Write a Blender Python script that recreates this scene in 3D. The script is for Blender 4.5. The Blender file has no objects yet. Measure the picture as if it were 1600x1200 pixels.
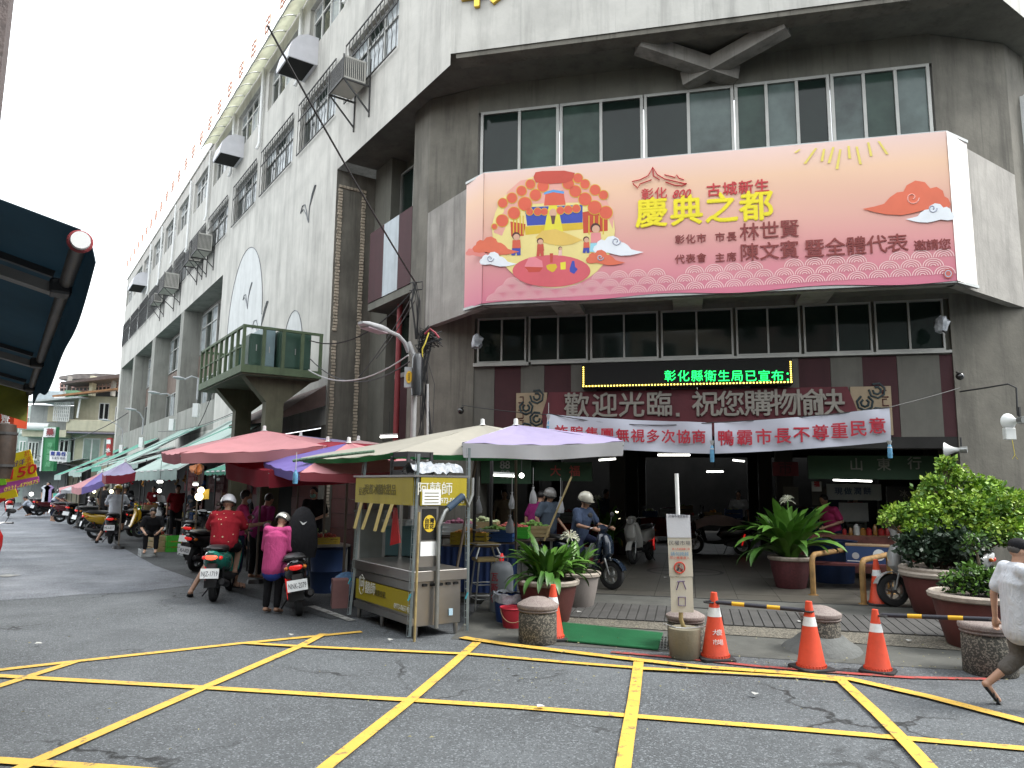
import bpy, bmesh, math, random
from mathutils import Vector as V, Matrix
random.seed(7)
SC = bpy.context.scene
COL = SC.collection
# ------------------------------------------------------------------ camera
FPX, PITCH, ROLL, CAMH = 1154.24, math.radians(7.877), math.radians(.6276), 1.85
_f = V((0, math.cos(PITCH), math.sin(PITCH))); _u = V((0, -math.sin(PITCH), math.cos(PITCH))); _x = V((1, 0, 0))
CX = _x * math.cos(ROLL) + _u * math.sin(ROLL); CU = -_x * math.sin(ROLL) + _u * math.cos(ROLL)
CP = V((0, 0, CAMH))
cam = bpy.data.cameras.new('camera'); cam_o = bpy.data.objects.new('camera', cam); COL.objects.link(cam_o)
cam.sensor_width = 36; cam.lens = 36 * FPX / 1600; cam.clip_start = .05; cam.clip_end = 3000
mw = Matrix((CX, CU, -_f)).transposed().to_4x4(); mw.translation = CP
cam_o.matrix_world = mw
SC.camera = cam_o
# ------------------------------------------------------------------ light
W = bpy.data.worlds.new('World'); SC.world = W; W.use_nodes = True
nt = W.node_tree; nt.nodes.clear()
out = nt.nodes.new('ShaderNodeOutputWorld'); bg = nt.nodes.new('ShaderNodeBackground')
sky = nt.nodes.new('ShaderNodeTexSky'); sky.sky_type = 'NISHITA'; sky.sun_disc = False
SUN_DIR = V((.80, -.10, .95)).normalized()
sky.sun_elevation = math.asin(SUN_DIR.z); sky.sun_rotation = math.atan2(SUN_DIR.x, SUN_DIR.y)
sky.dust_density = 4; sky.air_density = 1.0
hs = nt.nodes.new('ShaderNodeHueSaturation'); hs.inputs['Saturation'].default_value = .25
mx = nt.nodes.new('ShaderNodeMix'); mx.data_type = 'RGBA'; mx.inputs[0].default_value = .8
mx.inputs[7].default_value = (8.95, 9.4, 9.75, 1)
nt.links.new(sky.outputs[0], hs.inputs['Color']); nt.links.new(hs.outputs[0], mx.inputs[6])
nt.links.new(mx.outputs[2], bg.inputs[0]); bg.inputs[1].default_value = .11
nt.links.new(bg.outputs[0], out.inputs[0])
sun = bpy.data.lights.new('sun', 'SUN'); sun.energy = 1.3; sun.angle = math.radians(16); sun.color = (1, .97, .92)
so_ = bpy.data.objects.new('sun', sun); COL.objects.link(so_)
so_.rotation_euler = (-SUN_DIR).to_track_quat('-Z', 'Y').to_euler(); so_.location = (20, -20, 40)
SC.view_settings.view_transform = 'Standard'; SC.view_settings.look = 'None'
SC.view_settings.gamma = 1; SC.view_settings.exposure = 1.6
SC.cycles.max_bounces = 6; SC.cycles.diffuse_bounces = 4; SC.cycles.glossy_bounces = 3
SC.cycles.transparent_max_bounces = 8; SC.cycles.caustics_reflective = False; SC.cycles.caustics_refractive = False
# ------------------------------------------------------------------ measuring
def ray(px, py): return CX * ((px - 800) / FPX) - CU * ((py - 600) / FPX) + _f
def G(px, py, z=0.0):
    r = ray(px, py); return CP + r * ((z - CAMH) / r.z)
def D(px, py, y):
    r = ray(px, py); return CP + r * (y / r.y)
def PL(px, py, A, n):
    r = ray(px, py); return CP + r * ((A - CP).dot(n) / r.dot(n))
def hdir(deg): a = math.radians(deg); return V((math.sin(a), math.cos(a), 0))
DS = hdir(-34.415); NS = V((-DS.y, DS.x, 0))
DF = -hdir(-76.518); NF = V((DF.y, -DF.x, 0))
DR = V((DS.y, -DS.x, 0)); NR = V((DR.y, -DR.x, 0))
A0 = G(1085, 932); A0.z = 0
C0 = PL(704, 86, A0, NF); C0.z = 0
B0 = A0 + DF * 4.39
def fr(o, a, b):   # frame: local (along, outward, up)
    m = Matrix((a, b, V((0, 0, 1)))).transposed().to_4x4(); m.translation = o; return m
FF = fr(A0, DF, NF); FS = fr(C0, DS, NS); FR = fr(B0, DR, NR)
FI = Matrix.Identity(4)
def S(t, o, z): return C0 + DS * t + NS * o + V((0, 0, z))
def Fp(s, o, z): return A0 + DF * s + NF * o + V((0, 0, z))
def Sx(px, py, o=0.0):
    q = PL(px, py, C0 + NS * o, NS); return (q - C0).dot(DS), q.z
def Fx(px, py, o=0.0):
    q = PL(px, py, A0 + NF * o, NF); return (q - A0).dot(DF), q.z
def foff(p): return (p - A0).dot(NF)
# ------------------------------------------------------------------ materials
MATS = {}
def mat(name, col, rough=.75, metal=0.0, var=.14, scale=3.0, bump=.12, bscale=45.0, stain=0.0, stz=.12, emit=0.0, spec=.5, speck=0.0, spcol=(.02,.02,.02), spscale=120, alpha=1.0, trans=0.0, coat=0.0):
    if name in MATS: return MATS[name]
    m = bpy.data.materials.new(name); m.use_nodes = True; n = m.node_tree; N = n.nodes; L = n.links
    b = N['Principled BSDF']; b.inputs['Roughness'].default_value = rough; b.inputs['Metallic'].default_value = metal
    b.inputs['Specular IOR Level'].default_value = spec
    if coat: b.inputs['Coat Weight'].default_value = coat; b.inputs['Coat Roughness'].default_value = .06
    c = (*col, 1)
    tc = N.new('ShaderNodeTexCoord'); src = tc.outputs['Object']
    last = None
    def mixc(fac, a, bb, mode='MIX'):
        x = N.new('ShaderNodeMix'); x.data_type = 'RGBA'; x.blend_type = mode
        for i, v in ((0, fac), (6, a), (7, bb)):
            if hasattr(v, 'links'): L.new(v, x.inputs[i])
            else: x.inputs[i].default_value = v
        return x.outputs[2]
    def noise(sc, det=6, vec=None, ro=.6):
        x = N.new('ShaderNodeTexNoise'); x.inputs['Scale'].default_value = sc; x.inputs['Detail'].default_value = det; x.inputs['Roughness'].default_value = ro
        L.new(vec or src, x.inputs['Vector']); return x.outputs['Fac']
    def ramp(f, a, bb, ca=0, cb=1):
        x = N.new('ShaderNodeMapRange'); x.inputs[1].default_value = a; x.inputs[2].default_value = bb; x.inputs[3].default_value = ca; x.inputs[4].default_value = cb
        L.new(f, x.inputs[0]); return x.outputs[0]
    last = c
    if var:
        f = ramp(noise(scale), .3, .7)
        last = mixc(f, tuple(min(1, v * (1 - var)) for v in col) + (1,), tuple(min(1, v * (1 + var)) for v in col) + (1,))
    if stain:
        mp = N.new('ShaderNodeMapping'); mp.inputs['Scale'].default_value = (1, 1, stz); L.new(src, mp.inputs[0])
        f = ramp(noise(2.2, 8, mp.outputs[0], .68), .47, .75, 0, stain)
        last = mixc(f, last, tuple(v * .28 for v in col) + (1,))
        mp2 = N.new('ShaderNodeMapping'); mp2.inputs['Scale'].default_value = (1, 1, stz*.4); L.new(src, mp2.inputs[0])
        f = ramp(noise(7, 6, mp2.outputs[0], .6), .58, .66, 0, stain*.55)
        last = mixc(f, last, tuple(v * .45 for v in col) + (1,))
        f = ramp(noise(.7, 5), .5, .8, 0, stain * .8)
        last = mixc(f, last, tuple(v * .45 for v in col) + (1,))
    if speck:
        vo = N.new('ShaderNodeTexVoronoi'); vo.inputs['Scale'].default_value = spscale; L.new(src, vo.inputs[0])
        sp = N.new('ShaderNodeSeparateColor'); L.new(vo.outputs['Color'], sp.inputs[0])
        f = ramp(sp.outputs[0], 1 - speck, 1 - speck + .02)
        last = mixc(f, last, (*spcol, 1))
    if hasattr(last, 'links'): L.new(last, b.inputs['Base Color'])
    else: b.inputs['Base Color'].default_value = last
    if bump:
        bp = N.new('ShaderNodeBump'); bp.inputs['Strength'].default_value = bump; bp.inputs['Distance'].default_value = .02
        L.new(noise(bscale, 5), bp.inputs['Height']); L.new(bp.outputs[0], b.inputs['Normal'])
    if emit:
        if hasattr(last, 'links'): L.new(last, b.inputs['Emission Color'])
        else: b.inputs['Emission Color'].default_value = c
        b.inputs['Emission Strength'].default_value = emit
    if alpha < 1: b.inputs['Alpha'].default_value = alpha
    if trans: b.inputs['Transmission Weight'].default_value = trans
    MATS[name] = m; return m
def plain(name, col, rough=.6, **k):
    k.setdefault('var', .06); k.setdefault('bump', 0); return mat(name, col, rough, **k)
# ------------------------------------------------------------------ mesh builder
class MB:
    def __init__(s, frame=FI): s.v = []; s.f = []; s.m = []; s.F = frame; s.mi = 0
    def add(s, vs, fs):
        k = len(s.v); s.v += [tuple(s.F @ V(p)) for p in vs]
        for q in fs: s.f.append(tuple(k + i for i in q)); s.m.append(s.mi)
        return s
    def box(s, x0, x1, y0, y1, z0, z1):
        if x0 > x1: x0, x1 = x1, x0
        if y0 > y1: y0, y1 = y1, y0
        if z0 > z1: z0, z1 = z1, z0
        return s.add([(x0,y0,z0),(x1,y0,z0),(x1,y1,z0),(x0,y1,z0),(x0,y0,z1),(x1,y0,z1),(x1,y1,z1),(x0,y1,z1)],
              [(3,2,1,0),(4,5,6,7),(0,1,5,4),(1,2,6,5),(2,3,7,6),(3,0,4,7)])
    def cbox(s, c, d): 
        return s.box(c[0]-d[0]/2, c[0]+d[0]/2, c[1]-d[1]/2, c[1]+d[1]/2, c[2]-d[2]/2, c[2]+d[2]/2)
    def bar(s, a, b, w, h=None, up=V((0,0,1))):   # rectangular bar between two points
        a = V(a); b = V(b); h = h or w; d = (b-a).normalized()
        if abs(d.dot(up)) > .98: up = V((1,0,0))
        x = d.cross(up).normalized(); y = x.cross(d)
        vs = [p + x*(i*w/2) + y*(j*h/2) for p in (a,b) for i,j in ((-1,-1),(1,-1),(1,1),(-1,1))]
        return s.add(vs, [(3,2,1,0),(4,5,6,7),(0,1,5,4),(1,2,6,5),(2,3,7,6),(3,0,4,7)])
    def tube(s, pts, r, n=8, cap=True, r2=None):
        pts = [V(p) for p in pts]; k = len(pts); vs = []; prev = None
        for i, p in enumerate(pts):
            d = (pts[min(i+1,k-1)] - pts[max(i-1,0)]).normalized()
            if prev is None:
                up = V((0,0,1)) if abs(d.z) < .9 else V((1,0,0)); x = d.cross(up).normalized()
            else: x = (prev - d*prev.dot(d)).normalized()
            prev = x; y = d.cross(x)
            rr = r[i] if isinstance(r,(list,tuple)) else (r if r2 is None else r + (r2-r)*i/(k-1))
            vs += [p + (x*math.cos(2*math.pi*j/n) + y*math.sin(2*math.pi*j/n))*rr for j in range(n)]
        fs = [(i*n+j, i*n+(j+1)%n, (i+1)*n+(j+1)%n, (i+1)*n+j) for i in range(k-1) for j in range(n)]
        if cap: fs += [tuple(range(n))[::-1], tuple((k-1)*n+j for j in range(n))]
        return s.add(vs, fs)
    def lathe(s, prof, c=(0,0,0), n=20, axis='z', m=None):   # prof: (r, h)
        vs = []; c = V(c)
        for r, h in prof:
            for j in range(n):
                a = 2*math.pi*j/n; x, y = r*math.cos(a), r*math.sin(a)
                vs.append(c + (V((x,y,h)) if axis=='z' else V((x,h,y)) if axis=='y' else V((h,x,y))))
        if m is not None: vs = [m @ p for p in vs]
        fs = [(i*n+j, i*n+(j+1)%n, (i+1)*n+(j+1)%n, (i+1)*n+j) for i in range(len(prof)-1) for j in range(n)]
        if axis == 'y': fs = [q[::-1] for q in fs]
        return s.add(vs, fs)
    def disc(s, c, r, nrm=None, n=20, rx=1, a0=0):
        # disc in local xz plane (y = depth)
        c = V(c); return s.add([c + V((r*rx*math.cos(2*math.pi*j/n), 0, r*math.sin(2*math.pi*j/n))) for j in range(n)], [tuple(range(n))])
    def poly(s, pts): return s.add(pts, [tuple(range(len(pts)))])
    def prism(s, pts, d):   # closed polygon extruded by vector d
        pts = [V(p) for p in pts]; n = len(pts); d = V(d)
        return s.add(pts + [p + d for p in pts], [tuple(range(n))[::-1], tuple(range(n, 2*n))] + [(i,(i+1)%n,n+(i+1)%n,n+i) for i in range(n)])
    def grid(s, fn, nu, nv):
        vs = [fn(i/nu, j/nv) for j in range(nv+1) for i in range(nu+1)]
        return s.add(vs, [(j*(nu+1)+i, j*(nu+1)+i+1, (j+1)*(nu+1)+i+1, (j+1)*(nu+1)+i) for j in range(nv) for i in range(nu)])
    def ell(s, c, r, n=12, k=8):
        c = V(c); r = V(r) if not isinstance(r,(int,float)) else V((r,r,r)); vs = []
        for i in range(k+1):
            th = math.pi*i/k
            for j in range(n):
                a = 2*math.pi*j/n; vs.append(c + V((r.x*math.sin(th)*math.cos(a), r.y*math.sin(th)*math.sin(a), r.z*math.cos(th))))
        return s.add(vs, [(i*n+(j+1)%n, i*n+j, (i+1)*n+j, (i+1)*n+(j+1)%n) for i in range(k) for j in range(n)][::1])
    def loft(s, st, n=14, e=2.6, y0=0.0):   # stations (x, z, half width y, half thickness) path in xz plane
        k = len(st); vs = []
        for i, (x, z, w, h) in enumerate(st):
            a = st[max(i-1,0)]; b = st[min(i+1,k-1)]; d = V((b[0]-a[0], 0, b[1]-a[1])).normalized(); nn = V((-d.z, 0, d.x))
            for j in range(n):
                t = 2*math.pi*j/n; cc, ss = math.cos(t), math.sin(t)
                vs.append(V((x, y0, z)) + V((0,1,0))*(w*math.copysign(abs(cc)**(2/e), cc)) + nn*(h*math.copysign(abs(ss)**(2/e), ss)))
        fs = [(i*n+j, i*n+(j+1)%n, (i+1)*n+(j+1)%n, (i+1)*n+j) for i in range(k-1) for j in range(n)]
        fs += [tuple(range(n))[::-1], tuple((k-1)*n+j for j in range(n))]
        return s.add(vs, fs)
    def build(s, name, mats, parent=None, smooth=False, world=False, bevel=0, solid=0, **props):
        me = bpy.data.meshes.new(name); me.from_pydata(s.v, [], s.f)
        if not isinstance(mats, (list, tuple)): mats = [mats]
        for q in mats: me.materials.append(q)
        for p, i in zip(me.polygons, s.m): p.material_index = min(i, len(mats)-1)
        bm = bmesh.new(); bm.from_mesh(me)
        if solid: bmesh.ops.solidify(bm, geom=bm.faces[:], thickness=solid)
        if bevel: 
            bmesh.ops.remove_doubles(bm, verts=bm.verts, dist=1e-5)
            bmesh.ops.bevel(bm, geom=bm.edges[:], offset=bevel, segments=1, affect='EDGES', clamp_overlap=True)
        if not props.pop('flat', False): bmesh.ops.recalc_face_normals(bm, faces=bm.faces)
        bm.to_mesh(me); bm.free()
        if smooth:
            me.shade_smooth()
            try: me.set_sharp_from_angle(angle=math.radians(40))
            except Exception: pass
        return link(name, me, parent, world, **props)
def link(name, me, parent=None, world=False, **props):
    o = bpy.data.objects.new(name, me); COL.objects.link(o)
    if parent is not None:
        o.parent = parent
        if world:
            m = Matrix.Identity(4); q = parent
            while q is not None: m = (q.matrix_parent_inverse @ q.matrix_basis) @ m; q = q.parent
            o.matrix_parent_inverse = m.inverted()
    for k, v in props.items(): o[k] = v
    return o
def tag(o, label, cat, group=None):
    o['label'] = label; o['category'] = cat
    if group: o['group'] = group
    return o
def thing(name, label, cat, loc=(0,0,0), rz=0.0, group=None, scale=1.0):
    o = bpy.data.objects.new(name, None); COL.objects.link(o); o.location = loc; o.rotation_euler = (0,0,rz); o.scale = (scale,)*3
    o.empty_display_size = .1
    return tag(o, label, cat, group)
def copy_tree(o, parent=None, **over):
    c = o.copy(); COL.objects.link(c)
    if parent is not None: c.parent = parent
    for ch in list(o.children): copy_tree(ch, c)
    for k, v in over.items(): c[k] = v
    return c
def dup(o, label, loc, rz=None, group=None, scale=None):
    c = copy_tree(o); c['label'] = label; c.location = loc
    if rz is not None: c.rotation_euler = (0,0,rz)
    if group: c['group'] = group
    if scale: c.scale = (scale,)*3
    return c
def ang(d): return math.atan2(d.y, d.x)
# ------------------------------------------------------------------ lettering
def text(s, m, origin, xd, up, size, parent=None, name='lettering', bold=0.0, depth=.003, align='CENTER', fit=None, world=True, rot=0.0, slant=0.0, **props):
    cu = bpy.data.curves.new(name, 'FONT'); cu.body = s; cu.size = size; cu.align_x = align; cu.align_y = 'CENTER'
    cu.extrude = depth; cu.shear = slant; cu.resolution_u = 2
    to = bpy.data.objects.new(name, cu); COL.objects.link(to)
    dg = bpy.context.evaluated_depsgraph_get(); me = bpy.data.meshes.new_from_object(to.evaluated_get(dg))
    bpy.data.objects.remove(to); me.name = name
    xd = V(xd).normalized(); up = V(up).normalized(); nn = xd.cross(up)
    if bold > .002:
        bm = bmesh.new(); bm.from_mesh(me); n0 = [v for v in bm.verts]; k = bold*.55
        geo = bm.verts[:] + bm.edges[:] + bm.faces[:]
        for q, (dx, dy) in enumerate(((1,0),(-1,0),(0,1),(0,-1),(.7,.7),(-.7,-.7)) if bold > .005 else ((1,0),(-1,0),(0,1))):
            r = bmesh.ops.duplicate(bm, geom=geo)
            for e in r['geom']:
                if isinstance(e, bmesh.types.BMVert): e.co += V((dx*k, dy*k, -.0008*(q+1)))
        bm.to_mesh(me); bm.free()
    if fit:
        xs = [v.co.x for v in me.vertices]
        k = fit / max(1e-6, (max(xs) - min(xs)))
        for v in me.vertices: v.co.x *= k
    M = Matrix((xd, up, nn)).transposed().to_4x4(); M.translation = V(origin)
    me.transform(M @ Matrix.Rotation(rot, 4, 'Z'))
    me.materials.clear(); me.materials.append(m)
    o = link(name, me, parent, world, **props); return o
# ================================================================== MATERIALS
M = {}
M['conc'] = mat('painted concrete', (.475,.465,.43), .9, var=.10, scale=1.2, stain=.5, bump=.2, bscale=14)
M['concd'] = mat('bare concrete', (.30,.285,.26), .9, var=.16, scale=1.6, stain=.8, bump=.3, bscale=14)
M['concu'] = mat('cement render darkened for overhang shade', (.14,.138,.116), .9, var=.15, scale=1.2, stain=.5, bump=.3, bscale=14)  # shade under the overhangs is put into this base colour
M['concp'] = mat('weathered pillar concrete darkened for shade', (.145,.136,.114), .9, var=.2, scale=1.6, stain=.8, bump=.3, bscale=14)  # real stains, with the entrance shade darkened into the base colour
M['white'] = mat('mural white paint', (.54,.555,.55), .85, var=.05, stain=.25, bump=.1)
M['line'] = plain('mural dark line paint', (.16,.17,.18), .8)
M['maroon'] = mat('maroon paint', (.05,.013,.017), .8, var=.12, stain=.4)
M['grypnl'] = mat('pale grey panel paint', (.12,.115,.10), .8, var=.1, stain=.4)
M['wpnl'] = mat('bluish white panel', (.42,.47,.50), .7, var=.08, stain=.4)
M['brownrib'] = mat('brown ribbed sheet', (.20,.15,.125), .8, var=.15, stain=.5)
M['glass'] = mat('dark window glass', (.010,.018,.015), .06, var=.3, scale=.6, bump=.012, bscale=2.2, spec=.28)
M['glassb'] = mat('pale curtained window glass', (.30,.33,.34), .18, var=.35, scale=2.5, bump=0, spec=.6)
M['alu'] = mat('aluminium window frame', (.36,.36,.34), .5, .6, var=.1, bump=0)
M['aluw'] = mat('white window frame', (.62,.62,.60), .55, var=.08, bump=0)
M['iron'] = mat('dark iron grille', (.06,.06,.06), .6, .4, var=.2, bump=0)
M['brick'] = mat('cream brick', (.42,.36,.28), .85, var=.35, scale=9)
M['glassg'] = mat('greenish window glass', (.04,.066,.054), .08, var=.5, scale=.9, bump=.02, bscale=1.6, spec=.22)
M['glassl'] = mat('pale reflecting window glass', (.085,.115,.108), .12, var=.6, scale=.8, bump=.02, bscale=1.8, spec=.35)
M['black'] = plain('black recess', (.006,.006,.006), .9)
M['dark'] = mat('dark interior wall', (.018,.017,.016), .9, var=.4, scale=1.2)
M['steel'] = mat('galvanised steel', (.34,.35,.34), .42, .85, var=.12, scale=6, bump=.03)
M['stain'] = mat('stainless steel', (.36,.345,.325), .33, .9, var=.10, scale=2.5, bump=.04, bscale=8)
M['whitep'] = mat('white plastic', (.68,.69,.68), .5, var=.05, bump=0)
M['cream'] = mat('translucent cream sheet', (.76,.76,.66), .6, var=.1, bump=.05)
M['redp'] = mat('red painted pipe', (.22,.03,.035), .6, var=.15)
M['tube'] = plain('lit fluorescent tube', (1,.98,.9), .5, emit=2.4)
M['bulb'] = plain('lit bulb', (1,.86,.55), .5, emit=2.5)
M['blackr'] = mat('black rubber', (.018,.018,.019), .75, var=.2, bump=.1)
M['cable'] = plain('black cable', (.015,.015,.016), .6)
M['cabler'] = plain('red cable', (.30,.03,.05), .6)
M['cabley'] = plain('yellow cable', (.5,.40,.04), .6)
M['cablew'] = plain('grey white cable', (.4,.4,.4), .6)


def translucent(m, fac=.5, col=None):
    n = m.node_tree; N = n.nodes; b = N['Principled BSDF']; o = [x for x in N if x.type == 'OUTPUT_MATERIAL'][0]
    if 'tl' in m: return m
    m['tl'] = 1; t = N.new('ShaderNodeBsdfTranslucent'); mx = N.new('ShaderNodeMixShader'); mx.inputs[0].default_value = fac
    if b.inputs['Base Color'].links: n.links.new(b.inputs['Base Color'].links[0].from_socket, t.inputs[0])
    else: t.inputs[0].default_value = b.inputs['Base Color'].default_value
    n.links.new(b.outputs[0], mx.inputs[1]); n.links.new(t.outputs[0], mx.inputs[2]); n.links.new(mx.outputs[0], o.inputs[0]); return m
translucent(M['cream'], .6)
# ================================================================== GROUND
def asphalt(name, col, crack=.85, wet=0):
    m = bpy.data.materials.new(name); m.use_nodes = True; n = m.node_tree; N = n.nodes; L = n.links; b = N['Principled BSDF']
    tc = N.new('ShaderNodeTexCoord')
    def noise(sc, d=6, r=.6, vec=None):
        x = N.new('ShaderNodeTexNoise'); x.inputs['Scale'].default_value = sc; x.inputs['Detail'].default_value = d; x.inputs['Roughness'].default_value = r
        L.new(vec or tc.outputs['Object'], x.inputs['Vector']); return x
    def rng(f, a, bb, c, d):
        x = N.new('ShaderNodeMapRange'); [x.inputs.__getitem__(i+1).__setattr__('default_value', v) for i, v in enumerate((a, bb, c, d))]; L.new(f, x.inputs[0]); return x.outputs[0]
    def mix(fac, a, bb, mode='MIX'):
        x = N.new('ShaderNodeMix'); x.data_type = 'RGBA'; x.blend_type = mode
        for i, v in ((0, fac), (6, a), (7, bb)):
            if hasattr(v, 'links'): L.new(v, x.inputs[i])
            else: x.inputs[i].default_value = v
        return x.outputs[2]
    c = lambda k: (col[0]*k, col[1]*k, col[2]*k, 1)
    base = mix(rng(noise(.35, 5).outputs[0], .35, .65, 0, 1), c(.8), c(1.2))
    base = mix(rng(noise(2.5, 6, .7).outputs[0], .45, .75, 0, .45), base, c(.62))
    agg = N.new('ShaderNodeTexVoronoi'); agg.inputs['Scale'].default_value = 85; L.new(tc.outputs['Object'], agg.inputs[0])
    sp = N.new('ShaderNodeSeparateColor'); L.new(agg.outputs['Color'], sp.inputs[0])
    base = mix(rng(sp.outputs[0], .82, .88, 0, .75), base, c(2.2))
    base = mix(rng(sp.outputs[1], .78, .83, 0, .6), base, c(.42))
    base = mix(rng(noise(.9, 3, .4).outputs[0], .62, .72, 0, .30), base, c(.45))
    base = mix(rng(noise(.18, 6, .75).outputs[0], .52, .6, 0, .22), base, c(1.7))
    # cracks
    wv = noise(1.6, 4); wm = N.new('ShaderNodeVectorMath'); wm.operation = 'MULTIPLY_ADD'; L.new(wv.outputs['Color'], wm.inputs[0]); wm.inputs[1].default_value = (1.1,1.1,0); L.new(tc.outputs['Object'], wm.inputs[2])
    ck = N.new('ShaderNodeTexVoronoi'); ck.feature = 'DISTANCE_TO_EDGE'; ck.inputs['Scale'].default_value = .42; L.new(wm.outputs[0], ck.inputs[0])
    cm = rng(ck.outputs[0], .003, .012, 1, 0)
    gate = rng(noise(.5, 2).outputs[0], .5, .6, 0, crack)
    mm = N.new('ShaderNodeMath'); mm.operation = 'MULTIPLY'; L.new(cm, mm.inputs[0]); L.new(gate, mm.inputs[1])
    base = mix(mm.outputs[0], base, (.012,.012,.012,1))
    L.new(base, b.inputs['Base Color'])
    b.inputs['Specular IOR Level'].default_value = .35
    L.new(rng(noise(.8, 4).outputs[0], .3, .7, .62 - wet, .88), b.inputs['Roughness'])
    bp = N.new('ShaderNodeBump'); bp.inputs['Strength'].default_value = .55; bp.inputs['Distance'].default_value = .01
    hh = N.new('ShaderNodeMath'); hh.operation = 'SUBTRACT'; L.new(agg.outputs['Distance'], hh.inputs[1]); L.new(noise(160, 3).outputs[0], hh.inputs[0])
    L.new(hh.outputs[0], bp.inputs['Height']); L.new(bp.outputs[0], b.inputs['Normal'])
    return m
M['asph'] = asphalt('asphalt', (.096,.104,.110))
M['asph2'] = asphalt('older worn asphalt with sky sheen', (.150,.160,.178), .25, .2)  # older asphalt, with the sky's grazing reflection painted in as paler blue
M['asph3'] = asphalt('asphalt darkened for awning shade', (.050,.053,.055), .3)  # darker asphalt copy, shade under the awnings put into the colour
def sheet(pts, z, name, m, **k):
    o = MB().poly([V((p[0], p[1], z)) for p in pts]).build(name, m, flat=True, kind='structure')
    me = o.data
    if me.polygons[0].normal.z < 0: me.flip_normals()
    return o
r = 900
MB().grid(lambda a, b: ((a-.5)*2*r, (b-.5)*2*r, 0), 8, 8).build('ground', M['asph'], kind='structure')
g = lambda *p: G(*p)
sheet([G(-200,946), G(0,938), G(60,935), G(130,929), G(200,926), G(298,915), G(302,905), G(262,880), G(185,850), G(120,822), S(80,4.4,0), S(80,16,0), G(-900,900)], .004, 'worn_sky_sheen_patch', M['asph2'])  # its pale bluish tone carries painted sky reflection
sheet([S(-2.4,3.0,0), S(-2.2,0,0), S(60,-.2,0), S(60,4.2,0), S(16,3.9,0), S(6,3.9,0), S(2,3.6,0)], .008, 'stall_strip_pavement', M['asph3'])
def strip(pts, w, z, name, m):
    pts = [G(*p) if len(p) == 2 else p for p in pts]; vs = []
    for i, p in enumerate(pts):
        d = (pts[min(i+1,len(pts)-1)] - pts[max(0,i-1)]); d.z = 0; d.normalize(); n = V((-d.y,d.x,0))
        vs.append((p + n*w/2, p - n*w/2))
    mb = MB()
    for i in range(len(pts)-1):
        a, b, c, d = vs[i][0], vs[i][1], vs[i+1][1], vs[i+1][0]
        mb.poly([V((q.x,q.y,z)) for q in (a,b,c,d)])
    o = mb.build(name, m, kind='structure')
    if o.data.polygons[0].normal.z < 0: o.data.flip_normals()
    return o
def paint(name, col, wear=.565):
    m = mat(name, col, .7, var=.10, scale=5, bump=.3, bscale=130)
    n = m.node_tree; N = n.nodes; L = n.links; b = N['Principled BSDF']
    tc = N.new('ShaderNodeTexCoord'); x = N.new('ShaderNodeTexNoise'); x.inputs['Scale'].default_value = 9; x.inputs['Detail'].default_value = 10; x.inputs['Roughness'].default_value = .75
    L.new(tc.outputs['Object'], x.inputs[0]); r = N.new('ShaderNodeMapRange'); r.inputs[1].default_value = wear; r.inputs[2].default_value = wear+.04; r.inputs[3].default_value = 0; r.inputs[4].default_value = .75
    L.new(x.outputs[0], r.inputs[0]); mx = N.new('ShaderNodeMix'); mx.data_type = 'RGBA'
    src = b.inputs['Base Color'].links[0].from_socket
    L.new(r.outputs[0], mx.inputs[0]); L.new(src, mx.inputs[6]); mx.inputs[7].default_value = (.09,.085,.07,1); L.new(mx.outputs[2], b.inputs['Base Color'])
    return m
M['yel'] = paint('yellow road paint', (.62,.38,.06)); M['redl'] = paint('red kerb line paint', (.38,.06,.05), .52); M['whl'] = paint('worn white road paint', (.35,.35,.33), .5)
YW = .105
for i, (pts, wd) in enumerate([
  ([(-150,1065),(0,1048),(115,1035),(370,1007),(565,988)], YW),
  ([(-60,1092),(0,1073),(115,1036)], YW),
  ([(-100,1052),(0,1058),(300,1075),(645,1096),(800,1106),(1240,1141),(1600,1172),(1750,1186)], YW),
  ([(-100,1186),(0,1191),(170,1203),(400,1222)], YW),
  ([(20,1209),(50,1195),(325,1074),(470,1011),(506,992)], YW),
  ([(385,1007),(470,1012),(735,1024),(885,1037),(1000,1046),(1100,1052)], .09),
  ([(495,1215),(512,1200),(642,1096),(700,1046),(745,1006)], YW),
  ([(722,998),(745,1002),(800,1010),(1000,1034),(1100,1045),(1230,1054),(1330,1064),(1450,1091),(1600,1130),(1760,1172)], .13),
  ([(998,1037),(990,1100),(980,1160),(970,1230)], YW),
  ([(1000,1048),(1130,1054),(1250,1061),(1325,1068)], .08),
  ([(1312,1064),(1372,1120),(1425,1174),(1465,1218)], YW)]):
    strip(pts, wd, .011 + .0014*i, 'yellow_box_line', M['yel'])
strip([(955,1020),(1060,1029),(1180,1042),(1290,1051),(1420,1060),(1560,1063)], .085, .012, 'red_kerb_line', M['redl'])
strip([(486,948),(520,960),(550,971)], .12, .014, 'white_lane_line', M['whl'])
strip([(0,902),(22,899)], .35, .016, 'white_road_mark', M['whl'])
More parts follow.
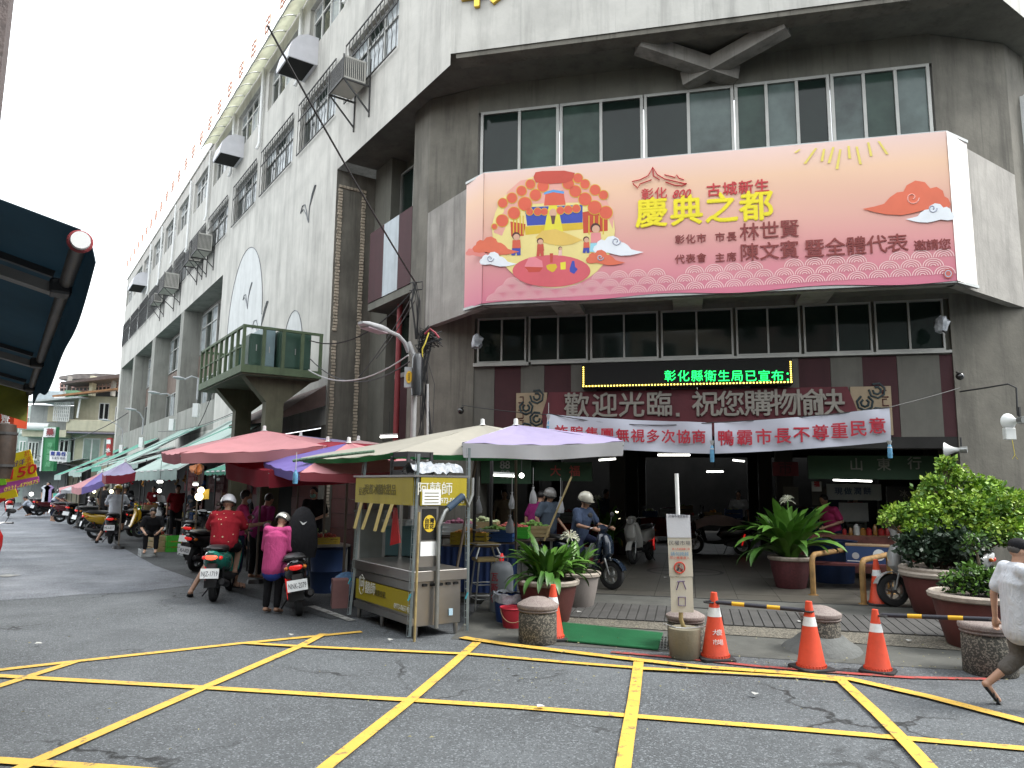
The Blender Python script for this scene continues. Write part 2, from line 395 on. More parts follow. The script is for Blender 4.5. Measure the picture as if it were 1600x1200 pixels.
# entrance apron: terrazzo floor at .10, ramp and edge
FZ = .10
M['floor'] = mat('entrance floor slabs', (.080,.074,.062), .45, var=.12, scale=1.5, bump=.05, speck=.1, spcol=(.085,.078,.062), spscale=60, stain=.4, stz=1)
M['apron'] = mat('cement apron', (.082,.083,.074), .85, var=.2, scale=3, bump=.25, bscale=60, stain=.5, stz=1)
M['pebble'] = mat('exposed pebble concrete', (.085,.078,.062), .85, var=.2, bump=.6, bscale=110, speck=.4, spcol=(.20,.18,.14), spscale=70)
M['ramp'] = mat('grooved ramp concrete', (.065,.063,.060), .85, var=.25, scale=4, bump=.3, stain=.5, stz=1)
def zg(p):   # height of the walked surface in front of and inside the hall
    o = foff(p); s = (p - A0).dot(DF)
    if s < -4.5 and o > -1.4: return 0
    if o > 4.6: return 0.0
    if o < 1.9: return FZ
    return max(0.0, FZ * (4.6 - o) / 2.7)
def Z(px, py):
    z = 0.0
    for _ in range(6): z = zg(G(px, py, z))
    p = G(px, py, z); p.z = z; return p
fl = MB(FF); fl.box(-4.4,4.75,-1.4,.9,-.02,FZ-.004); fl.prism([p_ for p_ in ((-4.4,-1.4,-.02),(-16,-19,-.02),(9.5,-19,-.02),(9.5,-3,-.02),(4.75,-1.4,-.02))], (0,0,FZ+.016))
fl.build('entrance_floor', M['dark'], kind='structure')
slabs = MB(FF); rr = random.Random(5)
fp = [MB(FF) for _ in range(2)]
root_floor = bpy.data.objects.get('entrance_floor')
cnt = 0
for i in range(-7, 8):
    for j in range(24):
        o1 = .88 - j*.62; o0 = o1 - .61
        if o0 < -12: continue
        x0 = i*.66 + .02; x1 = x0 + .652
        if o1 > -1.4 and (x0 < -4.4 or x1 > 4.75): continue
        b = MB(FF).box(x0, x1, o0, o1, FZ-.01, FZ + rr.uniform(-.0015, .0015))
        b.build('floor_slab', M['floor'], root_floor); cnt += 1
# compass inlay in the floor
ci = MB(FF); c = Z(1070, 893); cs, co = (c-A0).dot(DF), foff(c)
for k in range(40):
    a0, a1 = 2*math.pi*k/40, 2*math.pi*(k+1)/40
    ci.poly([(cs+R_*math.cos(a), co+R_*math.sin(a), FZ+.004) for R_, a in ((.80,a0),(.80,a1),(.72,a1),(.72,a0))])
ci.poly([(cs-.7,co,FZ+.004),(cs,co-.18,FZ+.004),(cs+.7,co,FZ+.004),(cs,co+.18,FZ+.004)])
ci.poly([(cs-.18,co-.2,FZ+.0045),(cs,co-.7,FZ+.0045),(cs+.18,co-.2,FZ+.0045)])
ci.poly([(cs-.15,co+.2,FZ+.0045),(cs,co+.7,FZ+.0045),(cs+.15,co+.2,FZ+.0045)])
ci.build('floor_inlay', plain('dark inlay stone', (.05,.045,.05)), kind='structure')
# band between the two chain joints
b = MB(FF); b.box(-4.3,4.75,.9,1.9,-.02,FZ-.002); b.build('cement_band', M['apron'], kind='structure')
jn = MB(FF)
for o in (.9, 1.9): jn.box(-4.2,4.7,o-.02,o+.02,FZ-.001,FZ+.004)
jn.build('dark_joint', plain('tar joint', (.03,.03,.03), .9), kind='structure')
# sloping ramp with grooves
def rz(o): return FZ - .004 - (FZ-.008) * max(0, (o - 1.92)) / 2.68
rp = MB(FF); rp.add([(-3.2,1.9,rz(1.9)),(4.6,1.9,rz(1.9)),(4.0,4.6,rz(4.6)),(-2.9,4.6,rz(4.6))], [(0,1,2,3)])
rp.build('apron', M['apron'], kind='structure')
base = bpy.data.objects['apron']
s = -2.45
while s < 3.4:
    if not (-.25 < s < .15 ):
        MB(FF).add([(s,1.95,rz(1.95)+.006),(s+.113,1.95,rz(1.95)+.006),(s+.113,3.05,rz(3.05)+.006),(s,3.05,rz(3.05)+.006),
          (s,1.95,rz(1.95)+.022),(s+.113,1.95,rz(1.95)+.022),(s+.113,3.05,rz(3.05)+.022),(s,3.05,rz(3.05)+.022)],
          [(0,3,2,1),(4,5,6,7),(0,1,5,4),(1,2,6,5),(2,3,7,6),(3,0,4,7)]).build('ramp_plank', M['ramp'], base)
    s += .128
pb = MB(FF); pb.add([(-2.5,3.06,rz(3.06)+.008),(3.4,3.06,rz(3.06)+.008),(3.3,3.75,rz(3.75)+.008),(-2.5,3.4,rz(3.4)+.008)], [(0,1,2,3)]); pb.build('pebble_edge', M['pebble'], kind='structure')
# ================================================================== MARKET HALL
def cells(mb, holes, x0, x1, z0, z1, o, depth):
    xs = sorted({x0, x1, *[h[0] for h in holes], *[h[1] for h in holes]}); zs = sorted({z0, z1, *[h[2] for h in holes], *[h[3] for h in holes]})
    xs = [x for x in xs if x0 <= x <= x1]; zs = [z for z in zs if z0 <= z <= z1]
    for i in range(len(xs)-1):
        for j in range(len(zs)-1):
            a, b = (xs[i]+xs[i+1])/2, (zs[j]+zs[j+1])/2
            if not any(h[0] < a < h[1] and h[2] < b < h[3] for h in holes):
                mb.poly([(xs[i],o,zs[j]),(xs[i+1],o,zs[j]),(xs[i+1],o,zs[j+1]),(xs[i],o,zs[j+1])])
    for a,b,c,d in holes:
        mb.poly([(a,o,c),(b,o,c),(b,o-depth,c),(a,o-depth,c)]); mb.poly([(a,o,d),(b,o,d),(b,o-depth,d),(a,o-depth,d)])
        mb.poly([(a,o,c),(a,o,d),(a,o-depth,d),(a,o-depth,c)]); mb.poly([(b,o,c),(b,o,d),(b,o-depth,d),(b,o-depth,c)])
    return mb
M['fin'] = mat('streaked grey bay concrete', (.25,.25,.225), .9, var=.14, scale=1.4, stain=.7, bump=.25, bscale=14)
hall = thing('market_hall', 'large grey concrete market hall with a chamfered corner entrance and three tall storeys', 'market building', A0)
def hb(mb, name, m, parent=None, **k): return mb.build(name, m, parent or hall, world=True, **k)

OB = -1.4
def back(s, z): return s, z
period = 4.08
rowA = [(2.6,5.75),(6.6,9.7),(10.4,13.85),(14.6,17.8),(18.9,22.3)] + [(23.0+period*i, 26.4+period*i) for i in range(7)]
rowB = [(2.2,5.3),(6.3,9.3),(10.5,13.7),(14.7,18.0),(18.9,22.2)] + [(23.1+period*i, 26.5+period*i) for i in range(7)]
bays = [(19,26.9),(27.7,35.3),(36.4,43.3),(44.2,50.5)]
TE = 51.4
hA = [(a,b,12.25,13.75) for a,b in rowA]; hB = [(a,b,15.35,16.95) for a,b in rowB]
w = cells(MB(FS), hA + hB, 0.0, TE, 10.45, 17.6, 0, .22)
# corner pieces, front and right faces of the upper storey
w.add([tuple(FS.inverted() @ Fp(s, 0, z)) for s, z in ((-4.66,10.7),(5.19,10.7),(5.19,17.6),(-4.66,17.6))], [(0,1,2,3)])
BU = A0 + DF*5.19
w.add([tuple(FS.inverted() @ (BU + DR*t + V((0,0,z)))) for t, z in ((0,10.7),(16,10.7),(16,17.6),(0,17.6))], [(0,1,2,3)])
hb(w, 'upper_wall', M['conc'])
# soffit of the upper storey
sf = MB()
out_ = [Fp(-4.65,-.012,0), Fp(5.18,-.012,0), BU + DR*16 - NR*.012, BU + DR*16 - NR*6, Fp(5.6,-3.2,0), Fp(-5.6,-3.2,0), S(6.25,-4,0), S(6.25,-.012,0), S(.02,-.012,0)]
for z, o2 in ((10.72, 0),): sf.prism([p + V((0,0,z)) for p in out_], (0,0,.25))
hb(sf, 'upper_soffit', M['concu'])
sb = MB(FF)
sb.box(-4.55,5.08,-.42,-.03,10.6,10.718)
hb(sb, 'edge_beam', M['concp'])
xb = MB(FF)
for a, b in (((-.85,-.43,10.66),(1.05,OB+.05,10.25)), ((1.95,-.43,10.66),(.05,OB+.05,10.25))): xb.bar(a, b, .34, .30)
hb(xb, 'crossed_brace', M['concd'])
# solid mural wall and end face, ledge, fins
w = MB(FS)
cells(w, [], 6.25, 19.0, 3.4, 10.45, 0, .1)
hb(w, 'street_wall', M['conc'])
w = MB(FS); w.box(6.25,6.6,-1.15,-.001,0,10.45)
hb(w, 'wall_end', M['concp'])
w = MB(FS)
w.box(50.5,TE,-6,-.001,0,10.45); w.box(6.3,TE,-.3,-.001,3.4,4.0)
hb(w, 'street_wall', M['conc'])
w = MB(FS)
for a, b in zip([18.6]+[q[1] for q in bays[:-1]], [q[0] for q in bays]): w.box(a, b, -.9, -.002, 4.0, 10.45)
w.box(19.0,50.5,-.35,-.004,4.0,5.25)
for a, b in bays: w.poly([(a,-.002,10.45),(b,-.002,10.45),(b,-.9,10.45),(a,-.9,10.45)])
w.box(TE-.02,TE,-12,0,4,17.6)
hb(w, 'bay_frame', M['fin'])
rf = MB(FS); rf.box(0,TE,-12,-.2,17.3,17.5); hb(rf, 'roof', M['concd'])
cp = MB(FS); cp.box(-.1,TE,-.22,.05,17.6,17.72); hb(cp, 'coping', M['conc'])
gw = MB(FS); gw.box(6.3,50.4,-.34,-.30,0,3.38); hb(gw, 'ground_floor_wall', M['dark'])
# bays: back wall, windows, ribbed panels
def window(frame, x0, x1, z0, z1, o, nx, tz, mf, mg, name='window', fw=.05, gm=None, pat=None):
    f = MB(frame)
    f.box(x0,x1,o-.05,o+.03,z0,z0+fw); f.box(x0,x1,o-.05,o+.03,z1-fw,z1)
    f.box(x0,x0+fw,o-.05,o+.028,z0+fw,z1-fw); f.box(x1-fw,x1,o-.05,o+.028,z0+fw,z1-fw)
    xs = [x0+fw/2+(x1-x0-fw)*i/nx for i in range(nx+1)]
    for x in xs[1:-1]: f.box(x-fw/2,x+fw/2,o-.045,o+.024,z0+fw,z1-fw)
    zs = [z0] + ([tz] if tz else []) + [z1]
    if tz: f.box(x0+fw,x1-fw,o-.04,o+.02,tz-fw/2,tz+fw/2)
    fo = hb(f, name, mf)
    for j in range(len(zs)-1):
        for i in range(nx):
            p = MB(frame).box(xs[i]+.01, xs[i+1]-.01, o-.03-.006*(i%2), o-.02-.006*(i%2), zs[j]+.02, zs[j+1]-.02)
            gg = mg if not pat else pat[(i+j*nx) % len(pat)]
            p.build('pane', gg, fo, world=True)
    return fo
for a, b in bays:
    bk = MB(FS); bk.box(a,b,-.92,-.9,4.0,10.44); hb(bk, 'bay_wall', M['concd'])
    n = 4; wd = (b-a)/n
    rb = MB(FS)
    k = int((b-a)/.22)
    for i in range(k): rb.box(a+i*(b-a)/k+.03, a+(i+1)*(b-a)/k-.03, -.89, -.83, 6.95, 8.15)
    hb(rb, 'ribbed_panel', M['brownrib'], kind='stuff')
    for i in range(2):
        c0 = a+.25+i*(b-a)/2; c1 = c0+(b-a)/2-.5
        window(FS, c0, c1, 8.2, 10.2, -.82, 3, 9.5, M['alu'], M['glassb'], pat=[M['glassb'],M['glass'],M['glassb']])
        window(FS, c0, c1, 5.3, 6.9, -.82, 3, None, M['alu'], M['glassb'], pat=[M['glass'],M['glassb']])
for i, (a, b) in enumerate(rowA):
    window(FS, a, b, 12.27, 13.73, -.14, 3, 13.25, M['alu'], M['glassb'], pat=[M['glassb'],M['glassb'],M['glass'],M['glassb'],M['glass']])
    g = MB(FS); n = 13
    for k in range(n+1):
        x = a-.05 + (b-a+.1)*k/n
        if i < 5: g.tube([(x + (.05*math.sin(q*math.pi*.9) if 0<k<n else 0), .07, 12.15+1.7*q/8) for q in range(9)], .011, 4)
        else: g.bar((x,.07,12.15),(x,.07,13.85),.03)
    for z in (12.15,13.3,13.85): g.bar((a-.06,.07,z),(b+.06,.07,z),.03)
    hb(g, 'window_grille', M['iron'])
for i, (a, b) in enumerate(rowB):
    window(FS, a, b, 15.37, 16.93, -.16, 4, 16.45, M['aluw'], M['glass'], pat=[M['glass'],M['glassb'],M['glass']])
# mural on the wall
def Sw(t, z, o=.012): return (t, o, z)
mu = MB(FS)
def ringdisc(cx_, cz_, rx, rz, n=40, half=True):
    pts = []
    for j in range(n+1):
        a = math.pi*j/n
        pts.append((cx_+rx*math.cos(a), .008, cz_+rz*math.sin(a)))
    return pts
big = ringdisc(15.2, 7.6, 2.35, 2.95)
mu.poly(big + [(12.85,.008,5.3),(17.55,.008,5.3)][:0] + [(12.86,.008,5.4),(17.54,.008,5.4)])
sm_ = ringdisc(9.35, 5.6, .95, 1.45); mu.poly(sm_ + [(8.4,.009,4.6),(10.3,.009,4.6)])
hb(mu, 'painted_moon', M['white'])
ml = MB(FS)
ml.tube([(p[0], .012, p[2]) for p in big] + [], .014, 4); ml.tube([(p[0], .012, p[2]) for p in sm_], .013, 4)
ml.tube([(14.9+.45*math.cos(a), .012, 6.0+.8*math.sin(a)) for a in [math.pi*i/14 for i in range(15)]], .018, 4)
def gull(t, z, s, flip=1):
    L = [(-1,.15),(-.75,.45),(-.4,.42),(-.1,0),(.1,-.45),(.3,-.7),(.28,-.3),(.35,.1),(.6,.6),(.95,.95),(1.1,.9)]
    ml.tube([(t - flip*x*s, .014, z + y*s) for x, y in L], .018, 4)
    ml.tube([(t - flip*x*s, .014, z + y*s) for x, y in [(-1,.15),(-.6,.25),(-.25,-.05),(.05,-.35)]], .014, 4)
    ml.tube([(t - flip*x*s, .014, z + y*s) for x, y in [(.35,.1),(.55,.3),(.85,.65),(1.1,.9)]], .014, 4)
gull(8.6, 10.0, .62); gull(14.9, 8.55, .55, 1); gull(13.1, 7.15, .85, 1)
hb(ml, 'painted_outline', M['line'])
# brick strips on the end face (perpendicular to the street)
FE = fr(S(6.25, 0, 0), NS, -DS)   # local x = outward from the street wall line, y = towards the camera
bs = MB(FE); r_ = random.Random(3)
for cx_, z0 in ((-.12, 1.0), (-.80, 1.0)):
    z = z0
    while z < 9.9:
        if not (cx_ > -.2 and 5.6 < z < 5.9): 
            dx = r_.uniform(-.012,.012); bs.box(cx_-.055+dx, cx_+.055+dx, .0, .035+r_.uniform(0,.012), z, z+.062)
        z += .085
for k in range(8): bs.box(-.86+k*.1,-.78+k*.1,0,.04,9.95,10.02)
hb(bs, 'brick_strip', M['brick'], kind='stuff')
# pier behind the end face, recess next to the entrance
w = MB(FS)
w.box(5.2,6.25,-1.6,-1.15,0,10.7); w.box(1.9,5.2,-1.62,-1.5,4.6,8.35)
w.box(2.62,5.2,-1.75,-1.62,0,10.7)
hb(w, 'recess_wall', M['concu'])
window(FS, 2.9, 5.2, 8.5, 10.3, -1.45, 3, None, M['alu'], M['glass'], pat=[M['glassb'],M['glass'],M['glass']])
st = MB(FS); st.mi = 0
for k, (a, b) in enumerate(((2.65,3.35),(3.35,4.2),(4.2,5.06))):
    p = MB(FS).box(a, b, -.72, -.54, 6.5 - .0, 8.38); hb(p, 'striped_panel', [M['maroon'],M['wpnl'],M['maroon']][k])
lo = MB(FS); lo.box(2.63,5.1,-1.5,-.56,6.3,6.49); hb(lo, 'recess_soffit', M['concu'])
lw = MB(FS); lw.box(2.7,5.1,-1.46,-1.4,2.4,4.6); hb(lw, 'maroon_panel', M['maroon'])
lw = MB(FS); lw.box(2.7,5.1,-1.48,-1.42,4.75,6.2); hb(lw, 'recess_glass', M['glass'])
lw = MB(FS); lw.box(2.7,5.1,-1.5,-1.38,4.6,4.72); hb(lw, 'recess_sill', M['concd'])
pp = MB(FS); pp.tube([(3.9,-.9,0),(3.9,-.9,6.4)], .07, 10); hb(pp, 'red_downpipe', M['redp'], smooth=True)
# corner pillars
def pillar(pts, z0, z1, m=None, name='pillar'):
    hb(MB().prism([V((p.x,p.y,z0)) for p in pts], (0,0,z1-z0)), name, m or M['concp'])
PLft = [Fp(-4.45,OB,0), S(1.84,-.54,0), S(2.63,-.54,0), S(2.63,-2.2,0), Fp(-4.45,OB-1.2,0)]
PRgt = [Fp(4.72,OB,0), B0+DR*2.75, B0+DR*3.6, B0+DR*3.6-NR*1.5, Fp(4.72,OB-1.2,0)]
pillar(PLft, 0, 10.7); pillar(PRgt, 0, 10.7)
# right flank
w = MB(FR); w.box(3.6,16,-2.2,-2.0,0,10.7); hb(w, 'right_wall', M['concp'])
window(FR, 4.0, 9, 8.2, 10.2, -1.9, 4, None, M['aluw'], M['glassb'])
w = MB(FR); w.box(3.6,16,-2.0,-.05,5.3,8.0); hb(w, 'right_balcony', M['conc'])
w = MB(FR); w.box(3.3,3.42,.0,.2,7.9,9.75); hb(w, 'white_signboard_edge', M['whitep'])
# front wall between the pillars
w = MB(FF)
w.box(-4.45,4.72,OB-.25,OB,10.1,10.72); w.box(-4.45,4.72,OB-.25,OB,5.40,8.15); 
w.box(-4.45,4.72,OB-.3,OB-.09,4.3,5.45)
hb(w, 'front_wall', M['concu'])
ux = [-4.4,-2.62,-.82,1.02,2.86,4.68]
for i in range(5):
    window(FF, ux[i]+.01, ux[i+1]-.01, 8.15, 10.1, OB-.02, [2,2,2,3,3][i], None, M['alu'], M['glass'], fw=.06, pat=[[M['glass'],M['glassg']],[M['glassg'],M['glass']],[M['glass'],M['glassl']],[M['glassg'],M['glassl'],M['glass']],[M['glassl'],M['glassg'],M['glassl']]][i])
lx = [-4.40,-3.2,-1.9,-.55,.72,1.9,3.05,4.62]
lx = [-4.4,-3.28,-1.98,-.55,.9,2.15,3.42,4.66]
for i in range(7):
    window(FF, lx[i]+.015, lx[i+1]-.04, 4.43, 5.40, OB-.03, 2, None, M['alu'], M['glass'], fw=.035)
sl = MB(FF); sl.box(-4.45,-3.25,OB,OB+.08,4.35,4.42); sl.box(-3.2,4.7,OB,OB+.05,4.37,4.42); hb(sl, 'window_sill', M['alu'])
# striped panels below the low windows
x = -4.42; k = 0
edges = [-4.45,-4.0,-3.43,-2.93,-2.37,-1.85,-1.35,-.85,-.35,.15,.65,1.15,1.65,2.05,2.62,3.18,3.78,4.5,4.72]
for k in range(len(edges)-1):
    p = MB(FF).box(edges[k]+.002, edges[k+1]-.002, OB-.2, OB-.02-(.01 if k%2 else 0), 2.83, 4.35)
    hb(p, 'striped_panel', M['maroon'] if k%2 else M['grypnl'])
w = MB(FF); w.box(-4.45,4.72,OB-.5,OB-.02,2.62,2.828); hb(w, 'entrance_lintel', M['dark'])
# balcony: parapet, soffit, stubs
K = [S(1.84,-.54,0), Fp(-3.86,0,0), Fp(4.39,0,0), B0+DR*2.75]
par = MB()
def offs(p, q, d):  # inward offset
    n = V((0,0,1)).cross((q-p).normalized()); return n*d
for p, q in zip(K[:-1], K[1:]):
    n = (V((0,0,1)).cross((q-p).normalized()))
    par.prism([V((p.x,p.y,5.3)), V((q.x,q.y,5.3)), V((q.x,q.y,7.95)), V((p.x,p.y,7.95))], n*.16)
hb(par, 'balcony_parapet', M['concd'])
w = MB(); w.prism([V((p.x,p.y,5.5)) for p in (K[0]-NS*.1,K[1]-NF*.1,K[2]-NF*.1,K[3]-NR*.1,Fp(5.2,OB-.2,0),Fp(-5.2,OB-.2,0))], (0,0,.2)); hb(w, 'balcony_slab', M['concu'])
for s in (-2.35,.0,2.3,): w = MB(FF); w.box(s-.28,s+.28,OB+.02,-.2,5.38,5.5); hb(w, 'slab_beam', M['concd'])
# golden characters at the very top
gold = mat('gold metal lettering', (.72,.50,.08), .35, .7, bump=0)
for ch, px, m in (('彰', 762, gold), ('化', 900, gold), ('市', 1050, gold), ('場', 1205, mat('bronze lettering', (.25,.09,.03), .5))):
    s, z = Fx(px, 6); text(ch, m, Fp(s, .03, 12.12 if m is gold and px == 762 else 12.35), DF, (0,0,1), 1.25, hall, 'character', .02, .05)
# interior shell
INX0, INX1, IND = -9.0, 9.5, -19.0
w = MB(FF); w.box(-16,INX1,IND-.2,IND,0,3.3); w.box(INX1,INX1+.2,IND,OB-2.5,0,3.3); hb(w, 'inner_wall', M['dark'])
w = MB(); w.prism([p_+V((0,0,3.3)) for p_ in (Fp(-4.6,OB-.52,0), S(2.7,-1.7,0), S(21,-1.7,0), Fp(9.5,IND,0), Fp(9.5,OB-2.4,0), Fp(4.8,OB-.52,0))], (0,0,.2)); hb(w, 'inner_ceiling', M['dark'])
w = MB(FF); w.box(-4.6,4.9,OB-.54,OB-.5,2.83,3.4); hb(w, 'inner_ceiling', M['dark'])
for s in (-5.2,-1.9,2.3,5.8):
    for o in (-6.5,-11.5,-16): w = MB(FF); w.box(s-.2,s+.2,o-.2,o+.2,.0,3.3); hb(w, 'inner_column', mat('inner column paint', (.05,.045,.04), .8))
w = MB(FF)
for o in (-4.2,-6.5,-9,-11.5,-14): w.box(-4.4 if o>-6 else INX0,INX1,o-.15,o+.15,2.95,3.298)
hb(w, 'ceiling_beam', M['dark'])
# ================================================================== PEOPLE
def ring_cap(mb, p0, p1, r0, r1, wide=1.0, n=12):
    p0 = V(p0); p1 = V(p1); d = (p1-p0); L = d.length; d.normalize()
    y = V((0,1,0)); 
    if abs(d.y) > .8: y = V((0,0,1))
    y = (y - d*y.dot(d)).normalized(); x = y.cross(d)
    st = []
    for k in range(4): a = math.pi/2*(1 - k/3.0); st.append((-math.sin(a)*r0, max(.001, math.cos(a)*r0)))
    for k in range(4): a = math.pi/2*(k/3.0); st.append((L + math.sin(a)*r1, max(.001, math.cos(a)*r1)))
    vs = []
    for h, r in st:
        for j in range(n):
            t = 2*math.pi*j/n; vs.append(p0 + d*h + y*(math.cos(t)*r*wide) + x*(math.sin(t)*r))
    k = len(st)
    mb.add(vs, [(i*n+j, i*n+(j+1)%n, (i+1)*n+(j+1)%n, (i+1)*n+j) for i in range(k-1) for j in range(n)] + [tuple(range(n))[::-1], tuple((k-1)*n+j for j in range(n))])
def remesh(mb, name, m, parent, vox, smooth=3, cut=None):
    me = bpy.data.meshes.new(name); me.from_pydata(mb.v, [], mb.f)
    bm = bmesh.new(); bm.from_mesh(me); bmesh.ops.recalc_face_normals(bm, faces=bm.faces); bm.to_mesh(me); bm.free()
    t = bpy.data.objects.new('tmp', me); COL.objects.link(t)
    a = t.modifiers.new('r', 'REMESH'); a.mode = 'VOXEL'; a.voxel_size = vox; a.use_smooth_shade = True
    if smooth: b = t.modifiers.new('s', 'SMOOTH'); b.iterations = smooth; b.factor = .5
    dg = bpy.context.evaluated_depsgraph_get(); o2 = bpy.data.meshes.new_from_object(t.evaluated_get(dg)); bpy.data.objects.remove(t)
    o2.name = name
    if cut:
        bm = bmesh.new(); bm.from_mesh(o2)
        for co, no in cut: 
            bmesh.ops.bisect_plane(bm, geom=bm.verts[:]+bm.edges[:]+bm.faces[:], plane_co=co, plane_no=no, clear_outer=True)
        bm.to_mesh(o2); bm.free()
    o2.materials.clear(); o2.materials.append(m); o2.shade_smooth()
    return link(name, o2, parent)
SK = [mat('tan skin', (.42,.24,.16), .55, var=.08, scale=14, bump=.05, bscale=60), mat('light brown skin', (.52,.32,.22), .55, var=.08, scale=14, bump=.05, bscale=60)]
def cloth(name, col, rough=.9, **k):
    m = mat('cloth ' + name, col, rough, var=.10, scale=9, bump=0, spec=.2, **k)
    if 'folded' not in m:
        m['folded'] = 1; n = m.node_tree; b = n.nodes['Principled BSDF']
        tc = n.nodes.new('ShaderNodeTexCoord'); mp = n.nodes.new('ShaderNodeMapping'); mp.inputs['Scale'].default_value = (1.6,1.6,.8); mp.inputs['Rotation'].default_value = (0,.5,.3)
        x = n.nodes.new('ShaderNodeTexNoise'); x.inputs['Scale'].default_value = 5.5; x.inputs['Detail'].default_value = 3; x.inputs['Distortion'].default_value = 1.6
        bp = n.nodes.new('ShaderNodeBump'); bp.inputs['Strength'].default_value = .5; bp.inputs['Distance'].default_value = .04
        n.links.new(tc.outputs['Object'], mp.inputs[0]); n.links.new(mp.outputs[0], x.inputs[0]); n.links.new(x.outputs[0], bp.inputs['Height']); n.links.new(bp.outputs[0], b.inputs['Normal'])
    return m
HAIR = mat('black hair', (.012,.010,.010), .45, var=.3, scale=40, bump=.3, bscale=90)
MASK = {'g': plain('green face mask', (.25,.5,.42), .8), 'b': plain('pale blue face mask', (.5,.6,.68), .8)}
def pose_of(kind, lean=0.0, **o):
    P = dict(pel=(0,0,.90), che=(0,0,1.24), nec=(0,0,1.42), hed=(.02,0,1.56), shL=(0,.19,1.37), elL=(-.02,.26,1.10), haL=(.06,.27,.86),
        hiL=(0,.09,.88), knL=(.02,.10,.48), anL=(-.02,.10,.08), toL=(.14,.11,.035))
    if kind == 'ride':
        P.update(pel=(-.05,0,.86), che=(.02,0,1.18), nec=(.05,0,1.36), hed=(.09,0,1.50), shL=(.04,.19,1.31), elL=(.16,.30,1.08), haL=(.44,.27,1.04),
            hiL=(-.03,.10,.84), knL=(.38,.17,.74), anL=(.30,.14,.38), toL=(.44,.14,.34))
    if kind == 'squat':
        P.update(pel=(-.12,0,.32), che=(.12,0,.58), nec=(.22,0,.74), hed=(.30,0,.86), shL=(.2,.19,.70), elL=(.36,.22,.48), haL=(.5,.14,.36),
            hiL=(-.1,.10,.32), knL=(.28,.2,.46), anL=(.05,.17,.08), toL=(.2,.2,.03))
    if kind == 'sit':
        P.update(pel=(0,0,.50), che=(.06,0,.82), nec=(.1,0,1.0), hed=(.15,0,1.13), shL=(.09,.19,.95), elL=(.2,.26,.72), haL=(.42,.16,.68),
            hiL=(0,.1,.49), knL=(.42,.13,.48), anL=(.40,.13,.08), toL=(.54,.13,.03))
    for k in list(P):
        if k.endswith('L'): a = P[k]; P[k[:-1]+'R'] = (a[0], -a[1], a[2])
    if lean:
        pv = V(P['pel']); R_ = Matrix.Rotation(lean, 3, 'Y')
        for k in ('che','nec','hed','shL','shR','elL','elR','haL','haR'): P[k] = tuple(pv + R_ @ (V(P[k]) - pv))
    P.update(o); return {k: V(v) for k, v in P.items()}
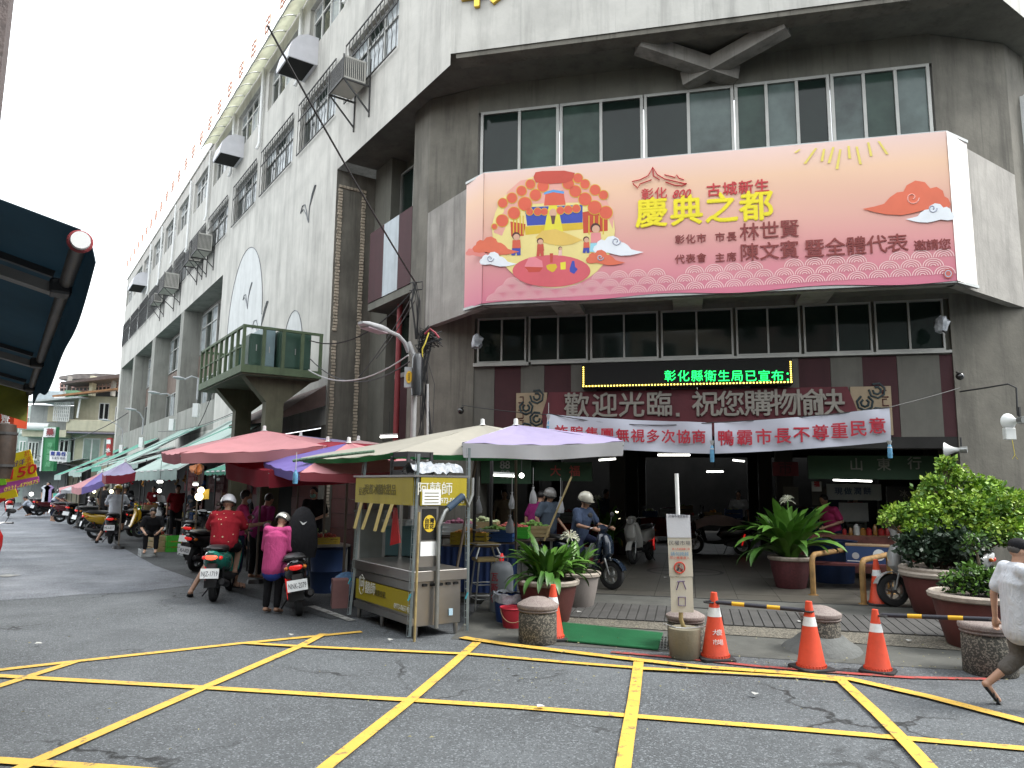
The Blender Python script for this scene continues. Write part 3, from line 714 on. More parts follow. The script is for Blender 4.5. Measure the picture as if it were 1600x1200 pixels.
def person(label, loc, rz, pose, shirt, pants, skin=0, sleeves='short', legs='long', hair=True, helmet=None, cap=None, shoes=None, mask=None, scale=1.0, girth=1.0, vox=.014, group=None, dots=None, coat=0.0, look=0.0, glasses=False, hem=.0, undershirt=None):
    t = thing('person', label, 'person', loc, rz, group, scale); p = pose; sk = SK[skin]; g = girth
    b = MB(); up = (p['hed']-p['nec']).normalized()
    ring_cap(b, p['pel'], p['che'], .105*g, .115*g, 1.42); ring_cap(b, p['che'], (p['nec']+p['che'])/2 + (p['nec']-p['che'])*.15, .115*g, .085*g, 1.55)
    ring_cap(b, p['nec']-(p['nec']-p['che'])*.25, p['hed']-up*.03, .058, .05)
    hm = Matrix.Rotation(look, 3, 'Z'); fx = hm @ V((1,0,0)); fx = (fx - up*fx.dot(up)).normalized(); fy = up.cross(fx)
    def H(x, y, z): return p['hed'] + fx*x + fy*y + up*z
    def hell(c, r, mb=b):
        k = len(mb.v); mb.ell((0,0,0), r, 14, 10)
        for i in range(k, len(mb.v)): q = mb.v[i]; mb.v[i] = tuple(H(c[0]+q[0], c[1]+q[1], c[2]+q[2]))
    hell((-.005,0,.03), (.094,.076,.098)); hell((.028,0,-.055), (.058,.055,.062)); 
    ring_cap(b, H(.082,0,.018), H(.102,0,-.016), .009, .014, 1.2, 8); ring_cap(b, H(.08,-.018,-.055), H(.08,.018,-.055), .010, .010, 1, 8)
    ring_cap(b, H(.078,0,.03), H(.078,0,.04), .014, .012, 3.2, 8)
    for s in (1,-1):
        hell((-.002, s*.078, 0), (.018,.009,.03))
        S_ = 'L' if s > 0 else 'R'
        ring_cap(b, p['sh'+S_], p['el'+S_], .048*g, .038, 1); ring_cap(b, p['el'+S_], p['ha'+S_], .038, .026, 1)
        ring_cap(b, (p['che']+p['nec'])/2, p['sh'+S_], .06*g, .052*g, 1)
        hd = (p['ha'+S_]-p['el'+S_]).normalized(); side = V((0,s,0)); side = (side - hd*side.dot(hd)).normalized(); fw = side.cross(hd)*s
        if fw.x < 0: fw = -fw
        ring_cap(b, p['ha'+S_]+hd*.02, p['ha'+S_]+hd*.07, .030, .034, .9, 10)
        for q in range(4):
            a0 = p['ha'+S_] + hd*.085 + fw*(.027-.018*q); L1 = (.036,.04,.038,.03)[q]
            a1 = a0 + hd*L1 - side*.008; a2 = a1 + hd*.012 - side*.03
            ring_cap(b, a0-hd*.02, a1, .0095, .009, 1, 7); ring_cap(b, a1, a2, .009, .0078, 1, 7)
        ring_cap(b, p['ha'+S_]+hd*.03+fw*.028, p['ha'+S_]+hd*.075+fw*.05-side*.015, .012, .009, 1, 7)
        ring_cap(b, p['hi'+S_], p['kn'+S_], .085*g, .056, 1.05); ring_cap(b, p['kn'+S_], p['an'+S_], .055, .036, 1)
        mc = p['kn'+S_].lerp(p['an'+S_], .3); ring_cap(b, mc, mc + (p['an'+S_]-mc)*.2, .05, .045, 1)
        ring_cap(b, p['an'+S_] - (p['to'+S_]-p['an'+S_])*.12 + V((0,0,-.02)), p['to'+S_]-V((0,0,.008)), .036, .027, 1.25)
    remesh(b, 'body', sk, t, vox, 2)
    e = MB()
    for s in (1,-1): hell((.083, s*.031, .018), (.009,.014,.007), e)
    e.build('eyes', plain('dark eye', (.02,.015,.012), .3), t)
    e = MB()
    hell((.0735,0,-.058), (.012,.022,.004), e); e.build('mouth', plain('lip', (.30,.10,.09), .5), t)
    if mask:
        e = MB(); hell((.055,0,-.035), (.053,.064,.055), e); e.build('face_mask', MASK[mask], t, smooth=True)
    if glasses:
        e = MB()
        for s in (1,-1): e.tube([H(.10+.0, s*.034+.022*math.cos(a), .015+.017*math.sin(a)) for a in [2*math.pi*i/12 for i in range(13)]], .0022, 4); e.tube([H(.1,s*.056,.02),H(0,s*.08,.012)], .002, 4)
        e.build('glasses', M['iron'], t)
    # clothes
    c = MB(); inf = 1.17
    pe = p['pel'] + (p['pel']-p['che']).normalized()*hem
    ring_cap(c, pe, p['che'], .128*g, .134*g, 1.42, 16); ring_cap(c, p['che'], (p['nec']+p['che'])/2 + (p['nec']-p['che'])*.12, .134*g, .098*g, 1.62, 16)
    for s in (1,-1):
        S_ = 'L' if s > 0 else 'R'; sh, el, ha = p['sh'+S_], p['el'+S_], p['ha'+S_]
        ring_cap(c, (p['che']+p['nec'])/2, sh, .082*g, .074*g, 1)
        if sleeves == 'long': ring_cap(c, sh, el, .068*g, .056, 1); ring_cap(c, el, el.lerp(ha, .9), .056, .042, 1)
        elif sleeves == 'short': ring_cap(c, sh, sh.lerp(el, .72), .070*g, .068*g, 1)
    remesh(c, 'shirt', shirt, t, max(vox, .014), 3)
    if undershirt:
        c = MB(); ring_cap(c, pe - V((0,0,.05)), pe, .118*g, .12*g, 1.45, 14); remesh(c, 'undershirt', undershirt, t, .016, 2)
    c = MB(); ring_cap(c, p['pel'], p['pel']+(p['che']-p['pel'])*.25, .120*g, .115*g, 1.4, 14)
    for S_ in 'LR':
        hi, kn, an = p['hi'+S_], p['kn'+S_], p['an'+S_]
        if legs == 'long': ring_cap(c, hi, kn, .103*g, .074, 1.0); ring_cap(c, kn, kn.lerp(an, .86), .073, .058, 1.0)
        elif legs == 'knee': ring_cap(c, hi, kn, .104*g, .082, 1.0); ring_cap(c, kn, kn.lerp(an, .42), .084, .078, 1.0)
        else: ring_cap(c, hi, hi.lerp(kn, .75), .106*g, .09, 1.0)
    remesh(c, 'trousers', pants, t, max(vox, .014), 3)
    if shoes:
        for S_ in 'LR':
            c = MB(); an, to = p['an'+S_], p['to'+S_]; d = (to-an); heel = an - d*.18 + V((0,0,-.055)); tip = to + d.normalized()*.05 + V((0,0,-.034))
            if heel.z < -.2: heel.z = 0
            ring_cap(c, heel, tip, .016, .014, 2.9, 12); mid = heel.lerp(tip, .68)
            c.tube([mid + V((0, .048*math.cos(a), -.008+.052*math.sin(a))) for a in [math.pi*i/8 for i in range(9)]], .008, 5)
            mid = heel.lerp(tip, .45); c.tube([mid + V((0, .044*math.cos(a), -.005+.066*math.sin(a))) for a in [math.pi*i/8 for i in range(9)]], .007, 5)
            c.build('sandal', shoes, t, smooth=True)
    if hair and not helmet and not cap:
        c = MB(); hell((-.022,0,.045), (.094,.086,.098), c)
        cutp = H(.035,0,.062); remesh(c, 'hair', HAIR, t, .012, 1, [(H(.045,0,.03), (fx*.9 - up*.55))])
    if cap:
        c = MB(); hell((-.004,0,.062), (.106,.092,.08), c); ob = remesh(c, 'cap', cap, t, .01, 2, [(H(-.05,0,.03), -up)])
        c = MB(); hell((-.03,0,.02), (.075,.08,.06), c); c.build('hair', mat('greying hair', (.07,.065,.06), .8), t, smooth=True)
        c = MB(); c.poly([H(.09*math.cos(a)+.045+.055*math.cos(a), .075*math.sin(a), .045) for a in [-1.45+2.9*i/10 for i in range(11)]]); c.build('cap_brim', cap, ob, solid=.006)
    if helmet:
        c = MB(); hell((-.008,0,.045), (.145,.128,.138), c); ob = remesh(c, 'helmet', helmet, t, .012, 2, [(H(0,0,-.005), -up - fx*.22)])
        c = MB(); c.tube([H(.138*math.cos(a)-.008, .124*math.sin(a), .0-.02*math.cos(a)*0+.004*math.cos(a)) for a in [2*math.pi*i/24 for i in range(25)]], .008, 6); c.build('helmet_rim', M['blackr'], ob, smooth=True)
        c = MB(); c.poly([H(.12*math.cos(a)+.05*math.cos(a), .10*math.sin(a), .03) for a in [-1.2+2.4*i/8 for i in range(9)]] ); c.build('helmet_peak', helmet, ob, solid=.008)
        c = MB()
        for s in (1,-1): c.tube([H(.01,s*.082,0),H(.03,s*.06,-.09),H(.035,0,-.125)], .004, 5)
        c.build('chin_strap', M['blackr'], ob)
    if dots:
        rr = random.Random(4); sh = [o for o in t.children if o.name.startswith('shirt')][0]; me = sh.data; c = MB()
        for q in range(34):
            f = me.polygons[rr.randrange(len(me.polygons))]; nn = f.normal; ct = f.center + nn*.004
            a = nn.orthogonal().normalized(); bb = nn.cross(a); r_ = rr.uniform(.008,.016)
            c.poly([ct + a*r_*math.cos(k*1.047) + bb*r_*math.sin(k*1.047) for k in range(6)])
        c.build('floral_print', dots, sh, kind='stuff')
    return t
# ================================================================== SCOOTERS
def gloss(name, col, rough=.22, coat=.6): return mat('gloss ' + name, col, rough, var=.04, bump=0, coat=coat)
M['tail'] = mat('red tail light lens', (.55,.015,.012), .2, var=.3, scale=30, bump=0, emit=.25)
M['lens'] = mat('clear lamp lens', (.55,.56,.56), .12, var=.15, scale=30, bump=0)
M['plate'] = plain('white number plate', (.72,.74,.74), .5)
M['seat'] = mat('black vinyl seat', (.02,.02,.021), .45, bump=.1)
M['chrome'] = plain('chrome', (.6,.6,.6), .15, metal=1)
M['eng'] = mat('dark engine metal', (.06,.06,.062), .5, .7, var=.2)
M['amber'] = plain('amber lens', (.6,.18,.02), .2)
def scooter(label, loc, rz, body, plate=None, box=None, trim=None, scale=1.0, lean=.06, rider=False, retro=False, group='scooters parked and ridden around the market', steer=.0, taillit=False, windshield=False):
    t = thing('scooter', label, 'scooter', loc, rz, group, scale); trim = trim or M['eng']
    R_ = .245
    for x, nm in ((-.58,'rear_wheel'), (.66,'front_wheel')):
        b = MB(); c = (x,0,R_)
        prof = [(.15,-.045),(.20,-.052),(.235,-.04),(R_,-.012),(R_,.012),(.235,.04),(.20,.052),(.15,.045),(.15,-.045)]
        b.lathe(prof, c, 24, 'y'); w = b.build('tyre', M['blackr'], t, smooth=True)
        b = MB(); b.lathe([(.155,-.035),(.135,-.035),(.13,0),(.135,.035),(.155,.035)], c, 20, 'y'); b.lathe([(0,-.05),(.045,-.05),(.045,.05),(0,.05)], c, 10, 'y')
        for k in range(5):
            a = 2*math.pi*k/5; b.bar((x+.03*math.cos(a),0,R_+.03*math.sin(a)), (x+.14*math.cos(a),0,R_+.14*math.sin(a)), .03, .022)
        b.build('rim', M['steel'], w)
    # engine, swing arm, exhaust
    b = MB(); b.loft([(-.72,.27,.05,.05),(-.55,.27,.085,.08),(-.3,.30,.10,.10),(-.12,.32,.09,.08)], 12); b.cbox((-.45,.10,.28),(.5,.07,.12)); b.build('engine', M['eng'], t, smooth=True)
    b = MB(); b.tube([(-.15,-.1,.24),(-.35,-.14,.22),(-.5,-.16,.25)], .02, 8); b.tube([(-.45,-.165,.25),(-.5,-.165,.26),(-.86,-.165,.33),(-.9,-.165,.335)], [.03,.055,.058,.035], 12); b.build('exhaust', M['eng'], t, smooth=True)
    # rear body
    b = MB(); b.loft([(-.98,.80,.04,.02),(-.93,.76,.09,.06),(-.78,.67,.145,.12),(-.55,.62,.18,.17),(-.3,.60,.185,.175),(-.08,.56,.165,.15),(.0,.45,.13,.10)], 18, 2.8); b.build('body_panel', body, t, smooth=True)
    b = MB(); b.loft([(-.55,.42,.12,.06),(-.2,.36,.16,.08),(.05,.31,.175,.05),(.3,.31,.175,.045),(.40,.36,.16,.05)], 14, 3.2); b.build('floorboard', M['blackr'], t, smooth=True)
    # leg shield and front fairing
    b = MB(); b.loft([(.30,.28,.13,.03),(.40,.42,.19,.045),(.46,.62,.215,.055),(.50,.80,.20,.06),(.47,.93,.14,.05)], 16, 2.6); b.build('leg_shield', body, t, smooth=True)
    b = MB(); b.loft([(.52,.50,.10,.03),(.60,.62,.125,.07),(.585,.78,.13,.075),(.54,.90,.11,.06)], 14, 2.4); b.build('front_cowl', trim if retro else body, t, smooth=True)
    b = MB()
    if retro: b.lathe([(0,.075),(.06,.07),(.085,.03),(.08,-.04),(0,-.06)], (.60,0,.98), 16, 'x')
    else: b.ell((.615,0,.74), (.045,.10,.05), 12, 8)
    b.build('headlight', M['lens'], t, smooth=True)
    b = MB(); b.loft([(.46,.96,.10,.05),(.50,1.02,.13,.055),(.44,1.07,.09,.035)], 12); b.build('handlebar_cover', body, t, smooth=True)
    b = MB(); b.tube([(.44,-.34,1.04),(.46,-.2,1.05),(.48,0,1.03),(.46,.2,1.05),(.44,.34,1.04)], .014, 8); hb_ = b.build('handlebar', M['chrome'], t, smooth=True)
    for s in (1,-1):
        b = MB(); b.tube([(.44,s*.24,1.045),(.43,s*.37,1.035)], .019, 8); b.build('grip', M['blackr'], hb_, smooth=True)
        b = MB(); b.tube([(.46,s*.22,1.05),(.47,s*.27,1.16),(.45,s*.31,1.24)], .006, 6); m_ = b.build('mirror_stem', M['eng'], t)
        b = MB(); b.ell((.45,s*.33,1.265), (.02,.065,.045), 12, 8); b.build('mirror', M['blackr'], m_, smooth=True)
        b = MB(); b.add([(.428,s*.33+.052*math.cos(a),1.265+.034*math.sin(a)) for a in [2*math.pi*i/12 for i in range(12)]], [tuple(range(12))]); b.build('mirror_glass', M['chrome'], m_)
        b = MB(); b.ell((-.86,s*.12,.70), (.05,.035,.03), 10, 6); b.build('indicator', M['amber'] if not taillit else M['tail'], t, smooth=True)
        b = MB(); b.tube([(.50,s*.085,.72),(.66,s*.075,R_)], .017, 8); b.build('fork_leg', M['steel'], t, smooth=True)
        b = MB(); b.tube([(-.58,s*.12,R_),(-.66,s*.13,.55)], .022, 8); b.build('shock_absorber', M['tail'] if s > 0 else M['eng'], t, smooth=True)
    b = MB(); b.grid(lambda u, v: (.66+(.275)*math.cos(math.radians(20+u*135)), (v-.5)*.13, R_+(.275)*math.sin(math.radians(20+u*135))+ -.02*abs(v-.5)), 10, 4); b.build('front_fender', body, t, smooth=True, solid=.008)
    b = MB(); b.grid(lambda u, v: (-.58-(.285)*math.cos(math.radians(-5+u*85)), (v-.5)*.16, R_+.03+(.29)*math.sin(math.radians(-5+u*85))), 8, 4); b.build('rear_fender', M['blackr'], t, smooth=True, solid=.008)
    # seat
    b = MB(); b.loft([(-.88,.83,.06,.02),(-.80,.835,.12,.045),(-.55,.82,.145,.06),(-.3,.80,.14,.06),(-.1,.79,.11,.055),(.0,.77,.06,.03)], 16, 2.6); b.build('seat', M['seat'], t, smooth=True)
    b = MB(); b.tube([(-.7,.15,.80),(-.9,.13,.84),(-.98,0,.85),(-.9,-.13,.84),(-.7,-.15,.80)], .014, 8); b.build('grab_rail', M['steel'] if retro else M['eng'], t, smooth=True)
    b = MB(); b.ell((-.955,0,.715), (.035,.095,.042), 14, 8); b.build('tail_light', M['tail'] if not taillit else mat('lit brake light', (1,.06,.03), .3, emit=1.2, var=.5, scale=60, bump=0), t, smooth=True)
    b = MB(); b.prism([(-.86,-.09,.60),(-.93,-.07,.62),(-1.0,-.06,.42),(-.95,-.06,.38)], (0,.13,0)); b.build('plate_bracket', M['blackr'], t)
    pb_ = MB().box(-1.006,-1.0,-.135,.135,.40,.55).build('number_plate', M['plate'], t)
    pb_.data.transform(Matrix.Translation((-1.0,0,.47)) @ Matrix.Rotation(math.radians(14), 4, 'Y') @ Matrix.Translation((1.0,0,-.47)))
    if plate:
        rot = Matrix.Rotation(math.radians(14), 3, 'Y')
        text(plate, plain('plate ink', (.015,.02,.03), .6), V((-1.0,0,.47)) + rot @ V((-.009,0,-.004)), rot @ V((0,-1,0)), rot @ V((0,0,1)), .105, pb_, 'lettering', .0012, .0006, fit=.235, world=False)
    b = MB(); b.tube([(-.2,.12,.22),(-.12,.27,.02)], .012, 6); b.build('side_stand', M['eng'], t)
    if box:
        b = MB(); b.loft([(-.72,.86,.15,.14),(-.72,.90,.19,.17),(-.72,1.15,.20,.18),(-.72,1.22,.17,.14),(-.72,1.26,.1,.08)], 16, 4); b.build('top_box', box, t, smooth=True)
    if windshield:
        b = MB(); b.grid(lambda u, v: (.56-.14*v-.1*abs(u-.5), (u-.5)*.36, 1.0+.32*v), 6, 4); b.build('windshield', M['lens'], t, smooth=True, solid=.004)
    t.rotation_euler[0] = lean
    return t
# ================================================================== THINGS ON THE FACADE
def wb(mb, name, m, parent, **k): return mb.build(name, m, parent, world=True, **k)
# ---- festival banner wrapped round the balcony
ban = thing('festival_banner', 'huge pink and peach festival banner wrapped round the balcony with lantern picture', 'banner', Fp(.26, .1, 5.3))
bm_ = mat('banner print', (.8,.4,.3), .55, var=0, bump=.05, bscale=3)
n_ = bm_.node_tree; b_ = n_.nodes['Principled BSDF']; tc_ = n_.nodes.new('ShaderNodeTexCoord'); sx_ = n_.nodes.new('ShaderNodeSeparateXYZ'); n_.links.new(tc_.outputs['Object'], sx_.inputs[0])
mr_ = n_.nodes.new('ShaderNodeMapRange'); mr_.inputs[1].default_value = 5.35; mr_.inputs[2].default_value = 8.0; n_.links.new(sx_.outputs[2], mr_.inputs[0])
cr_ = n_.nodes.new('ShaderNodeValToRGB'); cr_.color_ramp.elements[0].color = (.60,.17,.25,1); cr_.color_ramp.elements[1].color = (.72,.52,.47,1)
for pos, c in ((.22,(.64,.25,.27,1)), (.5,(.68,.37,.30,1)), (.8,(.75,.49,.33,1))):
    e = cr_.color_ramp.elements.new(pos); e.color = c
n_.links.new(mr_.outputs[0], cr_.inputs[0]); n_.links.new(cr_.outputs[0], b_.inputs['Base Color'])
BZ0, BZ1 = 5.34, 7.99
def sag(s, z): return .10 + .006*math.sin(s*2.3)+.004*math.sin(z*5+s)
b = MB(FF); b.grid(lambda u, v: (-3.87+8.26*u, sag(-3.87+8.26*u, v*3), BZ0 + (BZ1-BZ0)*v + (.03*math.sin(u*19)*(1-v))), 60, 10)
wb(b, 'front_sheet', bm_, ban, smooth=True)
K0 = Fp(-3.87, .115, 0); K1 = Fp(4.39, .115, 0)
b = MB(); b.grid(lambda u, v: K0 + DS*(.66*u) + V((0,0,BZ0 + (BZ1-BZ0)*v)), 4, 4); wb(b, 'left_return_sheet', bm_, ban)
retm = mat('pale banner return print', (.78,.70,.66), .5, var=.05, bump=0)
b = MB(); b.grid(lambda u, v: K1 + DR*(.72*u) + V((0,0,BZ0 + (BZ1-BZ0)*v)), 4, 4); wb(b, 'right_return_sheet', retm, ban)
b = MB()
for z in (BZ0, BZ1):
    b.bar(K0+V((0,0,z))-NF*.06, K1+V((0,0,z))-NF*.06, .05); b.bar(K0+V((0,0,z))-NF*.06, K0+DS*.66+V((0,0,z)), .05); b.bar(K1+V((0,0,z))-NF*.06, K1+DR*.72+V((0,0,z)), .05)
wb(b, 'banner_frame', M['steel'], ban)
P_ = {}
def ink(name, col): return plain('print ' + name, col, .6)
def FB(px, py, l=0):   # a point on the banner print, l = layer
    s, z = Fx(px, py, .13); return (s, .1115 + .0009*l, z)
def art(pts, m, l, name='print_shape'):
    mb = MB(FF); mb.poly([FB(x, y, l) for x, y in pts]); o = wb(mb, name, m, ban, flat=True); return o
def circ(cx_, cy_, rx, ry=None, n=22, a0=0, a1=2*math.pi): ry = ry or rx; return [(cx_+rx*math.cos(a0+(a1-a0)*i/n), cy_+ry*math.sin(a0+(a1-a0)*i/n)) for i in range(n + (0 if a1-a0 > 6 else 1))]
Q = lambda zx, zy: (700+zx*420/1600, 200+zy*300/1143)   # scale of my measuring crop
cxx, cyy = Q(627, 610)
art(circ(cxx, cyy, 96, 90, 40), ink('pale yellow', (.74,.62,.24)), 0, 'print_disc')
art([Q(*p) for p in [(330,500),(350,380),(430,310),(620,280),(820,310),(930,400),(985,520),(980,600),(930,480),(800,440),(470,450),(370,520),(320,640),(270,620),(290,540)]], ink('pink haze', (.70,.34,.28)), 1)
art([Q(*p) for p in [(455,470),(800,455),(800,560),(470,580)]], ink('deep blue', (.035,.06,.36)), 1)
art([Q(*p) for p in [(455,585),(800,560),(805,600),(460,635)]], ink('gold', (.62,.42,.02)), 2)
art([Q(*p) for p in [(370,555),(460,570),(450,640),(375,645)]], ink('temple red', (.50,.055,.02)), 2)
art([Q(*p) for p in [(800,500),(950,470),(950,610),(805,625)]], ink('temple red', (.5,.1,.03)), 2)
for x in (385,405,425,443,835,865,895,920): art([Q(x,520),Q(x+7,520),Q(x+7,632),Q(x,632)], ink('gold', (.62,.42,.02)), 3)
art([Q(*p) for p in [(580,380),(685,370),(700,455),(570,460)]], ink('lantern red', (.62,.10,.05)), 2)
art([Q(*p) for p in [(570,395),(625,380),(690,390),(690,375),(625,365),(572,380)]], ink('roof blue', (.1,.3,.6)), 3)
# plain robed figure in yellow, generic
art([Q(*p) for p in [(600,460),(648,458),(665,520),(690,640),(640,700),(565,640),(585,530)]], ink('robe yellow', (.70,.62,.04)), 4)
art(circ(*Q(624,505), 6, 7), ink('face', (.62,.36,.24)), 5); art([Q(610,520),Q(640,520),Q(632,570),Q(618,570)], ink('beard', (.12,.05,.04)), 6)
art([Q(*p) for p in [(520,650),(560,610),(640,600),(720,630),(800,665),(740,690),(680,700),(600,690),(540,670)]], ink('gold cloud', (.68,.46,.10)), 5)
for lx_, ly_, r_ in [(437,373,26),(380,415,27),(325,445,25),(392,505,32),(322,550,32),(275,585,14),(490,333,25),(565,345,30),(520,397,30),(457,450,36),(533,497,20),(573,497,18),(485,497,18),(715,330,30),(757,375,31),(815,332,25),(815,422,34),(875,367,28),(873,472,36),(925,397,24),(940,502,34),(773,297,25),(715,485,22),(763,478,21),(668,490,20)]:
    x, y = Q(lx_, ly_); rr_ = r_*420/1600*1.12
    art(circ(x, y, rr_+.9), ink('gold', (.62,.42,.02)), 6, 'print_lantern_edge'); art(circ(x, y, rr_), ink('lantern red', (.62,.10,.05)), 7, 'print_lantern')
art([Q(*p) for p in [(508,290),(520,262),(560,255),(690,252),(755,265),(740,310),(700,325),(600,332),(520,322)]], ink('board red', (.50,.06,.035)), 8)
art(circ(*Q(615,850), 61, 25, 30), ink('table rose', (.60,.10,.12)), 7, 'print_table')
art([Q(*p) for p in [(455,820),(480,770),(515,765),(560,790),(565,830),(520,855),(470,850)]], ink('peach pink', (.72,.22,.26)), 8)
art([Q(*p) for p in [(455,825),(565,828),(545,855),(480,858)]], ink('board red', (.50,.06,.035)), 9)
art([Q(*p) for p in [(583,820),(600,810),(640,808),(650,825),(635,850),(620,858),(590,840)]], ink('gold', (.62,.42,.02)), 8)
art([Q(*p) for p in [(668,800),(700,795),(700,840),(670,842)]], ink('robe yellow', (.70,.62,.04)), 8)
art([Q(*p) for p in [(738,790),(752,790),(756,825),(772,840),(750,868),(725,855),(724,835)]], ink('deep blue', (.035,.06,.36)), 8)
art([Q(*p) for p in [(605,745),(625,745),(622,800),(608,800)]], ink('board red', (.5,.06,.035)), 9)
for fx_, fy_, h, body, leg in [(405,640,120,(.6,.1,.05),(.04,.06,.35)),(548,670,95,(.5,.07,.04),(.5,.07,.04)),(667,715,45,(.78,.5,.45),(.78,.5,.45)),(822,660,85,(.6,.1,.05),(.04,.06,.35)),(878,590,150,(.7,.25,.25),(.3,.6,.7))]:
    k = h/100
    art([Q(fx_-18*k,fy_+22*k),Q(fx_+20*k,fy_+20*k),Q(fx_+24*k,fy_+62*k),Q(fx_-20*k,fy_+64*k)], ink('c%d%d' % (fx_,1), body), 9, 'print_figure')
    art([Q(fx_-20*k,fy_+62*k),Q(fx_+22*k,fy_+60*k),Q(fx_+22*k,fy_+96*k),Q(fx_+4*k,fy_+98*k),Q(fx_,fy_+75*k),Q(fx_-6*k,fy_+98*k),Q(fx_-24*k,fy_+97*k)], ink('c%d%d' % (fx_,2), leg), 9, 'print_figure')
    art(circ(*Q(fx_,fy_+2*k), 4.4*k+1), ink('hair', (.06,.015,.01)), 9, 'print_figure'); art(circ(*Q(fx_+2,fy_+7*k), 3.5*k+.8), ink('face', (.62,.28,.16)), 10, 'print_figure')
def cloud(ox, oy, k, m, l, flip=1):   # outline in crop units of 'Q'
    pts = [(0,0)]
    out = [(-100,28),(-70,22),(-45,15),(-30,-2),(-12,-14),(4,-16),(12,-32),(34,-44),(58,-40),(72,-24),(88,-28),(104,-18),(108,-4),(118,2),(124,16),(116,30),(92,34),(60,30),(30,38),(0,44),(-40,42),(-70,36)]
    art([Q(ox+flip*x*k, oy+y*k) for x, y in out], m, l, 'print_cloud')
def swirl(x, y, r, m, l):
    mb = MB(FF); mb.tube([FB(*Q(x+r*(1-t*.8)*math.cos(t*7.5), y+r*(1-t*.8)*math.sin(t*7.5)), l) for t in [i/16 for i in range(17)]], .012, 4); wb(mb, 'print_swirl', m, ban)
CO, CW = ink('cloud orange', (.66,.14,.07)), ink('cloud white', (.74,.77,.80))
cloud(300,700,1.25,CO,10,-1); cloud(190,735,.7,ink('pink haze2', (.68,.22,.19)),9,-1); cloud(310,780,1.0,CW,11,-1)
cloud(1030,700,1.35,CW,10,-1); cloud(950,770,1.05,CO,11,-1)
for x, y, r in ((1000,672,28),(250,775,22),(905,770,20)): swirl(x, y, r, ink('swirl grey', (.4,.42,.5)), 12)
Q2 = lambda zx, zy: (960+zx*580/1600, 200+zy*280/772)
Qs = Q; Q = Q2
cloud(1240,300,1.7,CO,10); cloud(1350,365,.95,CW,11)
Q = Q2
for x, y, r in ((1285,300,30),): swirl(x, y, r, ink('pink haze', (.70,.34,.28)), 12)
swirl(1372,345,20, ink('swirl grey', (.4,.42,.5)), 12)
for a, b2 in (((870,85),(822,152)),((905,88),(895,142)),((945,80),(925,150)),((975,90),(960,175)),((1010,75),(1015,130)),((1045,78),(1062,155)),((1095,60),(1108,120)),((1140,55),(1178,112)),((800,90),(780,105))):
    art([Q(a[0]-5,a[1]),Q(a[0]+5,a[1]),Q(b2[0]+6,b2[1]),Q(b2[0]-6,b2[1])], ink('ray yellow', (.70,.58,.12)), 3, 'print_ray')
# emblem roof
mb = MB(FF)
for line in [[(75,230),(110,222),(145,205),(165,168),(185,200),(215,218),(300,238),(312,238)],[(80,238),(100,258),(110,240),(160,222)],[(215,200),(262,212),(268,200),(278,215),(300,222)],[(220,232),(262,246),(290,248),(310,240)],[(165,172),(168,205),(195,222)]]:
    mb.tube([FB(*Q(x, y), 10) for x, y in line], .011, 4)
wb(mb, 'print_emblem', ink('emblem red', (.50,.035,.04)), ban, kind='stuff')
# waves along the lower edge
mb = MB(FF); wm_ = ink('wave pale', (.86,.62,.60))
for row in range(3):
    for i in range(26):
        s = -3.95 + i*.34 + (row%2)*.17; z = 5.38 + row*.15 + max(0, (i-3)*.004)
        if s > 4.25 or s < -3.75: continue
        if row == 2 and i % 5 in (1,): continue
        for r in (.165,.125,.085,.045): [mb.poly([(s+k*math.cos(a), .1118, z+k*.85*math.sin(a)) for k, a in ((r,A_),(r,A2_),(r-.014,A2_),(r-.014,A_))]) for A_, A2_ in [(math.pi*q/8, math.pi*(q+1)/8) for q in range(8)]]
wb(mb, 'print_waves', wm_, ban, kind='stuff')
def btext(s, m, zx, zy, size, fit=None, bold=.006, l=12, **k):
    s_, z_ = Fx(*Q(zx, zy), .13); return text(s, m, Fp(s_, .1125+.0009*l, z_), DF + V((0,0,.0)), (0,0,1), size, ban, 'lettering', bold, .0005, fit=fit, **k)
br_ = ink('brown', (.22,.035,.03)); rd_ = ink('emblem red', (.50,.035,.04)); ye_ = ink('title yellow', (.78,.66,.01))
def brow(chars, m, pts0, pts1, size, bold=.006):
    n = len(chars)
    for i, ch in enumerate(chars):
        if ch == ' ': continue
        t_ = i/(n-1) if n > 1 else .5
        btext(ch, m, pts0[0]+(pts1[0]-pts0[0])*t_, pts0[1]+(pts1[1]-pts0[1])*t_, size, bold=bold)
brow('彰化', rd_, (142,288), (200,283), .24, .006); btext('800', rd_, 285, 284, .22, bold=.006, slant=.35)
brow('古城新生', rd_, (428,270), (636,252), .265, .010)
brow('慶典之都', ye_, (160,372), (612,343), .60, .028)
sh_ = ink('title shadow', (.45,.22,.10))
brow('彰化市', br_, (282,482), (375,477), .18); brow('市長', br_, (455,472), (505,469), .18); brow('林世賢', br_, (582,452), (755,438), .345, .007)
brow('代表會', br_, (282,567), (375,561), .18); brow('主席', br_, (455,560), (505,557), .18); brow('陳文賓', br_, (582,540), (755,528), .345, .007)
brow('暨全體代表', br_, (862,523), (1222,500), .345, .007); brow('邀請您', br_, (1318,508), (1425,502), .20)
art(circ(*Q(1440,626), 7.5), ink('seal red', (.5,.12,.1)), 8, 'print_seal'); art(circ(*Q(1440,626), 5.5), ink('seal blue', (.4,.45,.55)), 9, 'print_seal'); art(circ(*Q(1440,626), 4), ink('seal red', (.5,.12,.1)), 10, 'print_seal')
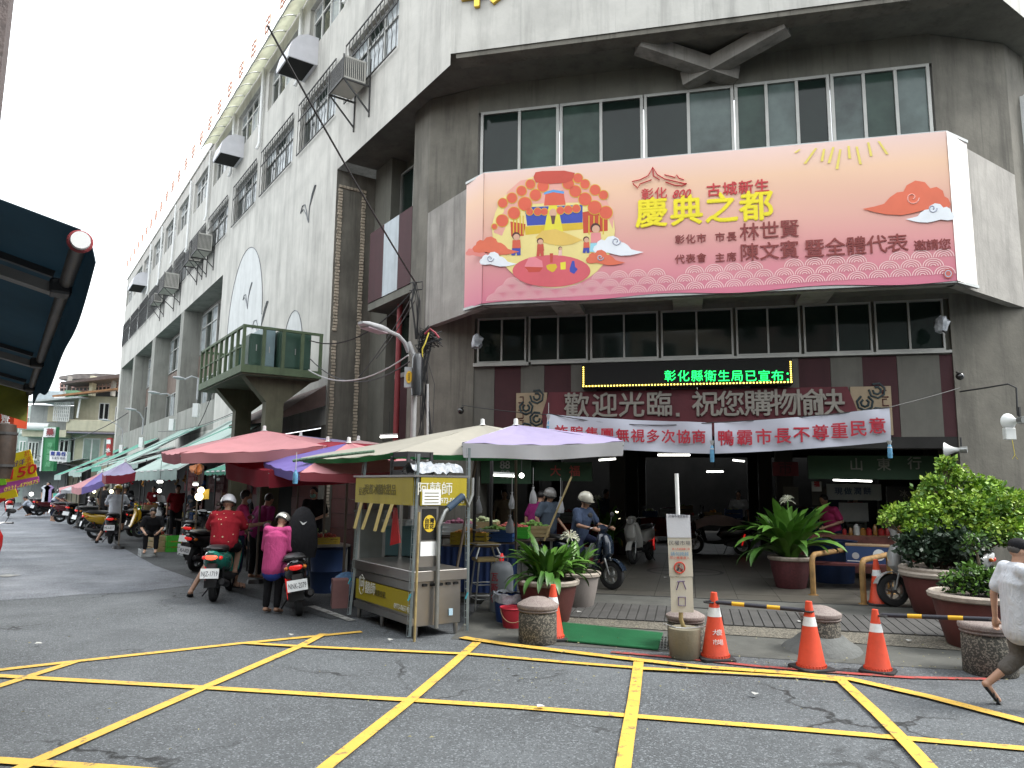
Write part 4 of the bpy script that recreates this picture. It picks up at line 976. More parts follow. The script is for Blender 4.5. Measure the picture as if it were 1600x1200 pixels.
# ---- LED board
led = thing('led_display', 'black scrolling LED board with green characters and yellow light border', 'led display', Fp(0, -1.2, 4.0))
s0, z1 = Fx(909, 570, -1.12); s1, _ = Fx(1238, 565, -1.12); z0 = Fx(909, 606, -1.12)[1]
b = MB(FF); b.box(s0, s1, OB-.01, -1.13, z0, z1+.02); wb(b, 'case', M['black'], led)
gl = plain('green LED light', (.01,.85,.12), .5, emit=1.2); yl = plain('yellow LED light', (1,.72,.12), .5, emit=1.6)
for i, ch in enumerate('彰化縣衛生局已宣布：'):
    px = 1047 + i*21; s, z = Fx(px, 587 if i < 9 else 587, -1.12); text(ch, gl, Fp(s, -1.122, z-.02), DF, (0,0,1), .235, led, 'character', .001, .002)
b = MB(FF); n = 64
for i in range(n+1): x = s0+.03+(s1-s0-.06)*i/n; b.box(x-.014,x+.014,-1.13,-1.12,z0+.02,z0+.045)
for i in range(9): z = z0+.06+(z1-z0-.08)*i/9; b.box(s0+.02,s0+.045,-1.13,-1.12,z,z+.022); b.box(s1-.045,s1-.02,-1.13,-1.12,z,z+.022)
wb(b, 'border_light', yl, led, kind='stuff')
# ---- welcome sign
wel = thing('welcome_sign', 'long dark red welcome signboard with big grey characters over the entrance', 'signboard', Fp(0,-1.3,3.3))
wr = mat('faded red sign paint', (.10,.013,.02), .7, var=.12, stain=.3); wc = mat('beige sign ornament', (.30,.23,.15), .7, var=.15)
s0, z1 = Fx(845, 612, -1.2); s1, _ = Fx(1340, 604, -1.2); z0 = 2.86
b = MB(FF); b.prism([(s0+.05,OB-.01,z0),(s1-.05,OB-.01,z0),(s1+.0,OB-.01,(z0+z1)/2),(s1-.15,OB-.01,z1),(s0+.15,OB-.01,z1),(s0,OB-.01,(z0+z1)/2)], (0,.09,0)); wb(b, 'board', wr, wel)
for a, c in ((s0-.55,s0+.1),(s1-.1,s1+.6)):
    b = MB(FF); b.box(a, c, OB-.012, OB+.05, z0, z1); e_ = wb(b, 'ornament_panel', wc, wel)
    b = MB(FF); mid = (a+c)/2
    for q in range(4):
        for r in (.14,.07): b.tube([(mid+(.11 if q%2 else -.11)+r*math.cos(t*.9+q), OB+.055, z0+.14+q*.23+r*math.sin(t*.9+q)) for t in range(7)], .022, 5)
    wb(b, 'scroll_ornament', plain('dark teal scroll', (.015,.03,.035)), e_)
    b = MB(FF)
    side = a+.05 if a < 0 else c-.05
    for q in range(5): zz = z0+.06+q*(z1-z0-.1)/5; b.tube([(side+(.0),OB+.055,zz),(side+(.1 if a<0 else -.1),OB+.055,zz),(side+(.1 if a<0 else -.1),OB+.055,zz+.12),(side+(.03 if a<0 else -.03),OB+.055,zz+.12)], .014, 4)
    wb(b, 'key_pattern', plain('brown key pattern', (.09,.03,.025)), e_)
gc = mat('grey raised character', (.24,.22,.19), .6, var=.1, bump=0)
for ch, px, py in zip('歡迎光臨．祝您購物愉快', (901,945,987,1030,1062,1102,1142,1184,1224,1262,1297), (636,636,635,634,645,634,634,633,632,632,632)):
    if ch == '．': 
        s, z = Fx(px-3, 648, -1.3); b = MB(FF); b.box(s-.035,s+.035,-1.32,-1.28,z-.035,z+.035); wb(b, 'character', gc, wel); continue
    s, z = Fx(px, py, -1.3); text(ch, gc, Fp(s, -1.29, z), DF, (0,0,1), .53, wel, 'character', .014, .02)
# ---- protest banners on a rope
BO = -.15
clw = mat('white banner cloth', (.46,.47,.54), .85, var=.03, bump=.1, bscale=6); rdk = plain('red brush character', (.40,.012,.03), .7)
def hang(tl, tr, br2, bl, chars, c0, c1, size, label, sagk=.012, bold=.009):
    t = thing('protest_banner', label, 'banner', Fp(*[Fx(*tl, BO)[0], BO, Fx(*tl, BO)[1]][:1], BO, 3.0), group='white cloth banners on one rope')
    P4 = [Fx(*q, BO) for q in (tl, tr, br2, bl)]
    def fn(u, v):
        a = [P4[3][k]*(1-u)*(1-v)+P4[2][k]*u*(1-v)+P4[1][k]*u*v+P4[0][k]*(1-u)*v for k in (0,1)]
        return (a[0], BO + .03*math.sin(u*13+v*3)+.015*math.sin(u*31), a[1] - sagk*4*u*(1-u)*2)
    mb = MB(FF); mb.grid(fn, 40, 6); wb(mb, 'cloth', clw, t, smooth=True)
    n = len(chars)
    for i, ch in enumerate(chars):
        q = i/(n-1); px = c0[0]+(c1[0]-c0[0])*q; py = c0[1]+(c1[1]-c0[1])*q + c0[2]*4*q*(1-q)
        s, z = Fx(px, py, BO+.05); text(ch, rdk, Fp(s, BO+.052, z), DF, (0,0,1), size, t, 'character', bold, .001)
    return t
hang((855,647),(1112,660),(1113,709),(855,694),'詐騙集團無視多次協商',(877,676,2),(1092,684),.255,'white cloth banner with red characters hung left, partly behind the lilac umbrella')
hang((1116,661),(1390,637),(1392,690),(1117,709),'鴨霸市長不尊重民意',(1134,686,4),(1371,667),.29,'white cloth banner with red characters hung right, its outer end pulled upward')
rp_ = MB()
def FO(px, py, o=BO): s, z = Fx(px, py, o); return Fp(s, o, z)
def catenary(a, b, sagv, n=14): a=V(a); b=V(b); return [a.lerp(b, i/n) - V((0,0,sagv*4*(i/n)*(1-i/n))) for i in range(n+1)]
rp_.tube(catenary(FO(722,633,-1.2), FO(856,648), .02), .008, 5); rp_.tube(catenary(FO(856,646), FO(1113,660), .12), .008, 5); rp_.tube(catenary(FO(1113,660), FO(1391,636), .04), .008, 5); rp_.tube(catenary(FO(1391,636), FO(1500,606,-1.2), .01), .008, 5)
tag(rp_.build('banner_rope', M['cable']), 'thin dark rope carrying the two white banners across the entrance', 'rope')
bott = mat('clear blue water bottle', (.12,.32,.5), .15, var=.3, scale=20, bump=0, alpha=.85)
def bottle(px, py0, py1, lab, o=BO, y=None, bag=True):
    p = FO(px, py0, o) if y is None else D(px, py0, y); q = FO(px, py1, o) if y is None else D(px, py1, y); h = p.z-q.z
    t = thing('hanging_bottle', lab, 'bottle', q, group='water bottles hung as weights')
    b = MB(); b.tube([(0,0,h+.25),(0,0,h*.95)], .006, 4); b.build('string', M['cablew'], t)
    b = MB(); b.lathe([(0,0),(.034,0),(.038,.02),(.038,h*.6),(.03,h*.75),(.014,h*.88),(.014,h*.96),(0,h*.96)], n=12); b.build('bottle_body', bott, t, smooth=True)
    if bag: 
        b = MB(); b.lathe([(.04,h*.62),(.02,h*.8),(.045,h*1.05)], n=9); b.build('plastic_knot', M['cablew'], t)
bottle(1113,690,722,'small bottle with blue label hung where the two white banners meet'); bottle(1391,690,716,'small bottle hung at the outer lower corner of the right white banner'); bottle(857,650,690,'white tied plastic strip bottle at left end of the banners')
# ---- shop signs below the lintel
def sign(lab, px0, py0, px1, py1, o, m, chars=(), cm=None, size=.25, th=.08, name='shop_sign', lit=None):
    s0, z1 = Fx(px0, py0, o); s1, z0 = Fx(px1, py1, o)
    t = thing(name, lab, 'sign', Fp((s0+s1)/2, o, z0)); b = MB(FF); b.box(s0, s1, o-th, o, z0, z1); wb(b, 'board', m, t)
    for ch, px, py in chars:
        s, z = Fx(px, py, o); text(ch, cm, Fp(s, o+.006, z), DF, (0,0,1), size, t, 'character', .006, .004)
    return t
gs = mat('dark green sign sheet', (.010,.045,.016), .6, var=.2); gry = plain('grey sign character', (.20,.20,.18))
sign('long dark green shop sign reading three grey characters on the right', 1262,712,1490,750, -2.2, gs, [('山',1338,727),('東',1381,727),('行',1429,725)], gry, .26)
sign('dark green shop sign with an 88 emblem left of the entrance', 752,712,830,756, -2.0, gs, [('8',785,727),('8',793,727),('8',785,742),('8',793,742)], gry, .24)
sign('green sign with a round red picture beside the 88 sign', 832,722,925,752, -2.25, gs, [('大',868,737),('福',898,737)], plain('dull red sign character', (.35,.05,.04)), .24)
sign('dim dark red sign panel hanging inside the entrance', 1207,722,1248,744, -3.2, mat('dim red sign', (.14,.012,.02), .6), [('市',1227,733)], plain('dark print', (.05,.005,.008)), .3)
sign('small white notice with red heading hung near the lit shelf', 1268,752,1284,768, -3.0, mat('white notice paper', (.5,.5,.5), .7), [('福',1276,757)], plain('red brush character', (.40,.012,.03)), .12, .02)
ls = sign('white shop signboard lit by a tube above the right stall', 1292,756,1378,782, -3.4, mat('white lit board', (.28,.31,.32), .5), [('現',1310,768),('做',1325,768),('潤',1340,768),('餅',1355,768)], plain('blue sign ink', (.03,.06,.12)), .16)
sign('dark menu signboard with pale characters beyond the bush', 1385,760,1480,786, -3.3, mat('black menu board', (.02,.02,.022), .6), [('冰',1412,772),('茶',1435,772),('湯',1458,772)], gry, .16)
# ---- fluorescent lamps
def tubelamp(lab, a, b_, r=.018, lit=M['tube']):
    a = V(a); b_ = V(b_); t = thing('fluorescent_lamp', lab, 'lamp', a, group='lit fluorescent lamps in the market')
    mb = MB(); mb.tube([a, b_], r, 8); wb(mb, 'tube', lit, t)
    mb = MB(); mb.bar(a+V((0,0,.045)), b_+V((0,0,.045)), .06, .03); wb(mb, 'housing', M['whitep'], t)
    mb = MB(); m_ = a.lerp(b_, .5); mb.tube([m_+V((0,0,.06)), m_+V((0,0,.55))], .006, 4); wb(mb, 'wire', M['cable'], t)
for lab, px0, py0, px1, py1, y in (('lit tube lamp hung straight below the left white banner',1028,711,1078,711,15.5),('short lit tube lamp just left of the signpost pole',936,719,962,717,17),
    ('short lit tube lamp behind the right white banner',1145,719,1163,721,22),('lit tube lamp hanging lower right of the signpost pole',1104,737,1130,737,20),('bright tube lamp over the right shop signboard',1302,750,1362,752,17.0),
    ('bright tube lamp below the left green sign',766,742,805,744,14.2),('lit tube in the recess beside the corner pillar',594,683,621,682,16.3)):
    tubelamp(lab, D(px0,py0,y), D(px1,py1,y))
def bulb(lab, px, py, y, r=.05, m=None):
    p = D(px, py, y); t = thing('light_bulb', lab, 'light bulb', p, group='bare bulbs lit over the stalls')
    b = MB(); b.ell((0,0,0), r, 10, 8); b.build('globe', m or M['bulb'], t, smooth=True); b = MB(); b.tube([(0,0,r),(0,0,r+.5)], .006, 4); b.build('wire', M['cable'], t)
bulb('bare lit bulb beside the umbrella pole near the left sign',815,743,13.2,.045,M['tube'])
bulb('warm lit bulb far inside over the planter by the white scooter',964,799,18,.035)
# ---- air conditioners
def aircon(lab, px, py, o, w=.95, h=.62, d=.62, label2=None):
    t_, z_ = Sx(px, py, o+.4); t = thing('air_conditioner', lab, 'air conditioner', S(t_, o, z_), ang(DS), 'window air conditioners on the street wall')
    b = MB(); b.box(-w/2,w/2,.12,d+.12,-h/2,h/2); c = b.build('casing', mat('beige aircon casing', (.42,.41,.37), .6, var=.1), t, bevel=.015)
    g = MB()
    for i in range(14): z = -h/2+.05+i*(h-.1)/13; g.box(-w/2+.05,w/2-.05,d+.121,d+.13,z-.006,z+.006)
    for i in range(18): x = -w/2+.05+i*(w-.1)/17; g.box(x-.005,x+.005,d+.12,d+.128,-h/2+.05,h/2-.05)
    g.build('grille', M['iron'], t, kind='stuff')
    g = MB()
    for i in range(10): y = .2+i*(d-.12)/9; g.box(-w/2-.006,-w/2,y-.012,y+.012,-h/2+.06,h/2-.06)
    g.build('side_louvre', M['iron'], t, kind='stuff')
    g = MB()
    for x in (-w/2-.02, w/2+.02): g.bar((x,0,-h/2-.03),(x,d+.15,-h/2-.03),.04); g.bar((x,0,-h/2-.75),(x,d+.1,-h/2-.05),.035); g.bar((x,.02,-h/2-.85),(x,.02,h/2+.1),.035); g.bar((x,d+.14,-h/2-.03),(x,d+.14,h/2),.03)
    g.bar((-w/2-.02,d+.14,-h/2-.03),(w/2+.02,d+.14,-h/2-.03),.04)
    g.build('bracket', M['iron'], t); return t
aircon('large beige air conditioner on a steel bracket nearest the corner',545,122,0,.95,.62,.6)
aircon('white air conditioner on the wall above the first window bay',316,384,0,1.3,.75,.6)
aircon('smaller air conditioner on a green tray just beyond its white neighbour',300,402,0,1.1,.6,.5)
aircon('pale air conditioner high over the second window bay',266,444,0,1.7,.8,.7)
aircon('farthest air conditioner on an open bracket over the third bay',243,468,0,1.2,.5,.45)
# ---- ducts, roof canopies, downpipes, lettering frames
def duct(lab, px, py, w=1.15):
    t_, z_ = Sx(px, py, .7); t = thing('exhaust_hood', lab, 'exhaust hood', S(t_, .0, z_), ang(DS), 'white curved hoods on the street wall')
    b = MB(); prof = [(.0,.55),(.35,.55),(.62,.42),(.82,.15),(.9,-.2),(.9,-.35),(.0,-.35)]
    b.prism([(-w/2,y,z) for y,z in prof], (w,0,0)); b.build('hood', mat('grey white hood paint', (.55,.55,.58), .6, var=.08), t); 
    b = MB(); b.box(-w/2+.04,w/2-.04,.1,.86,-.352,-.345); b.build('hood_opening', M['black'], t)
duct('curved white exhaust hood nearest the corner under the roof edge',452,88,1.2); duct('second curved white exhaust hood along the roof edge',347,235,1.2); duct('farthest curved white exhaust hood by the end of the wall',209,442,2.2)
i = 0
for a in [x*1.06+2.2 for x in range(19)]:
    m_ = M['cream']; b = MB(FS); b.grid(lambda u, v: (a+1.02*u, .03+.62*v, 17.5 - .42*v**2.2 - .04*math.sin(math.pi*u)), 6, 5)
    t = wb(b, 'canopy_panel', m_, hall, smooth=True, solid=.01)
    b = MB(FS); b.tube([(a,.03+.62*v,17.5-.42*v**2.2-.02) for v in [q/6 for q in range(7)]], .015, 5); b.bar((a,.62,17.05),(a+1.05,.62,17.05),.03); wb(b, 'rib', M['steel'], t); i += 1
for k, (tt, zz0) in enumerate(((5.9,15.2),(9.95,14.6),(14.2,14.1),(18.4,14.5),(22.7,13.9),(27,13.5),(31.1,13.9),(35.3,13.6),(39.4,13.9))):
    b = MB(FS); b.tube([(tt,.1,17.3),(tt,.1,zz0+.2),(tt+.05,.16,zz0)], .055, 8)
    wb(b, 'downpipe', M['whitep'], hall, smooth=True)
for k in range(26):
    tt = 3.2 + k*1.72; b = MB(FS); z = 17.25; rr_ = random.Random(k); 
    b.bar((tt,.66,17.1),(tt,.66,z+.62),.03)
    for q in range(3): b.bar((tt-.28,.66,z+.08+q*.22),(tt+.28,.66,z+.08+q*.22+rr_.uniform(-.03,.03)),.035)
    for q in (-.28,.28): b.bar((tt+q,.66,z+.05),(tt+q,.66,z+.55),.035)
    tag(b.build('roof_letter_frame', mat('faded red neon frame', (.50,.27,.20), .7)), 'faded red metal letter frame standing along the roof edge', 'sign frame', 'red letter frames along the roof edge')
# ---- floodlights, cameras, loudspeakers
def flood(lab, px, py, o):
    s, z = Fx(px, py, o); t = thing('floodlight', lab, 'floodlight', Fp(s, o, z), ang(DF))
    b = MB(); rr_ = random.Random(2); b.ell((0,0,0), (.13,.13,.13), 8, 5)
    b.v = [tuple(V(v)*rr_.uniform(.7,1.35)) for v in b.v]; b.build('plastic_wrap', mat('crumpled clear plastic', (.35,.37,.40), .2, var=.4, scale=12, bump=0), t)
    b = MB(); b.box(-.09,.09,.02,.09,-.08,.08); b.build('lamp_body', M['eng'], t); b = MB(); b.tube([(0,.0,-.1),(0,-.25,-.2)], .015, 6); b.build('arm', M['iron'], t)
flood('floodlight wrapped in clear plastic under the left end of the balcony',744,533,-.9); flood('floodlight wrapped in clear plastic under the right end of the balcony',1470,507,-.9)
def speaker(lab, px, py, o, yaw):
    s, z = Fx(px, py, o); t = thing('horn_loudspeaker', lab, 'loudspeaker', Fp(s, o, z), yaw)
    b = MB(); b.lathe([(.03,-.16),(.045,-.05),(.08,.03),(.135,.1),(.14,.11)], axis='x', n=18); b.build('horn', M['whitep'], t, smooth=True, solid=.006)
    b = MB(); b.lathe([(0,-.24),(.06,-.24),(.06,-.13),(0,-.13)], axis='x', n=12); b.build('driver', M['steel'], t, smooth=True); b = MB(); b.bar((-.15,0,0),(-.15,0,.22),.03); b.build('bracket', M['iron'], t)
speaker('white horn loudspeaker by the end of the green shop sign',1487,703,-1.2,ang(DF)+2.7)
speaker('grey horn loudspeaker on the right pillar above a white box',1583,658,-.3,ang(DF)+1.9)
for lab, px, py in (('black dome security camera on the right pillar',1500,588),('black dome security camera on the left pillar',720,642)):
    s, z = Fx(px, py, -1.2); t = thing('security_camera', lab, 'security camera', Fp(s, -1.2, z)); b = MB(); b.ell((0,0,0), .07, 12, 8); b.build('dome', gloss('camera black', (.01,.01,.01)), t, smooth=True); b = MB(); b.bar((0,0,.05),tuple(-NF*.15+V((0,0,.1))),.03); b.build('arm', M['iron'], t)
t = thing('junction_box', 'small white junction box with a yellow cord under the grey loudspeaker', 'box', FO(1577,678,-.3)); b = MB(); b.cbox((0,0,0),(.17,.1,.2)); b.build('case', M['whitep'], t, bevel=.01)
b = MB(); b.tube([(0,-.06,-.1),(.01,-.08,-.35),(-.04,-.08,-.42),(.01,-.08,-.35),(.05,-.08,-.42)], .006, 4); b.build('cord', M['cabley'], t)
# ================================================================== ELEVATED TRANSFORMER PLATFORM
GP = mat('weathered green paint', (.085,.125,.065), .75, var=.2, stain=.5, bump=.2)
GPd = mat('mossy concrete', (.10,.095,.06), .85, var=.25, scale=2, stain=.6)
GC = mat('dark green cabinet', (.025,.075,.05), .5, var=.12, stain=.3)
pf = thing('transformer_platform', 'raised green railed platform on two concrete columns beside the market wall', 'platform', S(7.4, 1.5, 0))
T0, T1, O0, O1, ZP = 5.2, 9.75, .55, 2.5, 4.62
b = MB(FS); b.box(T0,T1,O0,O1,ZP-.18,ZP); wb(b, 'deck', GP, pf)
b = MB(FS); b.box(T0+.05,T1-.05,O0+.05,O1-.05,ZP-.22,ZP-.181); wb(b, 'deck_underside', GPd, pf)
for tc, w_ in ((5.75,.34),(8.6,.34)):
    b = MB(FS); b.add([(tc-w_/2,O0+.1,ZP-.22),(tc-w_/2,O1-.2,ZP-.22),(tc-w_/2,1.55+.22,ZP-.80),(tc-w_/2,1.55-.22,ZP-.80),
                       (tc+w_/2,O0+.1,ZP-.22),(tc+w_/2,O1-.2,ZP-.22),(tc+w_/2,1.55+.22,ZP-.80),(tc+w_/2,1.55-.22,ZP-.80)], [(0,1,2,3),(7,6,5,4),(0,4,5,1),(1,5,6,2),(2,6,7,3),(3,7,4,0)])
    wb(b, 'bracket_head', GPd, pf)
    b = MB(FS); b.box(tc-w_/2+.0,tc+w_/2,1.55-.21,1.55+.21,0,ZP-.802); wb(b, 'column', GPd, pf)
rail = MB(FS)
def post(t_, o_): MB(FS).box(t_-.035,t_+.035,o_-.035,o_+.035,ZP+.002,ZP+.9).build('rail_post', GP, pf, world=True)
for i in range(9): post(T0+.04+(T1-T0-.08)*i/8, O1-.04)
for i in range(1,5): post(T0+.04, O1-.04-(O1-O0-.08)*i/4)
for i in range(1,5): post(T1-.04, O1-.04-(O1-O0-.08)*i/4)
for a, b2 in (((T0,O1-.04),(T1,O1-.04)),((T0+.04,O0),(T0+.04,O1)),((T1-.04,O0),(T1-.04,O1))):
    MB(FS).bar((*a,ZP+.93),(*b2,ZP+.93),.06).build('top_rail', GP, pf, world=True)
MB(FS).bar((T0,O1-.04,ZP+.45),(T1,O1-.04,ZP+.45),.035).build('middle_rail', GP, pf, world=True)
for lab, t0, t1, o0, o1, h, m in (('tall dark green cabinet filling the front half of the platform',5.5,6.9,.75,1.55,.98,GC),('narrow dark green cabinet behind the platform railing corner',5.5,6.3,1.95,2.25,.82,GC),
    ('pale blue grey metal cabinet between the green ones',5.6,6.6,1.62,1.9,1.05,mat('blue grey cabinet', (.16,.24,.26), .5, var=.15)),('dark green cabinet at the far end of the platform',7.6,8.6,1.2,2.0,.9,GC)):
    t = thing('electric_cabinet', lab, 'electrical cabinet', S((t0+t1)/2,(o0+o1)/2,ZP)); b = MB(FS); b.box(t0,t1,o0,o1,ZP+.01,ZP+h); wb(b, 'case', m, t, bevel=.012)
    b = MB(FS); b.box(t0+.05,(t0+t1)/2-.01,o1+.001,o1+.012,ZP+.08,ZP+h-.07); wb(b, 'door', m, t); b = MB(FS); b.box((t0+t1)/2+.01,t1-.05,o1+.001,o1+.012,ZP+.08,ZP+h-.07); wb(b, 'door', m, t)
    b = MB(FS); b.box(t0-.012,t0-.001,o0+.06,o1-.06,ZP+.08,ZP+h-.07); d_ = wb(b, 'door', m, t); b = MB(FS); b.box(t0-.03,t0-.013,(o0+o1)/2-.01,(o0+o1)/2+.01,ZP+.4,ZP+.55); wb(b, 'handle', M['steel'], d_)
# brown slanted canopy on the wall below the mural
b = MB(FS); b.add([(6.3,.02,4.45),(11,.02,4.35),(11,1.3,3.6),(6.3,1.3,3.55),(6.3,.02,3.9),(11,.02,3.85),(11,1.3,3.5),(6.3,1.3,3.45)], [(0,1,2,3),(7,6,5,4),(0,3,7,4),(1,5,6,2),(3,2,6,7)])
tag(b.build('brown_lean_to_roof', mat('rusty brown roof sheet', (.10,.065,.055), .8, var=.2, stain=.4)), 'dark brown sloping sheet roof on the wall below the painted gulls', 'roof')
# ================================================================== AWNINGS OVER THE STALLS
AW = [mat('pale green awning cloth', (.33,.43,.39), .8, var=.06, stain=.15, bump=.05), mat('green awning cloth', (.06,.27,.19), .8, var=.1, stain=.2, bump=.05), mat('grey green awning cloth', (.27,.36,.33), .8, var=.08, stain=.25, bump=.05), mat('dark teal awning cloth', (.03,.10,.085), .8, var=.1)]
def awning(lab, t0, t1, zi, oo, zo, m, mf=None, drop=.22, oi=.05, stripes=0, sagv=.05, group='sloping cloth awnings over the street stalls', fr_=FS):
    t = thing('awning', lab, 'awning', (fr_ @ V(((t0+t1)/2,(oi+oo)/2,zo))), group=group)
    def fn(u, v): return (t0+(t1-t0)*u, oi+(oo-oi)*v, zi+(zo-zi)*v - sagv*math.sin(math.pi*v) - .03*abs(math.sin(math.pi*u*4))*math.sin(math.pi*v))
    b = MB(fr_); b.grid(fn, 16, 8); wb(b, 'cloth', m, t, smooth=True, solid=.008)
    b = MB(fr_); b.grid(lambda u, v: (t0+(t1-t0)*u, oo+.015+.012*math.sin(u*40), zo-.01-drop*v+(.02*math.sin(u*60)*v)), 40, 3); wb(b, 'valance', mf or m, t, smooth=True, solid=.006)
    for tt in (t0, t1):
        b = MB(fr_); b.tube([(tt,oi,zi-.06),(tt,oo,zo-.04)], .02, 6); wb(b, 'side_arm', M['steel'], t)
        b = MB(fr_); b.tube([(tt,oo-.25,0),(tt,oo-.25,zo+.1)], .022, 6); wb(b, 'post', M['eng'], t)
    b = MB(fr_); b.tube([(t0,oo,zo-.03),(t1,oo,zo-.03)], .024, 6); wb(b, 'front_tube', M['steel'], t)
    for q in range(stripes):
        u = (q+.5)/stripes; ms = AW[1]
        b = MB(fr_); b.grid(lambda a, v: (t0+(t1-t0)*(u+.05*a), oi+(oo-oi)*v, fn(0,v)[2]+.012), 1, 8); wb(b, 'cloth_stripe', ms, t)
    return t
awning('pale green awning nearest the green platform with a fringed edge',8.6,16.4,4.15,3.1,2.22,AW[0],AW[2],.3)
awning('plain green cloth awning low under the pink umbrella',3.9,7.2,2.85,2.7,2.15,AW[1],AW[1],.10,1.2)
awning('pale awning with dark seams second along the wall',16.9,20.8,3.6,2.9,2.55,AW[0],AW[2],.2,stripes=2)
awning('grey green awning third along the wall',21.2,26.0,4.3,3.3,2.3,AW[0],AW[0],.25,stripes=3)
awning('striped green and white awning fourth along the wall',26.6,31.0,3.6,3.1,2.6,AW[0],AW[1],.25,stripes=4)
awning('green awning fifth along the wall, paler at its edge',31.4,36.6,4.25,3.5,2.35,AW[1],AW[0],.25)
awning('grey awning sixth along the wall beyond the lilac umbrella',37.2,43,3.6,3.3,2.5,AW[2],AW[2],.3,stripes=2)
awning('farthest green awning at the end of the market wall',43.4,50.4,4.2,3.7,2.3,AW[1],AW[2],.35)
awning('wide green awning beyond the cross street under the yellow banner',53,66,3.7,6.6,2.45,AW[1],AW[1],.35,1.5,group='green awnings across the far end')
awning('second green awning across the far end of the street',66.5,80,3.7,9.5,2.4,AW[2],AW[1],.4,2.5,group='green awnings across the far end')
# loose tarpaulins and seams on the awning tops
for k, (a, b2, z0, z1) in enumerate(((9.5,14.8,4.2,2.5),(15.2,19.6,4.3,2.8),(20.2,24.8,4.2,2.6))):
    b = MB(FS); b.grid(lambda u, v: (a+(b2-a)*v*.4+.5*u, .1+3.0*v, z0+(z1-z0)*v+.04), 3, 8)
    tag(b.build('tarpaulin_strip', [AW[1],AW[3],AW[1]][k], smooth=True, solid=.006), ['narrow green tarpaulin strip laid over the fringed awning','dark tarpaulin strip over the second awning','green tarpaulin strip laid across the third awning'][k], 'tarpaulin')
# ================================================================== UMBRELLAS
def cm(name, col): return translucent(mat('umbrella cloth ' + name, col, .75, var=.05, stain=.08, bump=.03, bscale=20), .3)
def umbrella(lab, apex, corners, mats, drop, pole=None, vm=None, group='big square market umbrellas', finial=True, sagv=.04):
    apex = V(apex); corners = [V(c) for c in corners]; n = len(corners); gz = 0
    ctr = sum(corners, V())/n
    t = thing('market_umbrella', lab, 'umbrella', V((apex.x,apex.y,0)), group=group)
    for i in range(n):
        a, b2 = corners[i], corners[(i+1)%n]; m = mats[i % len(mats)]
        def fn(u, v):
            e = a.lerp(b2, u) - V((0,0,sagv*math.sin(math.pi*u))); p = apex.lerp(e, v); return p + V((0,0,-.05*math.sin(math.pi*v)*math.sin(math.pi*u) + .012*math.sin(u*23+v*9+i*2)*v))
        b = MB(); b.grid(fn, 14, 8); wb(b, 'canopy_panel', m, t, smooth=True, solid=.004)
        if drop:
            b = MB(); b.grid(lambda u, v: a.lerp(b2,u) - V((0,0,sagv*math.sin(math.pi*u)+drop*v*(1+.04*math.sin(u*11+i*2)))) + (a.lerp(b2,u)-ctr)*(-.02*v+.008*v*math.sin(u*19)) , 24, 3); wb(b, 'valance', (vm or mats)[i % len(vm or mats)], t, smooth=True, solid=.004)
        b = MB(); b.tube([apex-V((0,0,.08)), a-V((0,0,.05))], .012, 5); wb(b, 'rib', M['steel'], t)
    base = V((apex.x, apex.y, 0)) if pole is None else V(pole)
    b = MB(); b.tube([base, apex], .022, 8); wb(b, 'pole', mat('rusty umbrella pole', (.16,.13,.10), .6, .4), t)
    if finial: b = MB(); b.lathe([(0,.09),(.03,.08),(.035,.0),(.06,-.01)], apex+V((0,0,.01)), 10); wb(b, 'finial', M['whitep'], t, smooth=True)
    b = MB(); b.lathe([(0,.1),(.15,.08),(.17,0)], base, 14); wb(b, 'base_weight', M['eng'], t)
    return t
PK, RD, LI, GY, LW = cm('faded pink', (.60,.27,.29)), cm('crimson', (.33,.02,.04)), cm('lilac', (.40,.35,.53)), cm('beige grey', (.42,.40,.34)), cm('silver white', (.66,.66,.68))
PKd = cm('deep pink', (.46,.10,.125)); VI = cm('violet', (.20,.15,.45)); GRN = cm('green', (.04,.26,.08)); OR = cm('orange', (.55,.18,.04))
umbrella('big faded pink square umbrella over the riders on the left', D(413,673,14.2), [D(252,707,15.0), D(282,708,12.3), D(505,697,12.6), D(520,690,15.5)], [PK,PK,PK,PKd], .17, vm=[PKd,PK,PK,PKd])
umbrella('lilac umbrella behind the pink one', D(470,681,16.2), [D(380,700,17), D(400,700,15), D(522,698,15.2), D(550,690,17.4)], [LI], .15)
umbrella('crimson umbrella sloping between the pink one and the food cart', D(512,690,14.0), [D(352,722,13.6), D(420,735,12.2), D(618,718,12.4), D(640,698,15.2)], [RD,RD,RD,RD], .28)
umbrella('deep pink and violet low umbrella left of the food cart', D(545,692,12.4), [D(412,722,12.6), D(468,738,11.3), D(636,735,11.2), D(640,712,13.2)], [VI,PK,PK,PKd], .13, vm=[VI,PKd,PKd,PKd])
umbrella('pale pink umbrella behind the crimson one', D(560,688,15.8), [D(500,700,16.5), D(520,706,14.4), D(650,712,14.4), D(640,700,17)], [cm('pale pink', (.62,.40,.40))], .1)
umbrella('beige umbrella with green edging over the food cart', D(754,664,11.6), [D(470,716,11.9), D(612,708,10.1), D(900,706,10.1), D(905,690,13)], [GY,GY,GY,GY], .07, vm=[GRN,GRN,GRN,GRN], pole=G(700,965))
umbrella('lilac umbrella with silver white edge in front of the entrance', D(806,664,11.0), [D(724,687,12.2), D(722,692,9.9), D(975,690,10.0), D(965,684,12.6)], [LW,LI,LI,LI], .19, vm=[LW,LW,LW,LW], pole=G(806,928))
umbrella('small red and white striped umbrella far down the street', D(126,755,30), [D(92,763,32), D(95,766,28), D(140,762,28), D(150,757,32)], [PK,LW], .12)
umbrella('pink and blue umbrella under the third awning', D(160,738,24), [D(112,760,26), D(128,762,23), D(165,748,22), D(160,742,26)], [PK,VI], .2)
